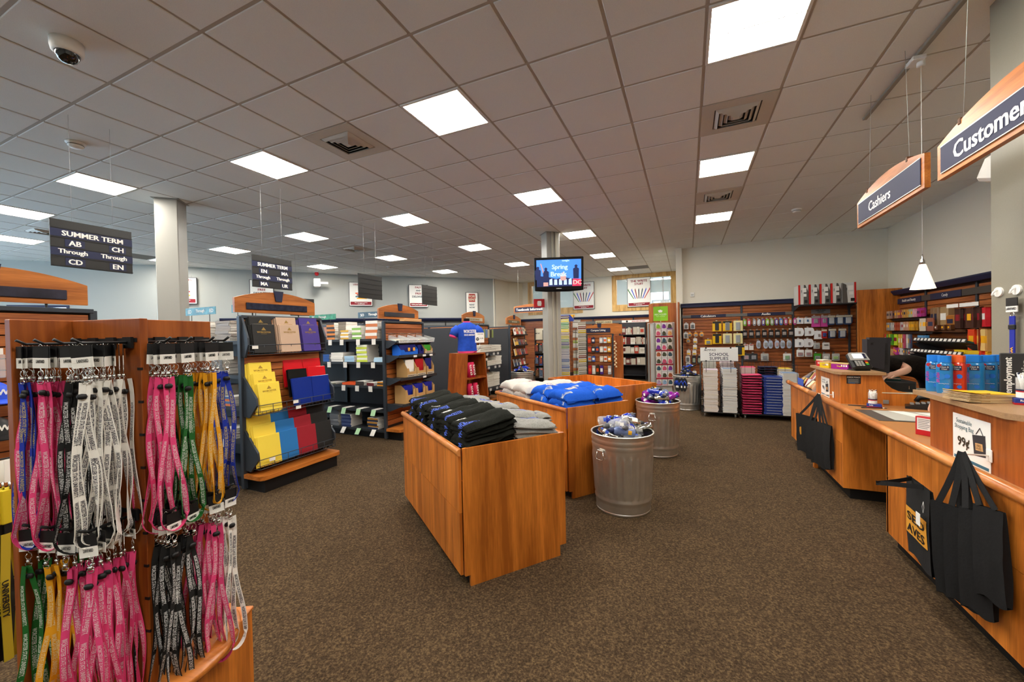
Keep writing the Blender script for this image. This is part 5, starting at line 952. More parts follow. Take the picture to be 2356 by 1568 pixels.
def rally(label, x, y, z, rz, cl, cg):
    t = thing('pen_box', label, 'pen holder', (x, y, z), rz); MB().bbox(-.05, .05, -.035, .035, .0, .03, .002).build('box', m_('rally_blue', '263a90', .45), t); MB().box(-.0505, .0505, -.0355, .0355, .0, .009).build('red_base', RED, t); text(t, 'Rally', (-.02, -.0355, .02), (1, 0, 0), (0, 0, 1), .013, WHITE)
    c = thing('pen_cup', cl, 'cup', (x-.008, y+.006, z+.0305), rz); MB().lathe([(0, 0), (.03, 0), (.03, .035), (.031, .04), (.032, .1), (.03, .1), (.029, .01), (0, .008)], 18, cap=False).build('cup', CLEAR, c); MB().lathe([(.0305, .002), (.0305, .03)], 18, cap=False).build('white_band', WHITE, c); MB().lathe([(.0308, .03), (.0308, .036)], 18, cap=False).build('red_band', RED, c); MB().lathe([(.031, .036), (.0312, .044)], 18, cap=False).build('blue_band', NAVY2, c)
    for k in range(11):
        a = 2*math.pi*k/11; p = thing('pen', 'white pen, %s clockwise in the %s' % (ORD[k], cg), 'pen', (x-.008, y+.006, z+.0305), rz, 'pens in the '+cg)
        b0 = V((.014*math.cos(a+1.5), .014*math.sin(a+1.5), .01)); b1 = V((.024*math.cos(a), .024*math.sin(a), .115)); MB().cyl(b0, b1, .0035, 6).build('barrel', WHITE, p); MB().cyl(b1, b1+(b1-b0).normalized()*.008, .0028, 6).build('cap', (NAVY2, WHITE)[k % 2], p)
rally('blue Rally pen box on the low worktop'.replace('Rally ', ''), 1.505, 4.50, .80, -.3, 'clear pen cup on the low worktop', 'worktop cup'); rally('blue pen box at the right end of the near ledge', 1.515, 2.775, ZL, -.3, 'clear pen cup at the right end of the near ledge', 'ledge cup')
# ---- low worktop: desk mat, pens, photo box, phone
t = thing('desk_mat', 'grey desk mat with white papers on the low worktop', 'desk mat', (1.55, 4.05, .80)); MB().bbox(-.235, .25, -.2, .27, 0, .004, .001).build('mat', m_('mat_dark', '4a4540', .5), t)
MB().box(-.13, .24, -.17, .25, .004, .005).build('sheet', m_('sheet_grey', 'b4b4ac', .6), t); MB().prism([(-.02, .25), (.08, .25), (.22, -.15), (.1, -.17)], .005, .006).build('paper', WHITE, t); MB().prism([(.14, .22), (.23, .22), (.23, -.1)], .005, .006).build('paper', WHITE, t)
t = thing('pen', 'black and silver pen lying by the desk mat', 'pen', (1.47, 4.43, .805), .1); MB().cyl((-.08, 0, 0), (.07, 0, 0), .0045, 8).build('barrel', BLACK, t); MB().cyl((.07, 0, 0), (.1, 0, 0), .0046, 8).build('grip', CHROME, t)
t = thing('pen', 'thin dark pen on a cord behind the desk mat', 'pen', (1.40, 4.52, .805), -.2); MB().cyl((-.07, 0, 0), (.06, 0, 0), .004, 8).build('barrel', CHAR, t); MB().tube([(-.07, 0, 0), (-.12, .02, 0), (-.16, -.01, 0), (-.2, .03, 0)], .0015, 5).build('cord', CHROME, t)
t = thing('card_box', 'red and white carton standing before the near ledge', 'box', (1.405, 3.41, .80), -.9); MB().bbox(-.05, .05, -.02, .02, 0, .12, .002).build('carton', RED, t); MB().box(-.04, .044, -.0212, -.02, .035, .112).build('panel', WHITE, t)
for k in range(6): MB().box(-.034, .035-.01*(k % 3), -.0218, -.0212, .1-.011*k, .104-.011*k).build('print_line', GREY, t)
t = thing('face_wash_tube', 'small blue tube beside the red and white carton', 'tube', (1.452, 3.36, .80), -.9); MB().lathe([(.012, 0), (.014, .003), (.014, .09), (.01, .11)], 12).build('tube', SKY, t); MB().lathe([(.011, .108), (.011, .125), (0, .127)], 10, cap=False).build('cap', WHITE, t)
t = thing('desk_phone', 'black desk phone on the low worktop', 'phone', (1.86, 4.55, .80), -.35); MB().prism([(-.12, 0), (.1, 0), (.1, .06), (-.12, .02)], -.1, .1, 'y').build('base', m_('phone_black', '1d1c1c', .35), t); MB().tube([(-.05, .06, .05), (-.03, .06, .085), (.04, .06, .095), (.09, .06, .07)], [.018, .02, .02, .018], 10).build('handset', m_('phone_black', '1d1c1c'), t)
for r in range(3):
    for k in range(4): MB().box(-.09+.035*k, -.065+.035*k, -.08+.035*r, -.055+.035*r, .035+.006*k, .042+.006*k).build('key', GREY, t)
t = thing('cable_clip', 'small grey outlet plate on the curved wooden panel', 'outlet', (1.63, 4.626, .815)); MB().bbox(-.02, .02, -.006, .003, 0, .035, .002).build('plate', GREY, t)
# ---- hooks and lanyard on the pier
def oval_hook(label, y, z):
    t = thing('wall_hook', label, 'hook', (1.8, y, z)); MB().prism([(.038*math.cos(a), .03*math.sin(a)) for a in [i*math.pi/10 for i in range(20)]], -.01, .0, 'x').build('plate', WHITE, t); MB().tube([(-.01, 0, .012), (-.028, 0, .0), (-.034, 0, -.018), (-.026, 0, -.022)], .006, 8).build('hook', WHITE, t)
oval_hook('empty white oval hook on the grey pier', 3.528, 1.712); oval_hook('white oval hook holding the blue lanyard on the grey pier', 3.378, 1.712)
t = thing('lanyard', 'wide blue lanyard with black buckle hanging on the grey pier', 'lanyard', (1.775, 3.375, 1.70)); MB().box(-.004, 0, -.045, .045, -.085, -.035).build('tag_top', BLACK, t); MB().box(-.0045, .0005, -.045, .045, -.12, -.085).build('tag_base', WHITE, t); text(t, 'LANYARD', (-.0045, 0, -.1), (0, -1, 0), (0, 0, 1), .016, BLACK, wmax=.08)
MB().tube([(0, .016*math.cos(a), -.135+.014*math.sin(a)) for a in [i*.785 for i in range(8)]], .0025, 5, closed=True).build('ring', CHROME, t); MB().bbox(-.003, .003, -.022, .022, -.20, -.145, .001).bbox(-.003, .003, -.02, .02, -.60, -.22, .001).build('strap', m_('lan_blue', '16279a', .7), t); MB().bbox(-.008, .006, -.024, .024, -.225, -.195, .004).build('buckle', BLACK, t); text(t, 'WORCESTER', (-.003, 0, -.42), (0, 0, -1), (0, -1, 0), .022, YEL)
# ================================================================ BACK WALL: calculators, audio, flash drives (faces -Y)
YB = 10.47
t = thing('slatwall_unit', 'cherry slatwall along the back wall under the Calculators and Audio signs', 'slatwall', (1.5, YB, 0))
MB().box(-1.63, 1.72, 0, .1, 0, 2.09).build('backing', m_('slat_groove', '3a1c0c', .7), t)
for s, (x0, x1) in enumerate(((-1.60, -.38), (-.34, .60), (.64, 1.72))):
    me = MB().bbox(x0, x1, -.014, .0, 0, .0695, .003).mesh('slat', SLATM)
    for k in range(26): o = link('slat', me, t); o.location = (0, 0, .11+k*.0762)
for x in (-1.62, -.36, .62, 1.6):
    MB().bbox(x-.02, x+.02, -.03, .0, 0, 2.09, .003).build('upright', STEEL, t)
MB().prism([(-.08, 2.09), (.1, 2.09), (.1, 2.185), (-.1, 2.185), (-.1, 2.165), (-.085, 2.15)], -1.64, .62, 'x').build('cornice', NAVY, t)
MB().box(-1.62, .62, -.04, -.016, 1.84, 1.905).build('sign_channel', m_('channel_grey', '6a6a68', .45), t)
for w_, x0, x1 in (('Calculators', -1.42, -.68), ('Audio', -.25, .475)): p = MB().box(x0, x1, -.046, -.04, 1.838, 1.907).build('sign_plate', NAVY, t); text(t, w_, ((x0+x1)/2, -.046, 1.872), (1, 0, 0), (0, 0, 1), .05, WHITE)
MB().box(.64, 1.58, -.55, .0, 2.0, 2.02).build('top_shelf', CHAR, t)
for x in (.64, 1.57): MB().prism([(0, 1.9), (-.1, 1.93), (-.5, 2.0), (0, 2.0)], x, x+.012, 'x', M=Matrix(((1, 0, 0, 0), (0, 1, 0, 0), (0, 0, 1, 0), (0, 0, 0, 1)))).build('bracket', STEEL, t)
MB().box(.95, 1.28, -.022, -.016, 1.84, 1.93).build('flash_sign', m_('sign_grey', '8a8c8e', .4), t); text(t, 'USB FLASH\nDRIVES', (1.115, -.022, 1.89), (1, 0, 0), (0, 0, 1), .06, CHAR)
MB().bbox(3.06, 3.73, 9.86, 9.9, 0, 2.255, .004).build('end_panel', WD, label='tall plain cherry panel between the back wall and the candy wall', cat='panel')
MB().bbox(-.20, -.165, 9.95, 10.55, 0, 2.2, .003).build('end_panel', WR, label='narrow cherry end panel at the left edge of the calculators wall', cat='panel')
# printer boxes on the top shelf
PBX = m_('printer_white', 'd8d8d4', .45); PRD = m_('printer_red', 'd0201c', .45); PGR = m_('printer_grey', '5a5652', .4)
for k in range(5):
    x = (2.20, 2.38, 2.56, 2.74, 2.95)[k]; w_ = .17 if k < 4 else .22; t = thing('printer_box', 'white and red printer box, %s from the left on the high shelf' % ORD[k], 'box', (x, 10.13, 2.021), 0, 'printer boxes on the high shelf')
    MB().bbox(-w_/2, w_/2, -.2, .2, 0, .40, .003).build('carton', PBX, t); sgn = 1 if k == 4 else -1; MB().box(sgn*w_/2-.001-.03*(sgn > 0), sgn*w_/2+.03*(sgn < 0)+.001, -.203, -.19, 0, .403).build('red_band', PRD, t)
    MB().prism([(0, 0), (w_/2, .0), (w_/2, .25), (w_*.2, .4), (w_*.05, .4)] if k < 4 else [(-w_/2, .0), (-w_*.1, .0), (-w_*.2, .36), (-w_/2, .4)], -.2025, -.2, 'y').build('print_shade', PGR, t)
    MB().box(-w_*.1, w_*.3, -.204, -.2025, .25, .34).build('print_window', WHITE, t); MB().box(0, w_*.3, -.204, -.2025, .16, .22).build('print_window', WHITE, t); MB().bbox(w_*.1, w_*.4, -.206, -.2025, .03, .09, .002).build('print_printer', BLACK, t); text(t, 'PIXMA', (-w_*.18, -.2025, .27), (0, 0, 1), (-1, 0, 0), .014, CHAR)
# hanging goods (blister packs on pegs)
PEG = MB().tube([(0, 0, 0), (0, -.13, 0), (0, -.14, .01)], .003, 5).bbox(-.018, .018, -.002, .004, -.02, .015, .001).mesh('peg', CHROME)
def peg(parent, x, z): o = link('peg', PEG, parent); o.location = (x-parent.location.x, -.014, z)
SW = [o for o in bpy.data.objects if o.name.startswith('slatwall_unit')][0]
def blister(w_, h_, card, shell, inner, iw=.5, ih=.6, iz=-.1, shp='rect', topc=None):
    P = []
    if shp == 'rect': poly = [(-w_/2, -h_), (w_/2, -h_), (w_/2, -.01), (w_/2-.012, 0), (-w_/2+.012, 0), (-w_/2, -.01)]
    elif shp == 'oval': poly = [(w_/2*math.copysign(abs(math.cos(a))**.7, math.cos(a)), -h_/2+h_/2*math.sin(a)) for a in [i*math.pi/10 for i in range(20)]]
    else: poly = [(-w_/2, -h_), (w_*.25, -h_)]+[(w_*.25+w_*.25*math.sin(a), -h_/2-h_/2*math.cos(a)) for a in [i*math.pi/8 for i in range(1, 8)]]+[(w_*.25, 0), (-w_/2, 0)]
    P.append(('card', MB().prism(poly, -.003, .001, 'y').mesh('card', card)))
    if inner: P.append(('product', MB().bbox(-w_*iw/2, w_*iw/2, -.028, -.004, iz*h_-ih*h_, iz*h_, .006).mesh('product', inner)))
    if shell: P.append(('bubble', MB().bbox(-w_*iw/2-.008, w_*iw/2+.008, -.032, -.003, iz*h_-ih*h_-.008, iz*h_+.008, .008).mesh('bubble', shell)))
    if topc: P.append(('header', MB().box(-w_/2+.004, w_/2-.004, -.0036, -.003, -h_*.22, -.004).mesh('header', topc)))
    return P
def hang(name, parts, x, z, label, cat, group, n=2, unit=None, wob=.12):
    peg(unit or SW, x, z+.012)
    for k in range(n):
        t = thing(name, label+(', '+ORD[k]+' on its peg' if n > 1 else ''), cat, (x+rnd(-.004, .004), YB-.145+.035*k, z), rnd(-wob, wob), group)
        for nn, me in parts: link(nn, me, t)
CY = m_('calc_yellow', 'f0be12', .45); CK = m_('calc_dark', '24262c', .4); CW = m_('calc_grey', '7c858c', .4); CCR = m_('calc_cream', 'e8dca0', .5)
calc = [blister(.185, .235, CY, None, CK, .42, .72, -.18, 'rect', BLACK), blister(.185, .235, CY, CLEAR, CK, .42, .72, -.18, 'rect', BLACK), blister(.185, .235, CCR, CLEAR, CW, .42, .72, -.18, 'rect', None)]
for r, z in enumerate((1.74, 1.45)):
    for k, x in enumerate((.625, .84, 1.05)): hang('calculator', calc[(k+r) % 3 if r == 0 or k else 0] if k < 2 else calc[2], x, z, 'graphing calculator in a yellow pack, %s in the %s row' % (ORD[k], ('upper', 'lower')[r]), 'calculator', 'calculators on the slatwall', 1)
hang('calculator', calc[0], 1.08, 1.18, 'graphing calculator pack behind the school supplies sign', 'calculator', 'calculators on the slatwall', 1)
sm = [blister(.1, .14, m_('memo_white', 'e0e0dc'), None, m_('memo_grey', '6a6e70'), .6, .6, -.25), blister(.09, .11, m_('bat_orange', 'f0a020', .4), CLEAR, m_('bat_dark', '4a3a2c', .3, metal=.5), .6, .45, -.35, 'oval'), blister(.085, .12, m_('pk_white', 'e8e8e4'), None, m_('pk_yellow', 'f0c030'), .8, .3, -.55), blister(.09, .18, CHAR, CLEAR, m_('ear_green', '7a9a5a'), .5, .5, -.3)]
def rw(z, xs, kinds, nm, desc):
    for k, x in enumerate(xs): hang(nm, sm[kinds[k % len(kinds)]], x, z, '%s, %s from the left' % (desc, ORD[k]), 'pack', 'small packs at the left of the slatwall', 1)
rw(1.71, (-.03, .11), (0,), 'memo_pack', 'white memo pack on the calculator wall top row'); rw(1.49, (-.04, .05, .18, .30), (0, 1, 1, 1), 'battery_pack', 'battery pack in the second row of the calculator wall'); rw(1.35, (.01, .16), (1, 2), 'battery_pack', 'battery pack in the third row of the calculator wall'); rw(1.20, (.16,), (2,), 'battery_pack', 'battery pack alone in the fourth row of the calculator wall'); rw(1.07, (.02, .14), (2,), 'battery_pack', 'battery pack in the fifth row of the calculator wall'); rw(.93, (.0, .13, .25), (0, 3, 3), 'cable_pack', 'cable pack in the sixth row of the calculator wall'); rw(.78, (.0,), (0,), 'cable_pack', 'cable pack in the seventh row of the calculator wall'); rw(.58, (.0, .14), (2,), 'card_pack', 'blue card pack low on the calculator wall')
hang('calculator', blister(.15, .12, m_('solar_yellow', 'f0be12'), None, CW, .55, .6, -.25), .44, 1.32, 'small desk calculator pack left of the school supplies sign', 'calculator', 'calculators on the slatwall', 1)
EC = ('8ac83c', 'd03a6a', '9aa0a8', 'c8ccd4', '5a4aa0', '9ad03c', '88b888', '6a4a9a', '3a7ac8', 'c04a8a', 'e08a3c', 'c84a9a')
for k, c in enumerate(EC): hang('earbuds', blister(.068, .15, m_('ec_'+c, c, .3), CLEAR, m_('ecin', 'e8e8ec'), .4, .5, -.25, 'oval'), 1.19+.0835*k+.02*(k > 1), 1.76, 'capsule pack of earbuds, %s in the top audio row' % ORD[k], 'earbuds', 'earbud packs on the slatwall', 1)
BKP = [blister(.095, .17, m_('aud_black', '1c1c20', .3), CLEAR, m_('aud_grey', c, .35), .55, .35, -.3) for c in ('8a6a5a', '6a6a70', 'b0a48a', 'a8b0b4')]
for k in range(8): hang('headphones', BKP[(0, 1, 0, 1, 2, 3, 3, 3)[k]], 1.19+.124*k, 1.51, 'black headphone pack, %s in the middle audio row' % ORD[k], 'headphones', 'headphone packs on the slatwall', 1)
WHP = [blister(.09, .18, m_('aud_pale', c, .3), CLEAR, m_('aud_in'+str(i), d, .4), .5, .4, -.3, 'oval') for i, (c, d) in enumerate((('b8c4d8', '4a5260'), ('b8b4ac', '6a6460'), ('c8d4e4', '5a6a7a'), ('c8c0c0', 'b07a7a')))]
for k, x in enumerate((1.45, 1.585, 1.68, 1.80, 1.90, 2.02)): hang('headphones', WHP[k % 4], x, 1.28, 'pale headphone pack, %s in the lower audio row' % ORD[k], 'headphones', 'headphone packs on the slatwall', 1)
for k, x in enumerate((1.20, 1.31)): hang('cable_pack', blister(.09, .13, m_('cab_white', 'e8e4e0'), None, m_('cab_red', 'c83a2a'), .7, .12, -.06), x, 1.20, 'white and red cable pack, %s below the headphones' % ORD[k], 'pack', 'cable packs', 1)
for k, x in enumerate((1.21, 1.35, 1.56, 1.98)): hang('speaker_pack', blister(.15, .16, (CHAR, CHAR, LGREY, m_('pk_white', 'e8e8e4'))[k], CLEAR, (MAROON, NAVY2, CHAR, PGN)[k], .5, .5, -.3), x, .99, 'small speaker pack, %s in the lowest audio row' % ORD[k], 'pack', 'speaker packs', 1)
FW_ = m_('flash_white', 'eceef0', .4)
fl = [blister(.13, .125, FW_, None, m_('fl_blue', '3a6aa0'), .2, .4, -.3), blister(.165, .175, FW_, CLEAR, m_('fl_red', '7a3a2a'), .16, .3, -.4, 'd'), blister(.165, .175, FW_, CLEAR, m_('fl_navy', '3a3a6a'), .16, .3, -.4, 'd')]
for k, x in enumerate((2.22, 2.36)): hang('flash_drive', fl[0], x, 1.755, 'square white flash drive pack, %s in the top row' % ORD[k], 'flash drive', 'flash drive packs', 2)
for k, (x, z) in enumerate(((2.21, 1.54), (2.385, 1.54), (2.55, 1.47), (2.21, 1.30), (2.375, 1.30))): hang('flash_drive', fl[1+(k == 3)], x, z, 'rounded white flash drive pack number %s from the top left' % ORD[k], 'flash drive', 'flash drive packs', 2)
for k, x in enumerate((2.5, 2.645)): hang('mouse_pack', blister(.155 if k == 0 else .12, .235, m_('ms_pink', 'd04aa0', .4), CLEAR, m_('ms_grey', '6a6670'), .4, .35, -.3, 'rect', LGREY), x, 1.79, 'pink computer mouse pack, %s of two' % ('left', 'right')[k], 'mouse pack', 'pink mouse packs', 1)
for k, (x, z) in enumerate(((2.77, 1.79), (2.91, 1.79), (3.05, 1.79), (2.78, 1.51), (2.95, 1.51))): hang('headset', blister(.14, .2, m_('hs_navy', '27406a', .4), CLEAR, m_('hs_silver', 'b8bcc0', .3), .55, .6, -.25, 'd', CREAM), x, z, 'headset pack with silver ear cup, %s from the left in the %s row' % (ORD[k % 3], ('upper', 'lower')[k > 2]), 'headset', 'headset packs', 1)
hang('memory_pack', blister(.1, .19, m_('mem_red', 'c02a2a', .4), None, m_('mem_blue', '3a4a8a'), .6, .4, -.4, 'rect', CREAM), 2.645, 1.50, 'red memory card pack beside the headsets', 'pack', 'memory packs', 1)
hang('adapter_pack', blister(.11, .13, LGREY, CLEAR, CHAR, .4, .5, -.3), 2.51, 1.22, 'grey adapter pack below the flash drives', 'pack', 'adapter packs', 1); hang('stylus_pack', blister(.13, .145, m_('pk_white', 'e8e8e4'), None, BLACK, .6, .08, -.3), 2.67, 1.22, 'white stylus pack below the flash drives', 'pack', 'stylus packs', 1)
for k, x in enumerate((2.22, 2.37, 2.52, 2.67, 2.83)): hang('cable_pack', blister(.13, .15, (m_('pk_white', 'e8e8e4'), m_('pk_white', 'e8e8e4'), PGN, LGREY, LGREY)[k], CLEAR, (MAROON, MAROON, m_('dkg', '1c4a30'), WHITE, LIME)[k], .6, .4, -.4), x, 1.07-.08*(k > 1), 'adapter pack, %s in the lowest flash drive row' % ORD[k], 'pack', 'adapter packs', 1)
t = thing('wall_sensor', 'small white sensor high on the back wall left of the printer boxes', 'sensor', (.12, 10.575, 2.36)); MB().bbox(-.045, .045, -.03, 0, 0, .1, .004).build('box', WHITE, t); MB().box(-.03, .03, -.034, -.03, .02, .06).build('lens', LGREY, t)
# ================================================================ RIGHT WALL: health and beauty, candy (faces -X)
XR = 3.70
SW2 = t = thing('slatwall_unit', 'cherry slatwall with navy cornice under the Health and Beauty and Candy signs', 'slatwall', (XR, 8.6, 0))
MB().box(0, .06, -1.9, 1.62, 0, 2.12).build('backing', MATS['slat_groove'], t)
for y0, y1 in ((-1.88, -.98), (-.92, .31), (.37, 1.6)):
    me = MB().bbox(-.014, 0, y0, y1, 0, .0695, .003).mesh('slat', SLATM)
    for k in range(26): o = link('slat', me, t); o.location = (0, 0, .11+k*.0762)
for y in (-.95, .34, 1.61): MB().bbox(-.03, 0, y-.02, y+.02, 0, 2.12, .003).build('upright', STEEL, t)
MB().prism([(-.1, 2.12), (.06, 2.12), (.06, 2.2), (-.14, 2.2), (-.14, 2.18), (-.12, 2.15)], -1.92, 1.7, 'y').build('cornice', NAVY, t); MB().box(-.045, -.016, -1.9, 1.6, 1.945, 2.04).build('sign_channel', m_('channel_dark', '44403c', .45), t)
for w_, y0, y1 in (('Health and Beauty', .42, 1.22), ('Candy', -.67, .13)): MB().box(-.052, -.045, y0, y1, 1.943, 2.042).build('sign_plate', NAVY, t); text(t, w_, (-.052, (y0+y1)/2, 1.99), (0, -1, 0), (0, 0, 1), .06, WHITE, wmax=.6)
MB().bbox(3.62, 3.74, 6.64, 6.68, 0, 2.45, .003).build('end_panel', WR, label='tall cherry end panel behind the grey pier', cat='panel')
def shelf_r(y0, y1, z, d, m=m_('shelf_dark', '2c2f33'), tilt=0): MB().box(-d, 0, y0-8.6, y1-8.6, z-.015, z).box(-d-.005, -d, y0-8.6, y1-8.6, z-.03, z+.012).build('shelf', m, SW2)
PR_ = random.Random(11)
def goods(name, cat, desc, y0, y1, z, n, mats, w_, h_, d_=.02, x=XR-.2, rows=1, shp='bag', lean=0, up=True, zj=.0):
    protos = []
    for m in mats:
        b = MB()
        if shp == 'bag': b.prism([(-w_/2, 0), (-w_*.42, -h_*.05), (-w_*.5, -h_*.5), (-w_*.42, -h_*.95), (-w_/2, -h_), (w_/2, -h_), (w_*.42, -h_*.95), (w_*.5, -h_*.5), (w_*.42, -h_*.05), (w_/2, 0)], -d_/2, d_/2, 'x')
        else: b.bbox(-d_/2, d_/2, -w_/2, w_/2, -h_, 0, min(w_, d_)*.15)
        protos.append((b.mesh(name, m), MB().box(-d_/2-.0012, -d_/2, -w_*.3, w_*.3, -h_*.62, -h_*.3).mesh('print', PR_.choice((WHITE, YEL, MAROON, NAVY2)))))
    for k in range(n):
        y = y1-(y1-y0)*(k+.5)/n; body, pr = protos[k*len(protos)//n]
        t = thing(name, '%s, %s from the far end' % (desc, ORD[k]), cat, (x+PR_.uniform(-.015, .015), y, z+PR_.uniform(-zj, zj)), PR_.uniform(-.35, .1)+lean, desc)
        link('pack', body, t)
        if cat != 'card': link('print', pr, t)
HB = lambda *c: [m_('hb_'+q, q, .4) for q in c]
shelf_r(8.5, 10.0, 1.66, .12); shelf_r(8.5, 10.0, 1.42, .12)
goods('remedy_pack', 'pack', 'remedy pack hanging in the top health row', 8.5, 9.95, 1.815, 22, HB('b8a088', 'a88a80', '8a5a3c', 'b08a70', 'a05a58', 'c89a50', 'b0b8a0', 'd8a0b0', 'c03a90', 'a0307a'), .09, .14, x=3.5)
goods('remedy_pack', 'pack', 'remedy pack hanging in the second health row', 8.55, 9.9, 1.60, 20, HB('888c90', 'b8b0a8', 'b05a3a', 'c0b8b8', 'c89a80', 'c8982c', 'b88a2c', 'd8c0c0'), .09, .15, x=3.5)
goods('gum_bag', 'pack', 'green and yellow gum bag in the third health row', 9.26, 9.74, 1.385, 5, HB('c03a2a', '5ab02a', 'c8d42a', '4a9a2a', 'b8d030'), .13, .2, x=3.42); goods('toothbrush_pack', 'pack', 'toothbrush pack in the third health row', 8.80, 9.24, 1.385, 10, HB('d8a84a', '6ab04a', 'b84a6a', 'd0ccc4', '7a8a9a', '44506a'), .05, .24, x=3.45); goods('tissue_pack', 'pack', 'blue tissue pack in the third health row', 8.42, 8.76, 1.37, 4, HB('5a9ac8', '4a88b8'), .11, .13, .05, x=3.5, shp='box')
goods('toiletry', 'pack', 'small toiletry pack in the fourth health row', 8.85, 9.72, 1.13, 12, HB('c09a6a', 'c84a70', 'b03a9a', 'd8d4d0', '6a6a70', 'b0a8a0'), .08, .12, .04, x=3.48, zj=.02); goods('toiletry', 'pack', 'detergent and medicine bottle in the bottom health row', 8.7, 9.7, .985, 11, HB('3a4aa8', 'f07a20', 'c02a3a', 'c85aa0', '1c5a38', '2a6a48', 'e0dcd4'), .07, .13, .05, x=3.46, shp='box')
shelf_r(8.6, 9.9, .85, .26)
goods('hair_dye_box', 'box', 'brown hair card fanned on the health shelf', 8.12, 8.48, 1.64, 4, HB('c8bca8', '6a3a28', '8a4a30'), .1, .2, x=3.42, lean=.5)
shelf_r(7.5, 8.4, 1.45, .2, BROWN)
goods('nut_bag', 'bag', 'clear bag of nuts on the candy shelf', 7.98, 8.34, 1.80, 4, HB('8a6a48', 'a88a60'), .17, .32, .09, x=3.54, shp='box'); goods('nut_bag', 'bag', 'amber tub on the candy shelf', 7.76, 7.96, 1.67, 1, HB('a8681c'), .2, .2, .14, x=3.55, shp='box'); goods('nut_bag', 'bag', 'small jar of dark candy on the candy shelf', 7.7, 8.3, 1.53, 4, HB('5a3018', '6a4020'), .08, .08, .06, x=3.46, shp='box')
goods('trail_mix', 'bag', 'brown trail mix bag hanging in the candy section', 7.02, 7.52, 1.745, 9, HB('3a2018', '4a281c', '42241a'), .17, .27, .03, x=3.42); goods('candy_bag', 'bag', 'red candy bag hanging at the near end', 6.88, 7.02, 1.73, 2, HB('d82030'), .17, .24, .04, x=3.42)
goods('price_card', 'card', 'white price card on the candy pegs', 6.95, 7.6, 1.81, 5, [WHITE], .09, .05, .002, x=3.36, shp='box', lean=.5)
# tilted bar racks
for r, (z, x) in enumerate(((1.30, 3.30), (1.13, 3.26), (.90, 3.20))):
    rk = thing('candy_rack', 'tilted candy bar shelf, %s from the top' % ORD[r], 'rack', (x, 7.70, z)); M = Matrix.Rotation(math.radians(20), 4, 'Y'); MB().box(-.01, .36, -.66, .66, -.02, -.005, 0, M).box(-.016, -.01, -.66, .66, -.02, .035, 0, M).build('tray', CHAR, rk)
    for s in (-.66, .66): MB().prism([(-.02, -.05), (.36, .0), (.36, -.25), (.2, -.25)], s-.01, s+.01, 'y').build('side_arm', CHAR, rk)
    for k in range(13): MB().box(-.019, -.016, -.63+.1*k, -.57+.1*k, -.008, .028, 0, M).build('price_strip', WHITE, rk)
    cols = ('1c7a78', '3aa0a0', 'd8d4c8', 'c84a3a', '3a9a4a', 'd8dce0', '2c4a5a', '3a3a4a', '8ab0b8', 'f0c020', 'e0b81c', '4a8a4a')
    for k in range(12):
        y = 7.70-.6+.105*k; c = cols[(k+r*5) % 12]
        for j in range(2):
            t = thing('candy_bar', 'candy bar lying on the %s tilted shelf, %s from the near end, %s in depth' % (ORD[r], ORD[k], ORD[j]), 'candy bar', M=Matrix.Translation((x, y, z)) @ M @ Matrix.Translation((.06+.15*j, 0, 0)) @ Matrix.Rotation(rnd(-.06, .06), 4, 'Z'), group='candy bars on tilted shelves'); MB().bbox(-.065, .065, -.042, .042, -.004, .016, .005).build('wrapper', m_('cb_'+c, c, .35), t); MB().box(-.04, .04, -.02, .02, .016, .0168).build('print', WHITE if k % 2 else NAVY2, t)
goods('candy_bag', 'bag', 'orange and brown candy bag on the lower pegs', 6.84, 7.16, 1.46, 4, HB('d84018', '8a3018', 'e0c07a', 'c89a5a'), .15, .28, .05, x=3.4); goods('candy_bag', 'bag', 'yellow candy bag low on the candy wall', 6.9, 7.24, 1.19, 5, HB('e8c418', 'd8b41c'), .2, .2, .06, x=3.34, lean=.3); goods('candy_bag', 'bag', 'red and yellow candy bag low at the near end', 6.7, 6.88, 1.19, 3, HB('d02818', 'e8a81c'), .18, .22, .05, x=3.34); shelf_r(6.72, 7.3, .98, .3)
# ================================================================ FAR AREA
GC = m_('wall_charcoal', '3a3b40', .6)
segs = [((-6.6, 12.35), (-9.53, 9.60)), ((-9.53, 9.60), (-11.9, 6.80))]
for k, (p, q) in enumerate(segs):
    p_, q_ = V(p+(0,)), V(q+(0,)); L_ = (q_-p_).length; M = frame(p_, q_-p_); t = thing('wall_shelving', ['charcoal wall shelving with navy cornice under the free delivery poster', 'charcoal wall shelving with navy cornice under the used books poster'][k], 'shelving', M=M)
    MB().box(0, L_-.02, .02, .1, 0, 2.06).build('back_panel', GC, t); MB().prism([(.02, 2.06), (.16, 2.06), (.2, 2.12), (.2, 2.155), (.02, 2.155)], 0, L_, 'x').build('cornice', NAVY, t); MB().box(0, L_, .1, .12, 1.9, 1.99).build('sign_channel', m_('channel_grey', '6a6a68'), t)
    for z in (.3, .7, 1.1, 1.5): MB().box(0, L_, .1, .4, z-.02, z).build('shelf', GC, t)
    for i in range(4): MB().box(L_*i/3-.02*(i > 0), L_*i/3+.02, .1, .13, 0, 2.06).build('upright', BLACK, t)
t = thing('wall_shelving', 'cherry slatwall under the interior windows with navy cornice', 'slatwall', (-3.1, 13.95, 0)); MB().box(-2.7, 2.8, .0, .1, 0, 2.04).build('backing', MATS['slat_groove'], t)
for x0, x1 in ((-2.68, -1.35), (-1.3, .03), (.08, 1.4), (1.45, 2.78)):
    me = MB().bbox(x0, x1, -.012, 0, 0, .142, .003).mesh('slat', SLATM)
    for k in range(13): o = link('slat', me, t); o.location = (0, 0, .15+k*.1455)
    MB().bbox(x1+.005, x1+.045, -.03, 0, 0, 2.04, .003).build('upright', STEEL, t)
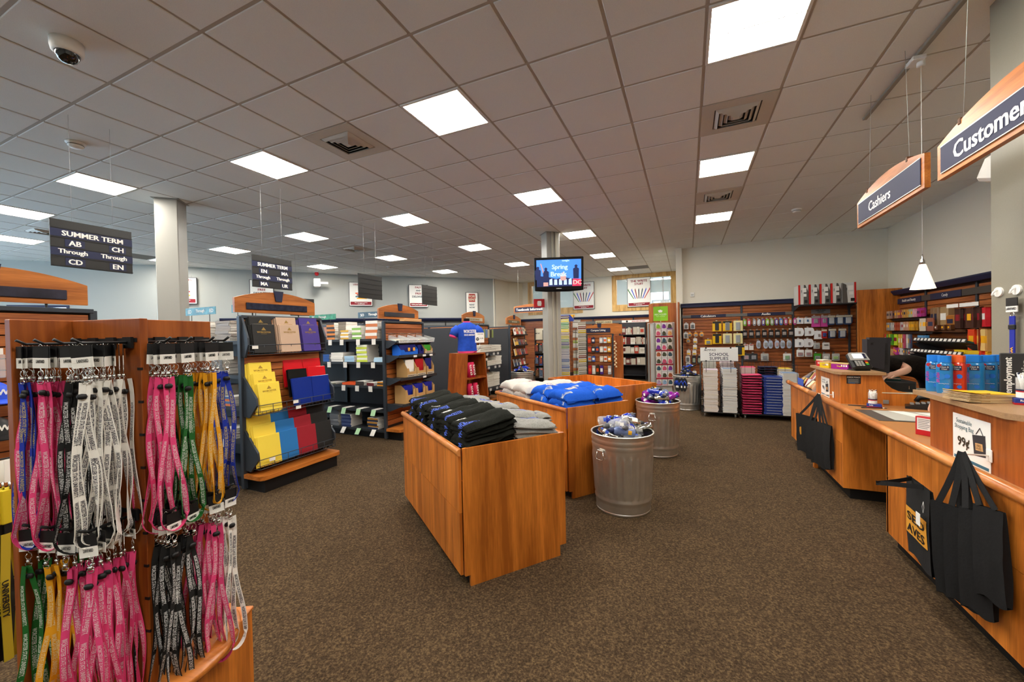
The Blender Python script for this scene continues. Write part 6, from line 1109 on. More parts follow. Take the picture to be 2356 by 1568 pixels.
MB().prism([(-.08, 2.04), (.1, 2.04), (.1, 2.12), (-.1, 2.12), (-.1, 2.09)], -2.72, 2.82, 'x').build('cornice', NAVY, t)
MB().box(-.25, 1.05, -.045, -.014, 1.865, 1.955).build('sign_channel', m_('channel_grey', '6a6a68'), t); MB().bbox(.15, .73, -.06, -.045, 1.855, 1.965, .01).build('sign_plate', m_('sign_sand', 'c4b892', .5), t); text(t, "READER'S CHOICE", (.44, -.06, 1.91), (1, 0, 0), (0, 0, 1), .055, BROWN, wmax=.5)
MB().box(1.05, 2.5, -.05, -.014, 1.87, 1.95).build('sign_strip', WHITE, t)
for x in (1.6, 2.35): text(t, 'BARGAIN BOOKS', (x, -.05, 1.91), (1, 0, 0), (0, 0, 1), .04, RED); MB().prism([(x-.38+.035*math.cos(a), 1.91+.035*math.sin(a)) for a in [i*math.pi/7 for i in range(14)]], -.052, -.05, 'y').build('badge', BLACK, t)
MB().bbox(-.95, -.26, 11.28, 11.32, 0, 2.28, .004).build('end_panel', WR, label='cherry fin panel behind the greeting card spinner', cat='panel')
MB().bbox(-6.05, -5.75, 13.6, 13.64, 0, 2.12, .004).build('end_panel', WR, label='small cherry panel behind the paperback gondola', cat='panel')
hb = thing('hanging_sign', 'wooden sign reading Textbook Information beside the far column', 'sign', (-4.3, 11, 2.185)); n = 12; L_ = .5; MB().prism([(-L_, 0), (L_+.1, 0)]+[((L_+.1)-(2*L_+.1)*i/n, .19+.06*math.sin(math.pi*i/n)) for i in range(n+1)], -.015, .015, 'y').build('board', WH, hb); MB().box(-.46, .55, -.021, -.015, .03, .165).build('sign_plate', NAVY, hb); text(hb, 'Textbook Information', (.05, -.021, .095), (1, 0, 0), (0, 0, 1), .075, WHITE)
for x in (-.35, .45): MB().cyl((x, 0, .2), (x, 0, CEIL-2.185), .0015, 4).build('wire', LGREY, hb)
# bargain bookshelf
t = thing('bookshelf', 'dark steel bookshelf of bargain books under the pen poster', 'bookshelf', (-1.64, 13.45, 0)); MB().box(-.42, -.39, -.15, .2, 0, 1.85).box(.39, .42, -.15, .2, 0, 1.85).build('side_panel', CHAR, t); MB().box(-.39, .39, .18, .2, 0, 1.85).build('back_panel', GC, t)
for z in (.15, .485, .85, 1.15, 1.465): MB().box(-.39, .39, -.15, .18, z-.025, z).build('shelf', CHAR, t)
rg = random.Random(21)
BK = ('3a3430', 'c8c0b0', '6a2a24', '2a3a5a', 'd8d0c0', '1c1c1e', '8a7a5a', 'b8402c', '4a5a4a', 'e8e4da')
for i, z in enumerate((1.465, 1.15, .85, .485)):
    x = -.37; k = 0
    while x < .34 and k < 17:
        w_ = rg.uniform(.02, .035) if rg.random() < .6 else rg.uniform(.1, .15); h_ = rg.uniform(.19, .25); c = rg.choice(BK)
        t = thing('book', '%s book, %s from the left on the %s bargain shelf' % ('narrow' if w_ < .05 else 'face-out', ORD[k], ORD[i]), 'book', (-1.64+x+w_/2, 13.38, z), 0, 'bargain books'); MB().box(-w_/2, w_/2, -.06, .06 if w_ < .05 else -.03, 0, h_).build('cover', m_('bk_'+c, c, .5), t); MB().box(-w_*.35, w_*.35, -.0612, -.06, h_*.3, h_*.8).build('title_print', m_('bk_'+rg.choice(BK), 'c8c0b0', .5), t); x += w_+.006; k += 1
# campus living gondola (faces -Y)
t = CL = thing('gondola_shelf', 'small gondola under the Campus Living arch sign', 'shelving', (-2.05, 10.1, 0)); 
for x in (-.33, .33): MB().bbox(x-.02, x+.02, 0, .045, .02, 1.5, .003).build('post', STEEL, t)
MB().box(-.31, .31, .03, .05, .1, 1.49).build('end_backing', DKBR, t)
me = MB().bbox(-.31, .31, .01, .03, 0, .094, .003).mesh('slat', SLATM)
for k in range(13): o = link('slat', me, t); o.location = (0, 0, .2+k*.1)
MB().bbox(-.35, .35, 0, .05, 1.49, 1.51, .003).build('top_cap', STEEL, t); MB().box(.35, .58, .0, .03, .1, 1.45).build('wing_panel', WR, t); MB().box(-.36, .36, -.2, .05, 0, .14).build('base', KICK, t)
n = 12; MB().prism([(-.38, 1.515), (.56, 1.5)]+[(.56-.94*i/n, 1.68+.085*math.sin(math.pi*min(1, .2+.8*i/n))) for i in range(n+1)], .0, .03, 'y').build('header_board', WH, t); MB().bbox(-.335, .275, -.012, 0, 1.535, 1.65, .003).build('plaque', NAVY2, t); text(t, 'Campus Living', (-.03, -.012, 1.592), (1, 0, 0), (0, 0, 1), .06, WHITE); MB().prism([(-.04, 1.665), (.04, 1.665), (.055, 1.775), (-.055, 1.775)], -.012, 0, 'y').build('keystone', NAVY, t)
CLC = (('c8402c', '2a3050', None, 'd8dce0', 'd8e0e0', 'e0a838'), ('c8402c', '30343c', '2a3a6a', 'e0dcd0', 'd8dcd8', 'e0a030'), ('b0a8a8', '3a5aa8', None, 'e8d8c0', 'e8dcd0', 'e08820'), ('c02028', 'd8d4cc', '3a3020', '4a2a8a', None, 'b0b0b4'))
for r, z in enumerate((1.41, 1.18, .94, .70)):
    for k, c in enumerate(CLC[r]):
        if not c: continue
        x = -2.30+.1*k; tt = thing('household_pack', 'household pack, %s from the left in the %s row under Campus Living' % (ORD[k], ORD[r]), 'pack', (x, 10.06, z), rnd(-.15, .15), 'household packs under Campus Living'); h_ = .14 if r < 3 else .22
        MB().bbox(-.042, .042, -.02, .02, -h_, 0, .006).build('pack', m_('hp_'+c, c, .4), tt); MB().box(-.03, .03, -.0215, -.02, -h_*.7, -h_*.3).build('print', WHITE if k % 2 else ORANGE, tt); peg_ = link('peg', PEG, CL); peg_.location = (x+2.05, .012, z+.005)
for k in range(14): 
    tt = thing('garlic_braid_bulb', 'pale toy bulb, %s from the top of the hanging string' % ORD[k], 'ornament', (-1.66+.03*(k % 2), 10.02, 1.30-.048*k), 0, 'bulbs on the hanging string'); MB().lathe([(.0, -.02), (.022, -.012), (.026, .0), (.014, .02), (.004, .032)], 10, cap=False).build('bulb', m_('bulb_cream', 'e0c8a0', .5), tt); MB().cyl((0, 0, .03), (0, 0, .05), .003, 5).build('stem', RED if k < 2 else TAN, tt)
# magazine racks
def magazine_rack(label, cx, cy, z1, w_, rz, n, cols, head=False):
    t = thing('magazine_rack', label, 'magazine rack', (cx, cy, 0), rz)
    for x in (-w_/2-.01, w_/2+.01): MB().tube([(x, .05, 0), (x, .05, z1), (x, -.02, z1+.01)], .006, 5).build('side_wire', STEEL, t)
    b = MB()
    for k in range(n): z = .38+(z1-.42)*k/(n-1); b.tube([(-w_/2-.01, .05, z), (-w_/2-.01, -.06, z+.01), (w_/2+.01, -.06, z+.01), (w_/2+.01, .05, z)], .003, 4)
    b.build('wire_pockets', STEEL, t); MB().box(-w_/2-.02, w_/2+.02, -.1, .12, 0, .04).build('base', BLACK, t)
    for k in range(n):
        z = .38+(z1-.42)*k/(n-1); M = Matrix.Translation((cx, cy, z)) @ Matrix.Rotation(rz, 4, 'Z') @ Matrix.Translation((0, -.02, 0)) @ Matrix.Rotation(math.radians(14), 4, 'X'); c = cols[k % len(cols)]
        m = thing('magazine', 'study chart pad, %s from the bottom of the %s' % (ORD[k], label.split(' with')[0]), 'magazine', M=M, group='chart pads in the wire racks'); MB().box(-w_/2, w_/2, -.004, .004, .0, .2).build('pad', PAPER, m); MB().box(-w_/2, w_/2, -.0052, -.004, .125, .195).build('title_band', m_('mg_'+c, c, .5), m); MB().box(-w_/2+.01, w_/2-.01, -.006, -.0052, .155, .17).build('title_print', WHITE, m)
    return t
MC = ('e8c81c', '8a8a9a', '4a6ab0', 'a8acb8', '3a5a9a', 'b8b4c8', '9a9ab0', 'a8a4b8', '6a8a5a', '5a5a88', '7a9a6a', 'c8b82c', '9a8a7a', 'e8cc20', '6a9a4a', '3c8a4a', 'd8c83a', '4a2a2a')
magazine_rack('tall wire rack with study chart pads', -2.83, 9.62, 1.82, .27, 0, 18, MC); magazine_rack('second wire rack with leaning pads', -2.44, 9.75, 1.66, .22, .75, 13, ('8a8474', 'b0a890', '9a9484', 'd8b81c', '8a4a3a', 'a89c88', '706a60')); magazine_rack('half empty wire rack with few pads', -2.62, 10.0, 1.72, .2, .4, 6, ('a8c83a', '8a8474', '9a9484'))
t = thing('header_box', 'blue and yellow header box on top of the tall wire rack', 'box', (-2.72, 9.66, 1.835), .15)
MB().bbox(-.19, .12, -.07, .07, 0, .16, .002).build('box', m_('qs_blue', '2a3f9a', .45), t); MB().prism([(.04, .16), (.12, .16), (.12, .07)], -.072, -.07, 'y').prism([(.12, .16), (.15, .16), (.15, .1)], -.072, .0, 'y').build('corner_print', YEL, t); text(t, 'QuickStudy', (-.05, -.07, .12), (1, 0, 0), (0, 0, 1), .03, YEL); MB().prism([(-.14+.03*math.cos(a), .04+.03*math.sin(a)) for a in [i*math.pi/6 for i in range(12)]], -.072, -.07, 'y').build('logo', m_('peach', 'e8a890'), t)
# dvd rack by the column
t = DR = thing('dvd_rack', 'black wire rack of discs beside the far column', 'rack', (-3.24, 9.35, 0), .1)
MB().box(-.28, -.26, -.02, .1, 0, 1.68).box(.24, .26, -.02, .1, 0, 1.3).box(-.26, .24, .09, .1, .1, 1.3).build('frame', BLACK, t)
for z in (.44, .75, 1.06, 1.385): MB().box(-.27, .25, -.06, .09, z-.015, z).build('shelf', BLACK, t)
MB().bbox(-.26, -.05, .02, .03, 1.39, 1.67, .002).build('sign_card', CREAM, t); text(t, 'MUSIC', (-.2, .02, 1.55), (1, 0, 0), (0, 0, 1), .03, BLACK)
for i, z in enumerate((.44, .75, 1.06)):
    for k in range(5):
        x = -.22+.1*k+(.02 if k == 2 else 0); w_ = .085 if k != 2 else .14; c = ('3a3028', '8a8a90', '5a3020', '3a4a7a', '2a2a30')[(k+i*2) % 5]; d = thing('disc_case', 'disc case, %s from the left on the %s shelf of the disc rack' % (ORD[k], ('bottom', 'middle', 'upper')[i]), 'disc case', (-3.24+x, 9.30+.01*k, z), .1, 'disc cases in the rack'); MB().bbox(-w_/2, w_/2, -.008, .008, 0, .25, .001).build('case', m_('dc_'+c, c, .2), d); MB().box(-w_*.4, w_*.4, -.0095, -.008, .04, .2).build('cover_art', mat('dca%d' % ((k+i) % 4), ('6a4a30', '4a5a70', '7a3a2a', '5a5a5a')[(k+i) % 4], .3, noise_s=25, noise_a=.7), d); MB().lathe([(0, 0), (.017, 0), (.017, .001), (0, .001)], 10, M=Matrix.Translation((w_*.2, -.0095, .21)) @ Matrix.Rotation(math.pi/2, 4, 'X')).build('sticker', (RED, ORANGE, YEL)[(k+i) % 3], d)
for k in range(3):
    d = thing('disc_case', 'leaning disc set, %s on top of the disc rack' % ORD[k], 'disc case', (-3.16+.035*k, 9.29-.02*k, 1.387), .1-.15*k, 'disc cases in the rack'); MB().bbox(-.13, .13, -.01, .01, 0, .24, .001).build('case', m_('dc_top', '3a3838', .2), d); MB().box(-.11, .11, -.0115, -.01, .05, .2).build('cover_art', mat('dcat', '6a6a70', .25, noise_s=18, noise_a=.8), d); MB().box(-.04, .08, -.0125, -.0115, .15, .17).build('title_print', RED, d)
# office chair behind
t = thing('office_chair', 'dark teal office chair back behind the disc rack', 'chair', (-3.56, 9.75, 0)); TC = m_('chair_teal', '1e3238', .8); MB().bbox(-.14, .14, -.03, .03, .5, .88, .03).build('backrest', TC, t); MB().bbox(-.22, .22, .05, .5, .42, .5, .03).build('seat', TC, t); MB().cyl((0, .25, .08), (0, .25, .42), .03, 8).build('post', BLACK, t); MB().tube([(0, .03, .6), (0, .12, .5), (0, .2, .44)], .02, 6).build('back_bracket', BLACK, t)
for k in range(5): a = 2*math.pi*k/5; MB().tube([(0, .25, .1), (.27*math.cos(a), .25+.27*math.sin(a), .05)], .02, 6).build('leg', BLACK, t)
# greeting card spinner
M = Matrix.Translation((-.62, 10.63, 0)) @ Matrix.Rotation(math.radians(22), 4, 'Z'); t = thing('card_spinner', 'square grey spinner rack of greeting cards', 'card rack', M=M)
for x in (-.235, .235):
    for y in (-.235, .235): MB().bbox(x-.02, x+.02, y-.02, y+.02, 0.05, 1.75, .004).build('post', m_('spin_grey', 'a8a8a4', .35, metal=.4), t)
MB().box(-.25, .25, -.25, .25, 1.735, 1.755).build('top', CLEAR, t); MB().box(-.2, .2, -.2, .2, .05, 1.73).build('core', LGREY, t); MB().bbox(-.26, .26, -.26, .26, 0, .05, .01).build('base', LGREY, t)
CCL = ('d83a4a', '7ab8a8', 'b8a0c0', '8cc040', 'e8e0d8', 'c8d8e0', '8a4a2a', '7a3a9a', '58a0c8', 'c03a4a', 'd8a868', 'c85a7a', 'b8c878', '3a5a6a', 'a05a3a', 'd8b048', '485040', 'd84a90', 'e0a8b0', '8ab0d0')
rg = random.Random(2)
for f in range(2):
    for r in range(9):
        z = .20+.172*r; MB().box(-.21, .21, -.262, -.24, z-.012, z+.02, 0, Matrix.Rotation(f*math.pi/2, 4, 'Z')).build('card_pocket', m_('pocket', '9a2a3a', .4) if r % 2 else CLEAR, t)
        for k in range(3):
            K = M @ Matrix.Rotation(f*math.pi/2, 4, 'Z') @ Matrix.Translation((-.14+.14*k, -.235, z)) @ Matrix.Rotation(.08, 4, 'X'); d = thing('greeting_card', 'greeting card, %s from left, %s row up, on the %s of the spinner' % (ORD[k], ORD[r], ('front', 'right side')[f]), 'card', M=K, group='greeting cards on the spinner')
            MB().box(-.062, .062, -.006, 0, 0, .165).build('card', m_('gc_%d' % (k % 2), ('ece8e0', 'e4e8ea')[k % 2], .4), d); MB().prism([(-.04, .03), (.04, .03), (.05, .08), (.02, .13), (-.03, .135), (-.05, .08)], -.0072, -.006, 'y').build('print_picture', mat('gp_'+rg.choice(CCL), rg.choice(CCL), .4, noise_s=40, noise_a=.4), d)
            if rg.random() < .5: MB().box(-.062, .062, -.0066, -.006, 0, .05).build('print_band', m_('gb_'+rg.choice(CCL), rg.choice(CCL), .4), d)
d = thing('recycled_sign', 'lime green RECYCLED sign on top of the card spinner', 'sign', (-.61, 10.55, 1.757)); MB().bbox(-.17, .17, -.006, .006, .04, .40, .002).build('panel', m_('lime_sign', '86c41c', .4), d); MB().box(-.17, -.0, -.0068, -.006, .04, .40).build('panel_half', m_('lime_sign2', '7ab818', .4), d); text(d, 'RECYCLED', (0, -.007, .2), (1, 0, 0), (0, 0, 1), .04, WHITE, wmax=.28, bold=0); text(d, 'Paper Greetings', (0, -.007, .15), (1, 0, 0), (0, 0, 1), .028, m_('pale_green', 'd8ecb0'), wmax=.26, bold=0); MB().prism([(-.04, .25), (.03, .25), (.05, .29), (.0, .32), (-.06, .3)], -.0078, -.0068, 'y').build('logo', WHITE, d); MB().cyl((0, 0, -.0), (0, 0, .05), .006, 6).build('stem', LGREY, d)
# ================================================================ SCHOOL SUPPLIES CART
def cart(label, x0, x1, y0=7.74, y1=8.46, zt=.92):
    t = thing('wire_cart', label, 'cart', ((x0+x1)/2, (y0+y1)/2, 0)); w_, d_ = (x1-x0)/2, (y1-y0)/2
    MB().bbox(-w_, w_, -d_, d_, .075, .09, .004).build('tray', BLACK, t)
    for s in (-1, 1):
        b = MB()
        for k in range(6): y = -d_+2*d_*k/5; b.cyl((s*w_, y, .09), (s*w_, y, zt), .003, 4)
        for k in range(6): z = .15+(zt-.15)*k/5; b.cyl((s*w_, -d_, z), (s*w_, d_, z), .003, 4)
        b.build('side_grid', BLACK, t)
    b = MB()
    for k in range(9): x = -w_+2*w_*k/8; b.cyl((x, d_, .09), (x, d_, zt+.05), .003, 4)
    for k in range(6): z = .2+(zt-.15)*k/5; b.cyl((-w_, d_, z), (w_, d_, z), .003, 4)
    b.build('back_grid', BLACK, t); b = MB()
    for k in range(9): x = -w_+2*w_*k/8; b.cyl((x, 0, .6), (x, 0, zt+.04), .003, 4)
    b.tube([(-w_, 0, zt+.04), (w_, 0, zt+.04)], .004, 4).build('divider_grid', BLACK, t)
    for x in (-w_+.06, w_-.06):
        for y in (-d_+.08, d_-.08): MB().lathe([(0, -.012), (.03, -.012), (.03, .012), (0, .012)], 12, M=Matrix.Translation((x, y, .03)) @ Matrix.Rotation(math.pi/2, 4, 'Y')).build('caster', m_('caster_grey', '9a9a9a', .3, metal=.6), t); MB().box(x-.02, x+.02, y-.02, y+.02, .055, .076).build('caster_plate', CHROME, t)
    return t
ca = cart('left wire cart of notebooks under the SCHOOL SUPPLIES sign', .205, .80); cart('right wire cart of pink and blue binders', .825, 1.62)
t = thing('cart_sign', 'white SCHOOL SUPPLIES sign on the wire cart', 'sign', (.49, 7.70, .99)); MB().bbox(-.29, .29, -.006, .006, 0, .235, .002).build('panel', m_('sign_white', 'e4e6e4', .35), t); text(t, 'SCHOOL\nSUPPLIES', (0, -.006, .08), (1, 0, 0), (0, 0, 1), .125, NAVY2, bold=.01); text(t, 'AMPAD', (-.13, -.006, .19), (1, 0, 0), (0, 0, 1), .035, CHAR, bold=0); MB().prism([(-.25, .165), (-.21, .2), (-.235, .2), (-.2, .215), (-.215, .19), (-.195, .18), (-.225, .182)], -.007, -.006, 'y').build('logo', NAVY2, t)
for x in (-.2, .18): MB().bbox(x-.012, x+.012, -.009, .012, .215, .24, .002).bbox(x-.012, x+.012, -.009, .012, -.01, .012, .002).build('clip', BLACK, t); MB().cyl((x, .02, -.2), (x, .02, .23), .004, 5).build('stem', BLACK, t)
def pile(name, cat, label, grp, x, y, z, n, dz, meshes, rz=0, jit=.006, alt=0, tilt=0):
    for k in range(n):
        M = Matrix.Translation((x+rnd(-jit, jit), y+rnd(-jit, jit), z+dz*k)) @ Matrix.Rotation(rz+rnd(-.02, .02)+(math.pi if alt and k % 2 else 0), 4, 'Z') @ Matrix.Rotation(tilt*(1 if k % 2 else -1), 4, 'Y'); link(name, meshes[k % len(meshes)], None, '%s, %s from the bottom' % (label, ORD[k]), cat, grp, M=M)
def nbm(cov, th=.019, w_=.215, d_=.28, spiral=False):
    b = MB().box(-w_/2, w_/2, -d_/2, d_/2, .0012, th-.0012, 1).box(-w_/2-.001, w_/2+.001, -d_/2-.001, d_/2+.001, 0, .0022).box(-w_/2-.001, w_/2+.001, -d_/2-.001, d_/2+.001, th-.0022, th)
    if spiral:
        for k in range(14): y = -d_/2+.01+.02*k; b.tube([(w_/2, y, 0), (w_/2+.007, y, th/2), (w_/2, y, th)], .0016, 4, 2); b.tube([(w_/2+.004, -d_/2-.002, th*.2), (w_/2+.008, -d_/2-.002, th*.5), (w_/2+.003, -d_/2-.002, th*.9)], .0016, 4, 2)
    return b.mesh(name='notebook', mats=[cov, m_('pages', 'e2ddd4', .7), CHROME])
n1 = [nbm(m_('nbc_'+c, c, .5)) for c in ('a07a70', 'b8a8b8', '8a7868', 'c0a890')]; n2 = [nbm(m_('nbc_'+c, c, .5), spiral=True) for c in ('a8a4a0', '98a0a8', '7a92b0')]
def nbs(label, x, y, n, me, alt=0, top=None): pile('notebook', 'notebook', label, 'notebooks in the wire carts', x, y, .092, n, .0195, me, alt=alt)
nbs('white notebook in the front left cart stack', .365, 7.89, 38, n1); nbs('spiral notebook in the front second cart stack', .655, 7.89, 39, n2, 1)
for lab, x, c in (('grey notebook in the rear left cart stack', .365, '6a7a70'), ('mauve notebook in the rear second cart stack', .655, 'b89ab0')):
    me = [nbm(m_('nbc_'+c, c, .5))]; MB().bbox(x-.11, x+.11, 8.2, 8.44, .091, .5, .004).build('riser', CHAR, label='dark riser under the '+lab.replace(' notebook in the', '').replace(' cart stack', ' stack'), cat='riser'); pile('notebook', 'notebook', lab, 'notebooks in the wire carts', x, 8.32, .5, 23, .0195, me)
def binder(m, th=.043): 
    w_, d_ = .28, .26; return MB().bbox(-w_/2, w_/2, -d_/2, d_/2, 0, .008, .001).bbox(-w_/2, w_/2, -d_/2, d_/2, th-.008, th, .001).box(-w_/2, w_/2, d_/2-.003, d_/2, 0, th).box(-.06, .08, -d_/2-.001, -d_/2+.002, th*.3, th*.42, 1).mesh('binder', [m, m_('bind_dark', '5a1428', .5)])
pk_, bl_, gr_ = m_('binder_pink', 'e04a78', .4), m_('binder_blue', '20357e', .4), m_('binder_green', '1c4a22', .5)
pile('binder', 'binder', 'pink ring binder in the front cart stack', 'binders in the wire cart', .99, 7.89, .092, 15, .044, [binder(pk_), binder(m_('binder_rose', 'b83058', .4))], tilt=.03, jit=.004); bs = MB().bbox(-.145, .145, -.135, .13, 0, .044, .006).box(-.11, .1, -.1365, -.135, .02, .026, 1).mesh('binder', [bl_, LGREY]); pile('binder', 'binder', 'blue ring binder in the front cart stack', 'binders in the wire cart', 1.305, 7.90, .092, 14, .0455, [bs], jit=.006)
pile('binder', 'binder', 'black ring binder in the rear cart stack', 'binders in the wire cart', 1.30, 8.3, .55, 7, .044, [binder(m_('binder_navy', '1a2244', .4)), binder(BLACK)], jit=.004); MB().bbox(1.15, 1.45, 8.17, 8.43, .091, .55, .004).build('riser', CHAR, label='dark riser under the rear black binders', cat='riser'); MB().bbox(.84, 1.12, 8.17, 8.43, .091, .4, .004).build('riser', CHAR, label='dark riser under the rear pink notebooks', cat='riser')
pile('notebook', 'notebook', 'pink covered notebook in the rear cart stack', 'notebooks in the wire carts', .98, 8.3, .4, 23, .0195, [nbm(m_('nbc_e04a78', 'e04a78', .5)), n1[3]]); nbs('white spiral notebook in the right cart stack', 1.53, 7.89, 36, n2, 1); pile('notebook', 'notebook', 'yellow topped notebook in the rear right cart stack', 'notebooks in the wire carts', 1.53, 8.3, .092, 38, .0195, [n1[1], nbm(m_('nbc_e8c83a', 'e8c83a', .5))])
t = thing('wire_bin', 'low grey wire bin behind the flip-flop can', 'bin', (.30, 8.75, 0)); b = MB()
for k in range(11): b.tube([(-.14, -.14, .04*k+.02), (.14, -.14, .04*k+.02), (.14, .14, .04*k+.02), (-.14, .14, .04*k+.02)], .004, 4, closed=True)
for x in (-.14, 0, .14):
    for y in (-.14, .14): b.cyl((x, y, 0), (x, y, .46), .005, 5)
b.build('wire_body', GREY, t)
# ================================================================ LANYARD SPINNER
SPR = math.radians(12); SPX, SPY = -1.778, .578
bt = thing('spinner_base', 'square cherry base under the lanyard spinner', 'display base', (-1.715, .685, 0), math.radians(30)); 
MB().box(-.24, .24, -.24, .24, .05, .415).build('body', WD, bt); MB().box(-.22, .22, -.22, .22, 0, .05).build('plinth', KICK, bt); MB().bbox(-.245, .245, -.245, .245, .415, .43, .003).build('top', WH, bt)
sp = thing('lanyard_spinner', 'cherry pinwheel spinner with four peg panels on a round turntable', 'display rack', (SPX, SPY, 0), SPR)
MB().lathe([(0, .4305), (.285, .4305), (.29, .436), (.29, .449), (.285, .454), (0, .454)], 48, (.085, .09, 0), cap=False).build('turntable', WH, sp)
ZT = 1.577; T_ = .022
for x0, x1, y0, y1 in ((-T_, 0, -.135, .19), (0, .274, 0, T_), (.19, .212, T_, .278), (-.1, .19, .19, .212)): MB().bbox(x0, x1, y0, y1, .455, ZT, .0015).build('peg_panel', WR, sp)
for z in (1.512, .99):
    MB().box(.0, .262, -.002, 0, z-.006, z+.006).build('slot', BLACK, sp); MB().box(.212, .214, .03, .27, z-.006, z+.006).build('slot', BLACK, sp)
for k in range(9): MB().box(.26, .275, -.001, .004, .62+.1*k, .628+.1*k).build('slot_mark', BLACK, sp)
def sp_peg(p, d, L_=.135):
    p = V(p); d = V(d); n = d.cross(Z0); MB().tube([p, p+d*(L_-.02), p+d*L_+Z0*.012], .0042, 6).build('peg', BLACK, sp)
    q = p+d*.004; MB().box(-.016, .016, -.004, .004, -.018, .016, 0, frame(q, n)).build('peg_plate', BLACK, sp)
BPX = (.025, .095, .168, .235); CPY = (.03, .095, .17, .225)
for z in (1.505, .983):
    for x in BPX: sp_peg((x, -.002, z), (0, -1, 0))
    for y in CPY: sp_peg((.214, y, z), (1, 0, 0))
# strap shapes
def strap_variant(seed, L_=.43, W=.0145):
    rg = random.Random(seed); a1, a2, p1, p2, tw = rg.uniform(.006, .013), rg.uniform(.003, .009), rg.uniform(0, 6), rg.uniform(0, 6), rg.uniform(-.5, .5); br = rg.uniform(.016, .034); yb = rg.uniform(-.012, .012)
    pts, ps = [], []; n = 24
    def side(s, t): a = .002+a1*math.sin(math.pi*min(1, t*1.05))*.9+br*t**2.2; return V((s*a+a2*math.sin(p1+t*7+s), yb*t+.006*math.sin(p2+5*t)+s*.003, -t*L_))
    for i in range(n+1): t = i/n; pts.append(side(-1, t)); ps.append(tw*math.sin(p1+4*t)+1.25*max(0, t-.55)/.45)
    L0, R_ = side(-1, 1), side(1, 1); c = (L0+R_)/2; r = (R_-L0)/2
    for i in range(1, 10): a = math.pi*i/10; pts.append(c-r*math.cos(a)+V((0, 0, -r.length*1.25*math.sin(a)))); ps.append(1.25+.64*math.sin(a))
    for i in range(n+1): t = 1-i/n; pts.append(side(1, t)); ps.append(math.pi-(tw*math.sin(p2+4*t)+1.25*max(0, t-.55)/.45))
    m = len(pts); cum = [0]
    for i in range(1, m): cum.append(cum[-1]+(pts[i]-pts[i-1]).length)
    def fr(i):
        tg = (pts[min(m-1, i+1)]-pts[max(0, i-1)]).normalized(); w_ = V((math.cos(ps[i]), math.sin(ps[i]), 0)); w_ = (w_-tg*w_.dot(tg)).normalized(); return pts[i], tg, w_, w_.cross(tg)
    b = MB(); vs = []; F = [fr(i) for i in range(m)]
    for p, tg, w_, nn in F: vs += [p-w_*W/2-nn*.0006, p+w_*W/2-nn*.0006, p+w_*W/2+nn*.0006, p-w_*W/2+nn*.0006]
    b.add(vs, [[i*4+j, i*4+(j+1) % 4, i*4+4+(j+1) % 4, i*4+4+j] for i in range(m-1) for j in range(4)])
    strap = b.mesh('strap', PINK)
    # printed words along both strands
    me = text_mesh('WORCESTER STATE UNIVERSITY.', WHITE, .016); w0, h0 = me['w'], me['h']; tv = [(v.co.x/w0+.5, v.co.y/h0) for v in me.vertices]; tf = [list(p.vertices) for p in me.polygons]; tb = MB(); Tl = cum[-1]
    for s0 in (.055, .195, .325, Tl-.46, Tl-.33, Tl-.19):
        ln = .118; out = []
        flip = s0 > Tl*.5
        for a, c_ in tv:
            s = s0+ln*(1-a if flip else a); i = max(0, min(m-2, next((k for k in range(m-1) if cum[k+1] >= s), m-2))); f = (s-cum[i])/max(1e-6, cum[i+1]-cum[i]); p = pts[i].lerp(pts[i+1], f); w_ = F[i][2].lerp(F[i+1][2], f); nn = F[i][3].lerp(F[i+1][3], f); sg = -1 if nn.y > 0 else 1
            out.append(p+w_*c_*.0095*(1 if not flip else 1)+nn*sg*.0014)
        tb.add(out, tf)
    return strap, tb.mesh('lettering', WHITE)
SV = [strap_variant(s) for s in (1, 2, 3, 4, 5, 6)]
TAGM = MB().box(-.021, .021, -.0006, .0006, -.033, 0).mesh('tag_top', BLACK); TAGW = MB().box(-.021, .021, -.0007, .0007, -.062, -.033).mesh('tag_base', WHITE); TAGH = MB().tube([(0, 0, .006), (.006, 0, .0), (0, 0, -.006), (-.006, 0, 0)], .0008, 4, closed=True).mesh('tag_loop', CHROME)
CLIP = MB().tube([(0, 0, -.058), (0, 0, -.066), (.006, 0, -.07), (.008, 0, -.078), (.004, 0, -.086), (-.004, 0, -.086), (-.008, 0, -.078), (-.003, 0, -.07)], .0012, 5).lathe([(.0, -.098), (.005, -.097), (.005, -.088), (.0, -.087)], 8, cap=False).tube([(-.008, 0, -.098), (.008, 0, -.098), (.006, 0, -.106), (-.006, 0, -.106)], .0013, 4, closed=True).mesh('clip', CHROME)
BEAD = MB().lathe([(0, -.008), (.0085, -.0065), (.0112, 0), (.0085, .0065), (0, .008)], 12, cap=False).mesh('bead', BLACK)
for v in BEAD.vertices: v.co = (v.co.x, v.co.y*.55, v.co.z)
LCOL = {'pink': (mat('strap_pink', 'e8447e', .75), m_('ink_palepink', 'f4d4de', .7)), 'white': (mat('strap_white', 'f6f2ea', .75), m_('ink_navyprint', '24263a', .7)), 'black': (mat('strap_black', '131313', .8), m_('ink_white', 'e8e8e6', .7)), 'green': (mat('strap_green', '12601e', .75), m_('ink_palegreen', 'd8e4d4', .7)), 'yellow': (mat('strap_yellow', 'eaa40e', .75), m_('ink_cream', 'f0dca0', .7)), 'blue': (mat('strap_blue', '1230a8', .75), m_('ink_gold', 'c8b870', .7))}
def omat(o, m): o.material_slots[0].link = 'OBJECT'; o.material_slots[0].material = m
SPM = Matrix.Translation((SPX, SPY, 0)) @ Matrix.Rotation(SPR, 4, 'Z'); LN = [0]
BK_ = text_mesh('LANYARD', BLACK, .035)
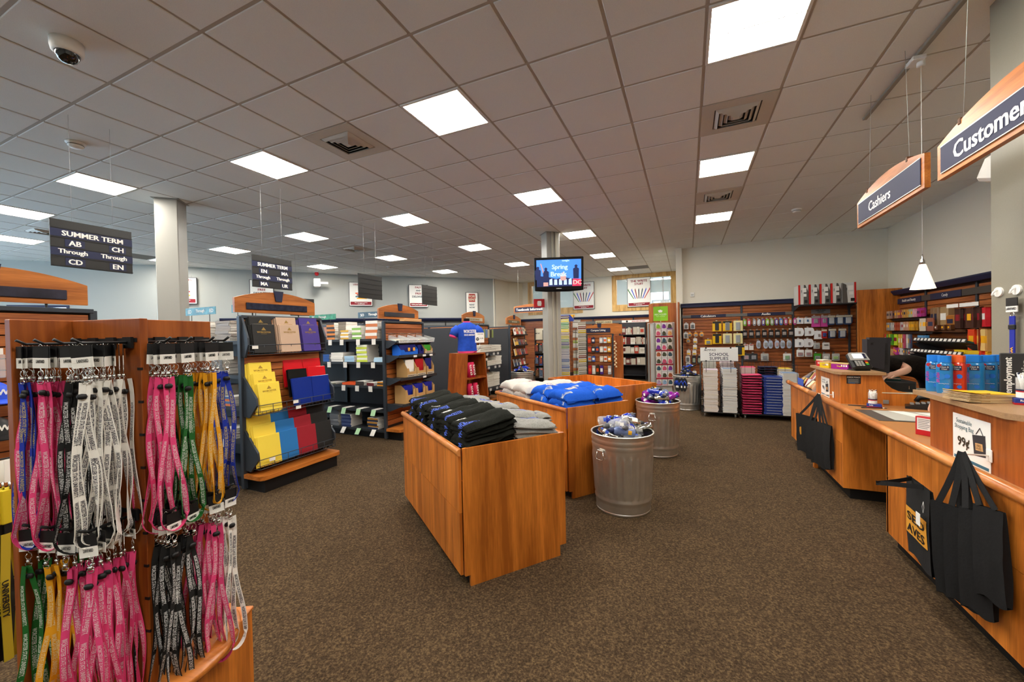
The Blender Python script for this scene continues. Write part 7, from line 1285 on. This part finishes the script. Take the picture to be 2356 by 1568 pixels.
def lanyard(col, p, ang, label, group, turn=0, tagturn=0, tilt=0):
    LN[0] += 1; M = SPM @ Matrix.Translation(p) @ Matrix.Rotation(ang, 4, 'Z'); t = thing('lanyard', label, 'lanyard', M=M, group=group); st, pr = SV[LN[0] % 6]; sm_, pm = LCOL[col]
    T = Matrix.Rotation(tagturn, 4, 'Z') @ Matrix.Rotation(tilt, 4, 'Y'); tg = link('tag', TAGM, t, M=T); link('tag_base', TAGW, tg); link('tag_loop', TAGH, tg)
    link('lettering', BK_, tg, M=Matrix(((.0052*.95, 0, 0, 0), (0, 0, -1, -.0009), (0, .013, 0, -.043), (0, 0, 0, 1))) @ Matrix.Scale(1, 4))
    link('clip', CLIP, t, M=T); s = link('strap', st, t, M=Matrix.Translation((0, 0, -.103)) @ Matrix.Rotation(turn, 4, 'Z')); omat(s, sm_); q = link('lettering', pr, s); omat(q, pm)
    b = link('bead', BEAD, t, M=Matrix.Translation((0, 0, -.128-rnd(0, .018)))); omat(b, BLACK)
cntL = {}
def row(col, kind, peg, n, s0, s1, zp, where):
    # kind B: peg along -y at x=peg ; kind C: peg along +x at y=peg
    for k in range(n):
        f = .66*(s0+(s1-s0)*(k/(max(1, n-1))))
        key = (col, where); i = cntL.get(key, 0); cntL[key] = i+1
        lab = '%s lanyard, %s counted out along the pegs of the %s' % (col, ORD[i], where)
        j = rnd(-.006, .006)
        if kind == 'B': lanyard(col, (peg+j, -f, zp-.006), math.radians(28+rnd(-26, 22)), lab, col+' lanyards on the '+where, 0, math.radians(-50+rnd(-14, 12)) if k < n-1 else math.radians(rnd(-5, 20)), rnd(-.1, .1))
        else: lanyard(col, (.214+f, peg+j, zp-.006), math.radians(72+rnd(-22, 16)), lab, col+' lanyards on the '+where, 0, math.radians(rnd(-12, 12)), rnd(-.08, .08))
W_ = 'upper left bay of the spinner'
row('white', 'B', BPX[3], 9, .025, .185, 1.505, W_); row('white', 'B', BPX[2], 4, .03, .10, 1.505, W_); row('black', 'B', BPX[2], 4, .125, .165, 1.505, W_); row('white', 'B', BPX[1], 3, .02, .08, 1.505, W_); row('pink', 'B', BPX[1], 5, .125, .185, 1.505, W_); row('pink', 'B', BPX[0], 4, .12, .175, 1.505, W_); row('blue', 'B', BPX[0], 2, .185, .192, 1.505, W_)
W_ = 'lower left bay of the spinner'
row('pink', 'B', BPX[3], 8, .02, .185, .983, W_); row('pink', 'B', BPX[2], 6, .07, .185, .983, W_); row('yellow', 'B', BPX[1], 4, .12, .185, .983, W_); row('green', 'B', BPX[0], 3, .13, .19, .983, W_); row('green', 'B', BPX[1], 2, .03, .08, .983, W_)
W_ = 'upper right bay of the spinner'
row('pink', 'C', CPY[0], 7, .03, .18, 1.505, W_); row('green', 'C', CPY[1], 6, .03, .18, 1.505, W_); row('yellow', 'C', CPY[2], 7, .03, .18, 1.505, W_); row('blue', 'C', CPY[3], 4, .06, .18, 1.505, W_)
W_ = 'lower right bay of the spinner'
row('black', 'C', CPY[0], 7, .03, .18, .983, W_); row('black', 'C', CPY[1], 5, .03, .17, .983, W_); row('pink', 'C', CPY[2], 7, .03, .18, .983, W_); row('white', 'C', CPY[3], 6, .05, .185, .983, W_)
# ================================================================ PEOPLE
def skin_body(name, verts, edges, radii, m, parent, root=0, sub=2):
    me = bpy.data.meshes.new(name); me.from_pydata(verts, edges, []); me.materials.append(m); o = link(name, me, parent)
    md = o.modifiers.new('skin', 'SKIN'); sv = me.skin_vertices[0].data
    for i, r in enumerate(radii): sv[i].radius = r if isinstance(r, tuple) else (r, r)
    sv[root].use_root = True; ss = o.modifiers.new('sub', 'SUBSURF'); ss.levels = sub; ss.render_levels = sub
    for p in me.polygons: p.use_smooth = True
    md.use_smooth_shade = True; return o
SKIN = mat('skin', 'd8a890', .55); LACE = mat('black_top', '17120f', .9, noise_s=55, noise_a=.5, spec=.15); HAIR = mat('hair', '5a3a22', .6); PANT = mat('trousers', '1c1d22', .85)
# cashier bending forward behind the far register: hips right, head left
A = V((-.93, -.3, 0)).normalized(); B_ = V((-A.y, A.x, 0)); hip = V((2.44, 5.67, .97))
P1 = thing('person', 'cashier in a black lace-backed top bending down behind the far register', 'person', (2.46, 5.68, 0)); O_ = V(P1.location)
def pt(a, b, z): return tuple(hip+A*a+B_*b+Z0*(z-.97)-O_)
vs = [pt(0, 0, .97), pt(.18, 0, 1.08), pt(.36, 0, 1.11), pt(.52, 0, 1.09), pt(.6, 0, 1.06), pt(.5, .17, 1.06), pt(.5, -.17, 1.06), pt(0, .1, .9), pt(0, -.1, .9), pt(-.03, .11, .5), pt(-.03, -.11, .5), pt(-.05, .11, .08), pt(-.05, -.11, .08), pt(.1, .11, .04), pt(.1, -.11, .04)]
skin_body('clothed_body', vs, [(0, 1), (1, 2), (2, 3), (3, 4), (3, 5), (3, 6), (0, 7), (0, 8), (7, 9), (8, 10), (9, 11), (10, 12), (11, 13), (12, 14)], [(.15, .14), (.15, .13), (.15, .125), (.12, .12), (.06, .06), (.085, .085), (.085, .085), .105, .105, .075, .075, .05, .05, .035, .035], LACE, P1)
# head (hair and face), turned down behind the monitor
hc = hip+A*.75+Z0*(1.02-.97)-O_
MB().grid(lambda u, v: hc+A*(.095*math.cos(math.pi*u))+(B_*math.cos(2*math.pi*v)+Z0*math.sin(2*math.pi*v)*1.15)*(.082*math.sin(math.pi*u)), 12, 18, closed_v=True).build('head', SKIN, P1)
MB().grid(lambda u, v: hc+Z0*.012+A*(-.02+.1*math.cos(math.pi*u))+(B_*math.cos(math.pi*(v*1.3-.15))+Z0*math.sin(math.pi*(v*1.3-.15))*1.15)*(.094*math.sin(math.pi*u)), 12, 14).build('hair', HAIR, P1)
for s in (-1, 1): MB().lathe([(0, -.012), (.01, 0), (0, .012)], 8, tuple(hc+A*.045+B_*.03*s-Z0*.075), cap=False).build('eye', WHITE, P1)
MB().lathe([(0, -.02), (.012, -.01), (.008, .015), (0, .02)], 8, tuple(hc+A*.01-Z0*.1), cap=False).build('nose', SKIN, P1)
def arm(parent, pts, rad, hand_dir, m=SKIN, curl=.5):
    # arm chain then palm with five fingers
    pts = [V(p) for p in pts]; d = V(hand_dir).normalized(); sd = d.cross(Z0).normalized(); n = sd.cross(d)
    w0 = pts[-1]; palm = w0+d*.085; vs = [tuple(p) for p in pts]+[tuple(w0+d*.045), tuple(palm)]; ed = [(i, i+1) for i in range(len(vs)-1)]; rr = list(rad)+[(.034, .018), (.034, .016)]
    skin_body('arm', vs, ed, rr, m, parent)
    for k, (off, ln) in enumerate(((-.028, .065), (-.01, .078), (.009, .074), (.027, .058))):
        b0 = palm+sd*off-d*.01; b1 = b0+d*ln*.5-n*.008*curl; b2 = b1+d*ln*.32-n*ln*.5*curl; b3 = b2+d*ln*.1-n*ln*.45*curl
        skin_body('finger', [tuple(q) for q in (b0, b1, b2, b3)], [(0, 1), (1, 2), (2, 3)], [.0095, .0088, .008, .007], m, parent, 0, 1)
    b0 = w0+d*.03-sd*.025; b1 = b0+d*.025-sd*.025-n*.005; b2 = b1+d*.03-sd*.004-n*.008; skin_body('thumb', [tuple(q) for q in (b0, b1, b2)], [(0, 1), (1, 2)], [.012, .0105, .009], m, parent, 0, 1)
sh = hip+A*.5+B_*.19-O_+Z0*(1.07-.97); sh2 = hip+A*.5-B_*.19-O_+Z0*(1.07-.97)
WQ = lambda *p: V(p)-O_
arm(P1, [WQ(1.87, 5.21, 1.14), WQ(1.93, 5.2, 1.12), WQ(2.005, 5.17, 1.085), WQ(1.86, 5.07, 1.045)], [.058, .056, .043, .03], (-.9, -.2, -.25))
MB().tube([WQ(1.84, 5.22, 1.15), WQ(1.9, 5.21, 1.135), WQ(1.945, 5.2, 1.12)], [.07, .068, .064], 12).build('sleeve', LACE, P1)
arm(P1, [sh2, sh2-Z0*.06, sh2-Z0*.2+A*.02, sh2-Z0*.2+A*.2], [.055, .05, .042, .03], A)
# second clerk beside the pier, only a hand on the phone shows
P2 = thing('person', 'clerk hidden by the near ledge, only a hand on the phone shows', 'person', (2.45, 3.95, 0)); skin_body('clothed_body', [(0, 0, .95), (0, 0, 1.15), (-.03, .02, 1.38), (-.03, .02, 1.5), (-.05, .2, 1.38), (.0, -.18, 1.38), (0, .1, .88), (0, -.1, .88), (0, .11, .48), (0, -.11, .48), (0, .11, .06), (0, -.11, .06), (-.1, .11, .04), (-.1, -.11, .04)], [(0, 1), (1, 2), (2, 3), (2, 4), (2, 5), (0, 6), (0, 7), (6, 8), (7, 9), (8, 10), (9, 11), (10, 12), (11, 13)], [(.13, .16), (.12, .15), (.11, .14), .055, .075, .075, .1, .1, .07, .07, .05, .05, .035, .035], PANT, P2)
MB().grid(lambda u, v: V((-.04, .02, 1.66))+V((.09*math.sin(math.pi*u)*math.cos(2*math.pi*v), .078*math.sin(math.pi*u)*math.sin(2*math.pi*v), .115*math.cos(math.pi*u))), 10, 16, closed_v=True).build('head', SKIN, P2); MB().grid(lambda u, v: V((-.025, .02, 1.675))+V((.1*math.sin(math.pi*u*.62)*math.cos(2*math.pi*v), .09*math.sin(math.pi*u*.62)*math.sin(2*math.pi*v), .118*math.cos(math.pi*u*.62))), 8, 16, closed_v=True).build('hair', HAIR, P2)
arm(P2, [(-.05, .22, 1.36), (-.14, .34, 1.12), (-.40, .42, .95), (-.50, .45, .90)], [.06, .048, .036, .028], (-.85, .1, -.25), curl=1.0); arm(P2, [(.0, -.2, 1.36), (.02, -.24, 1.1), (-.08, -.2, .92)], [.06, .048, .034], (-.6, .2, -.5))
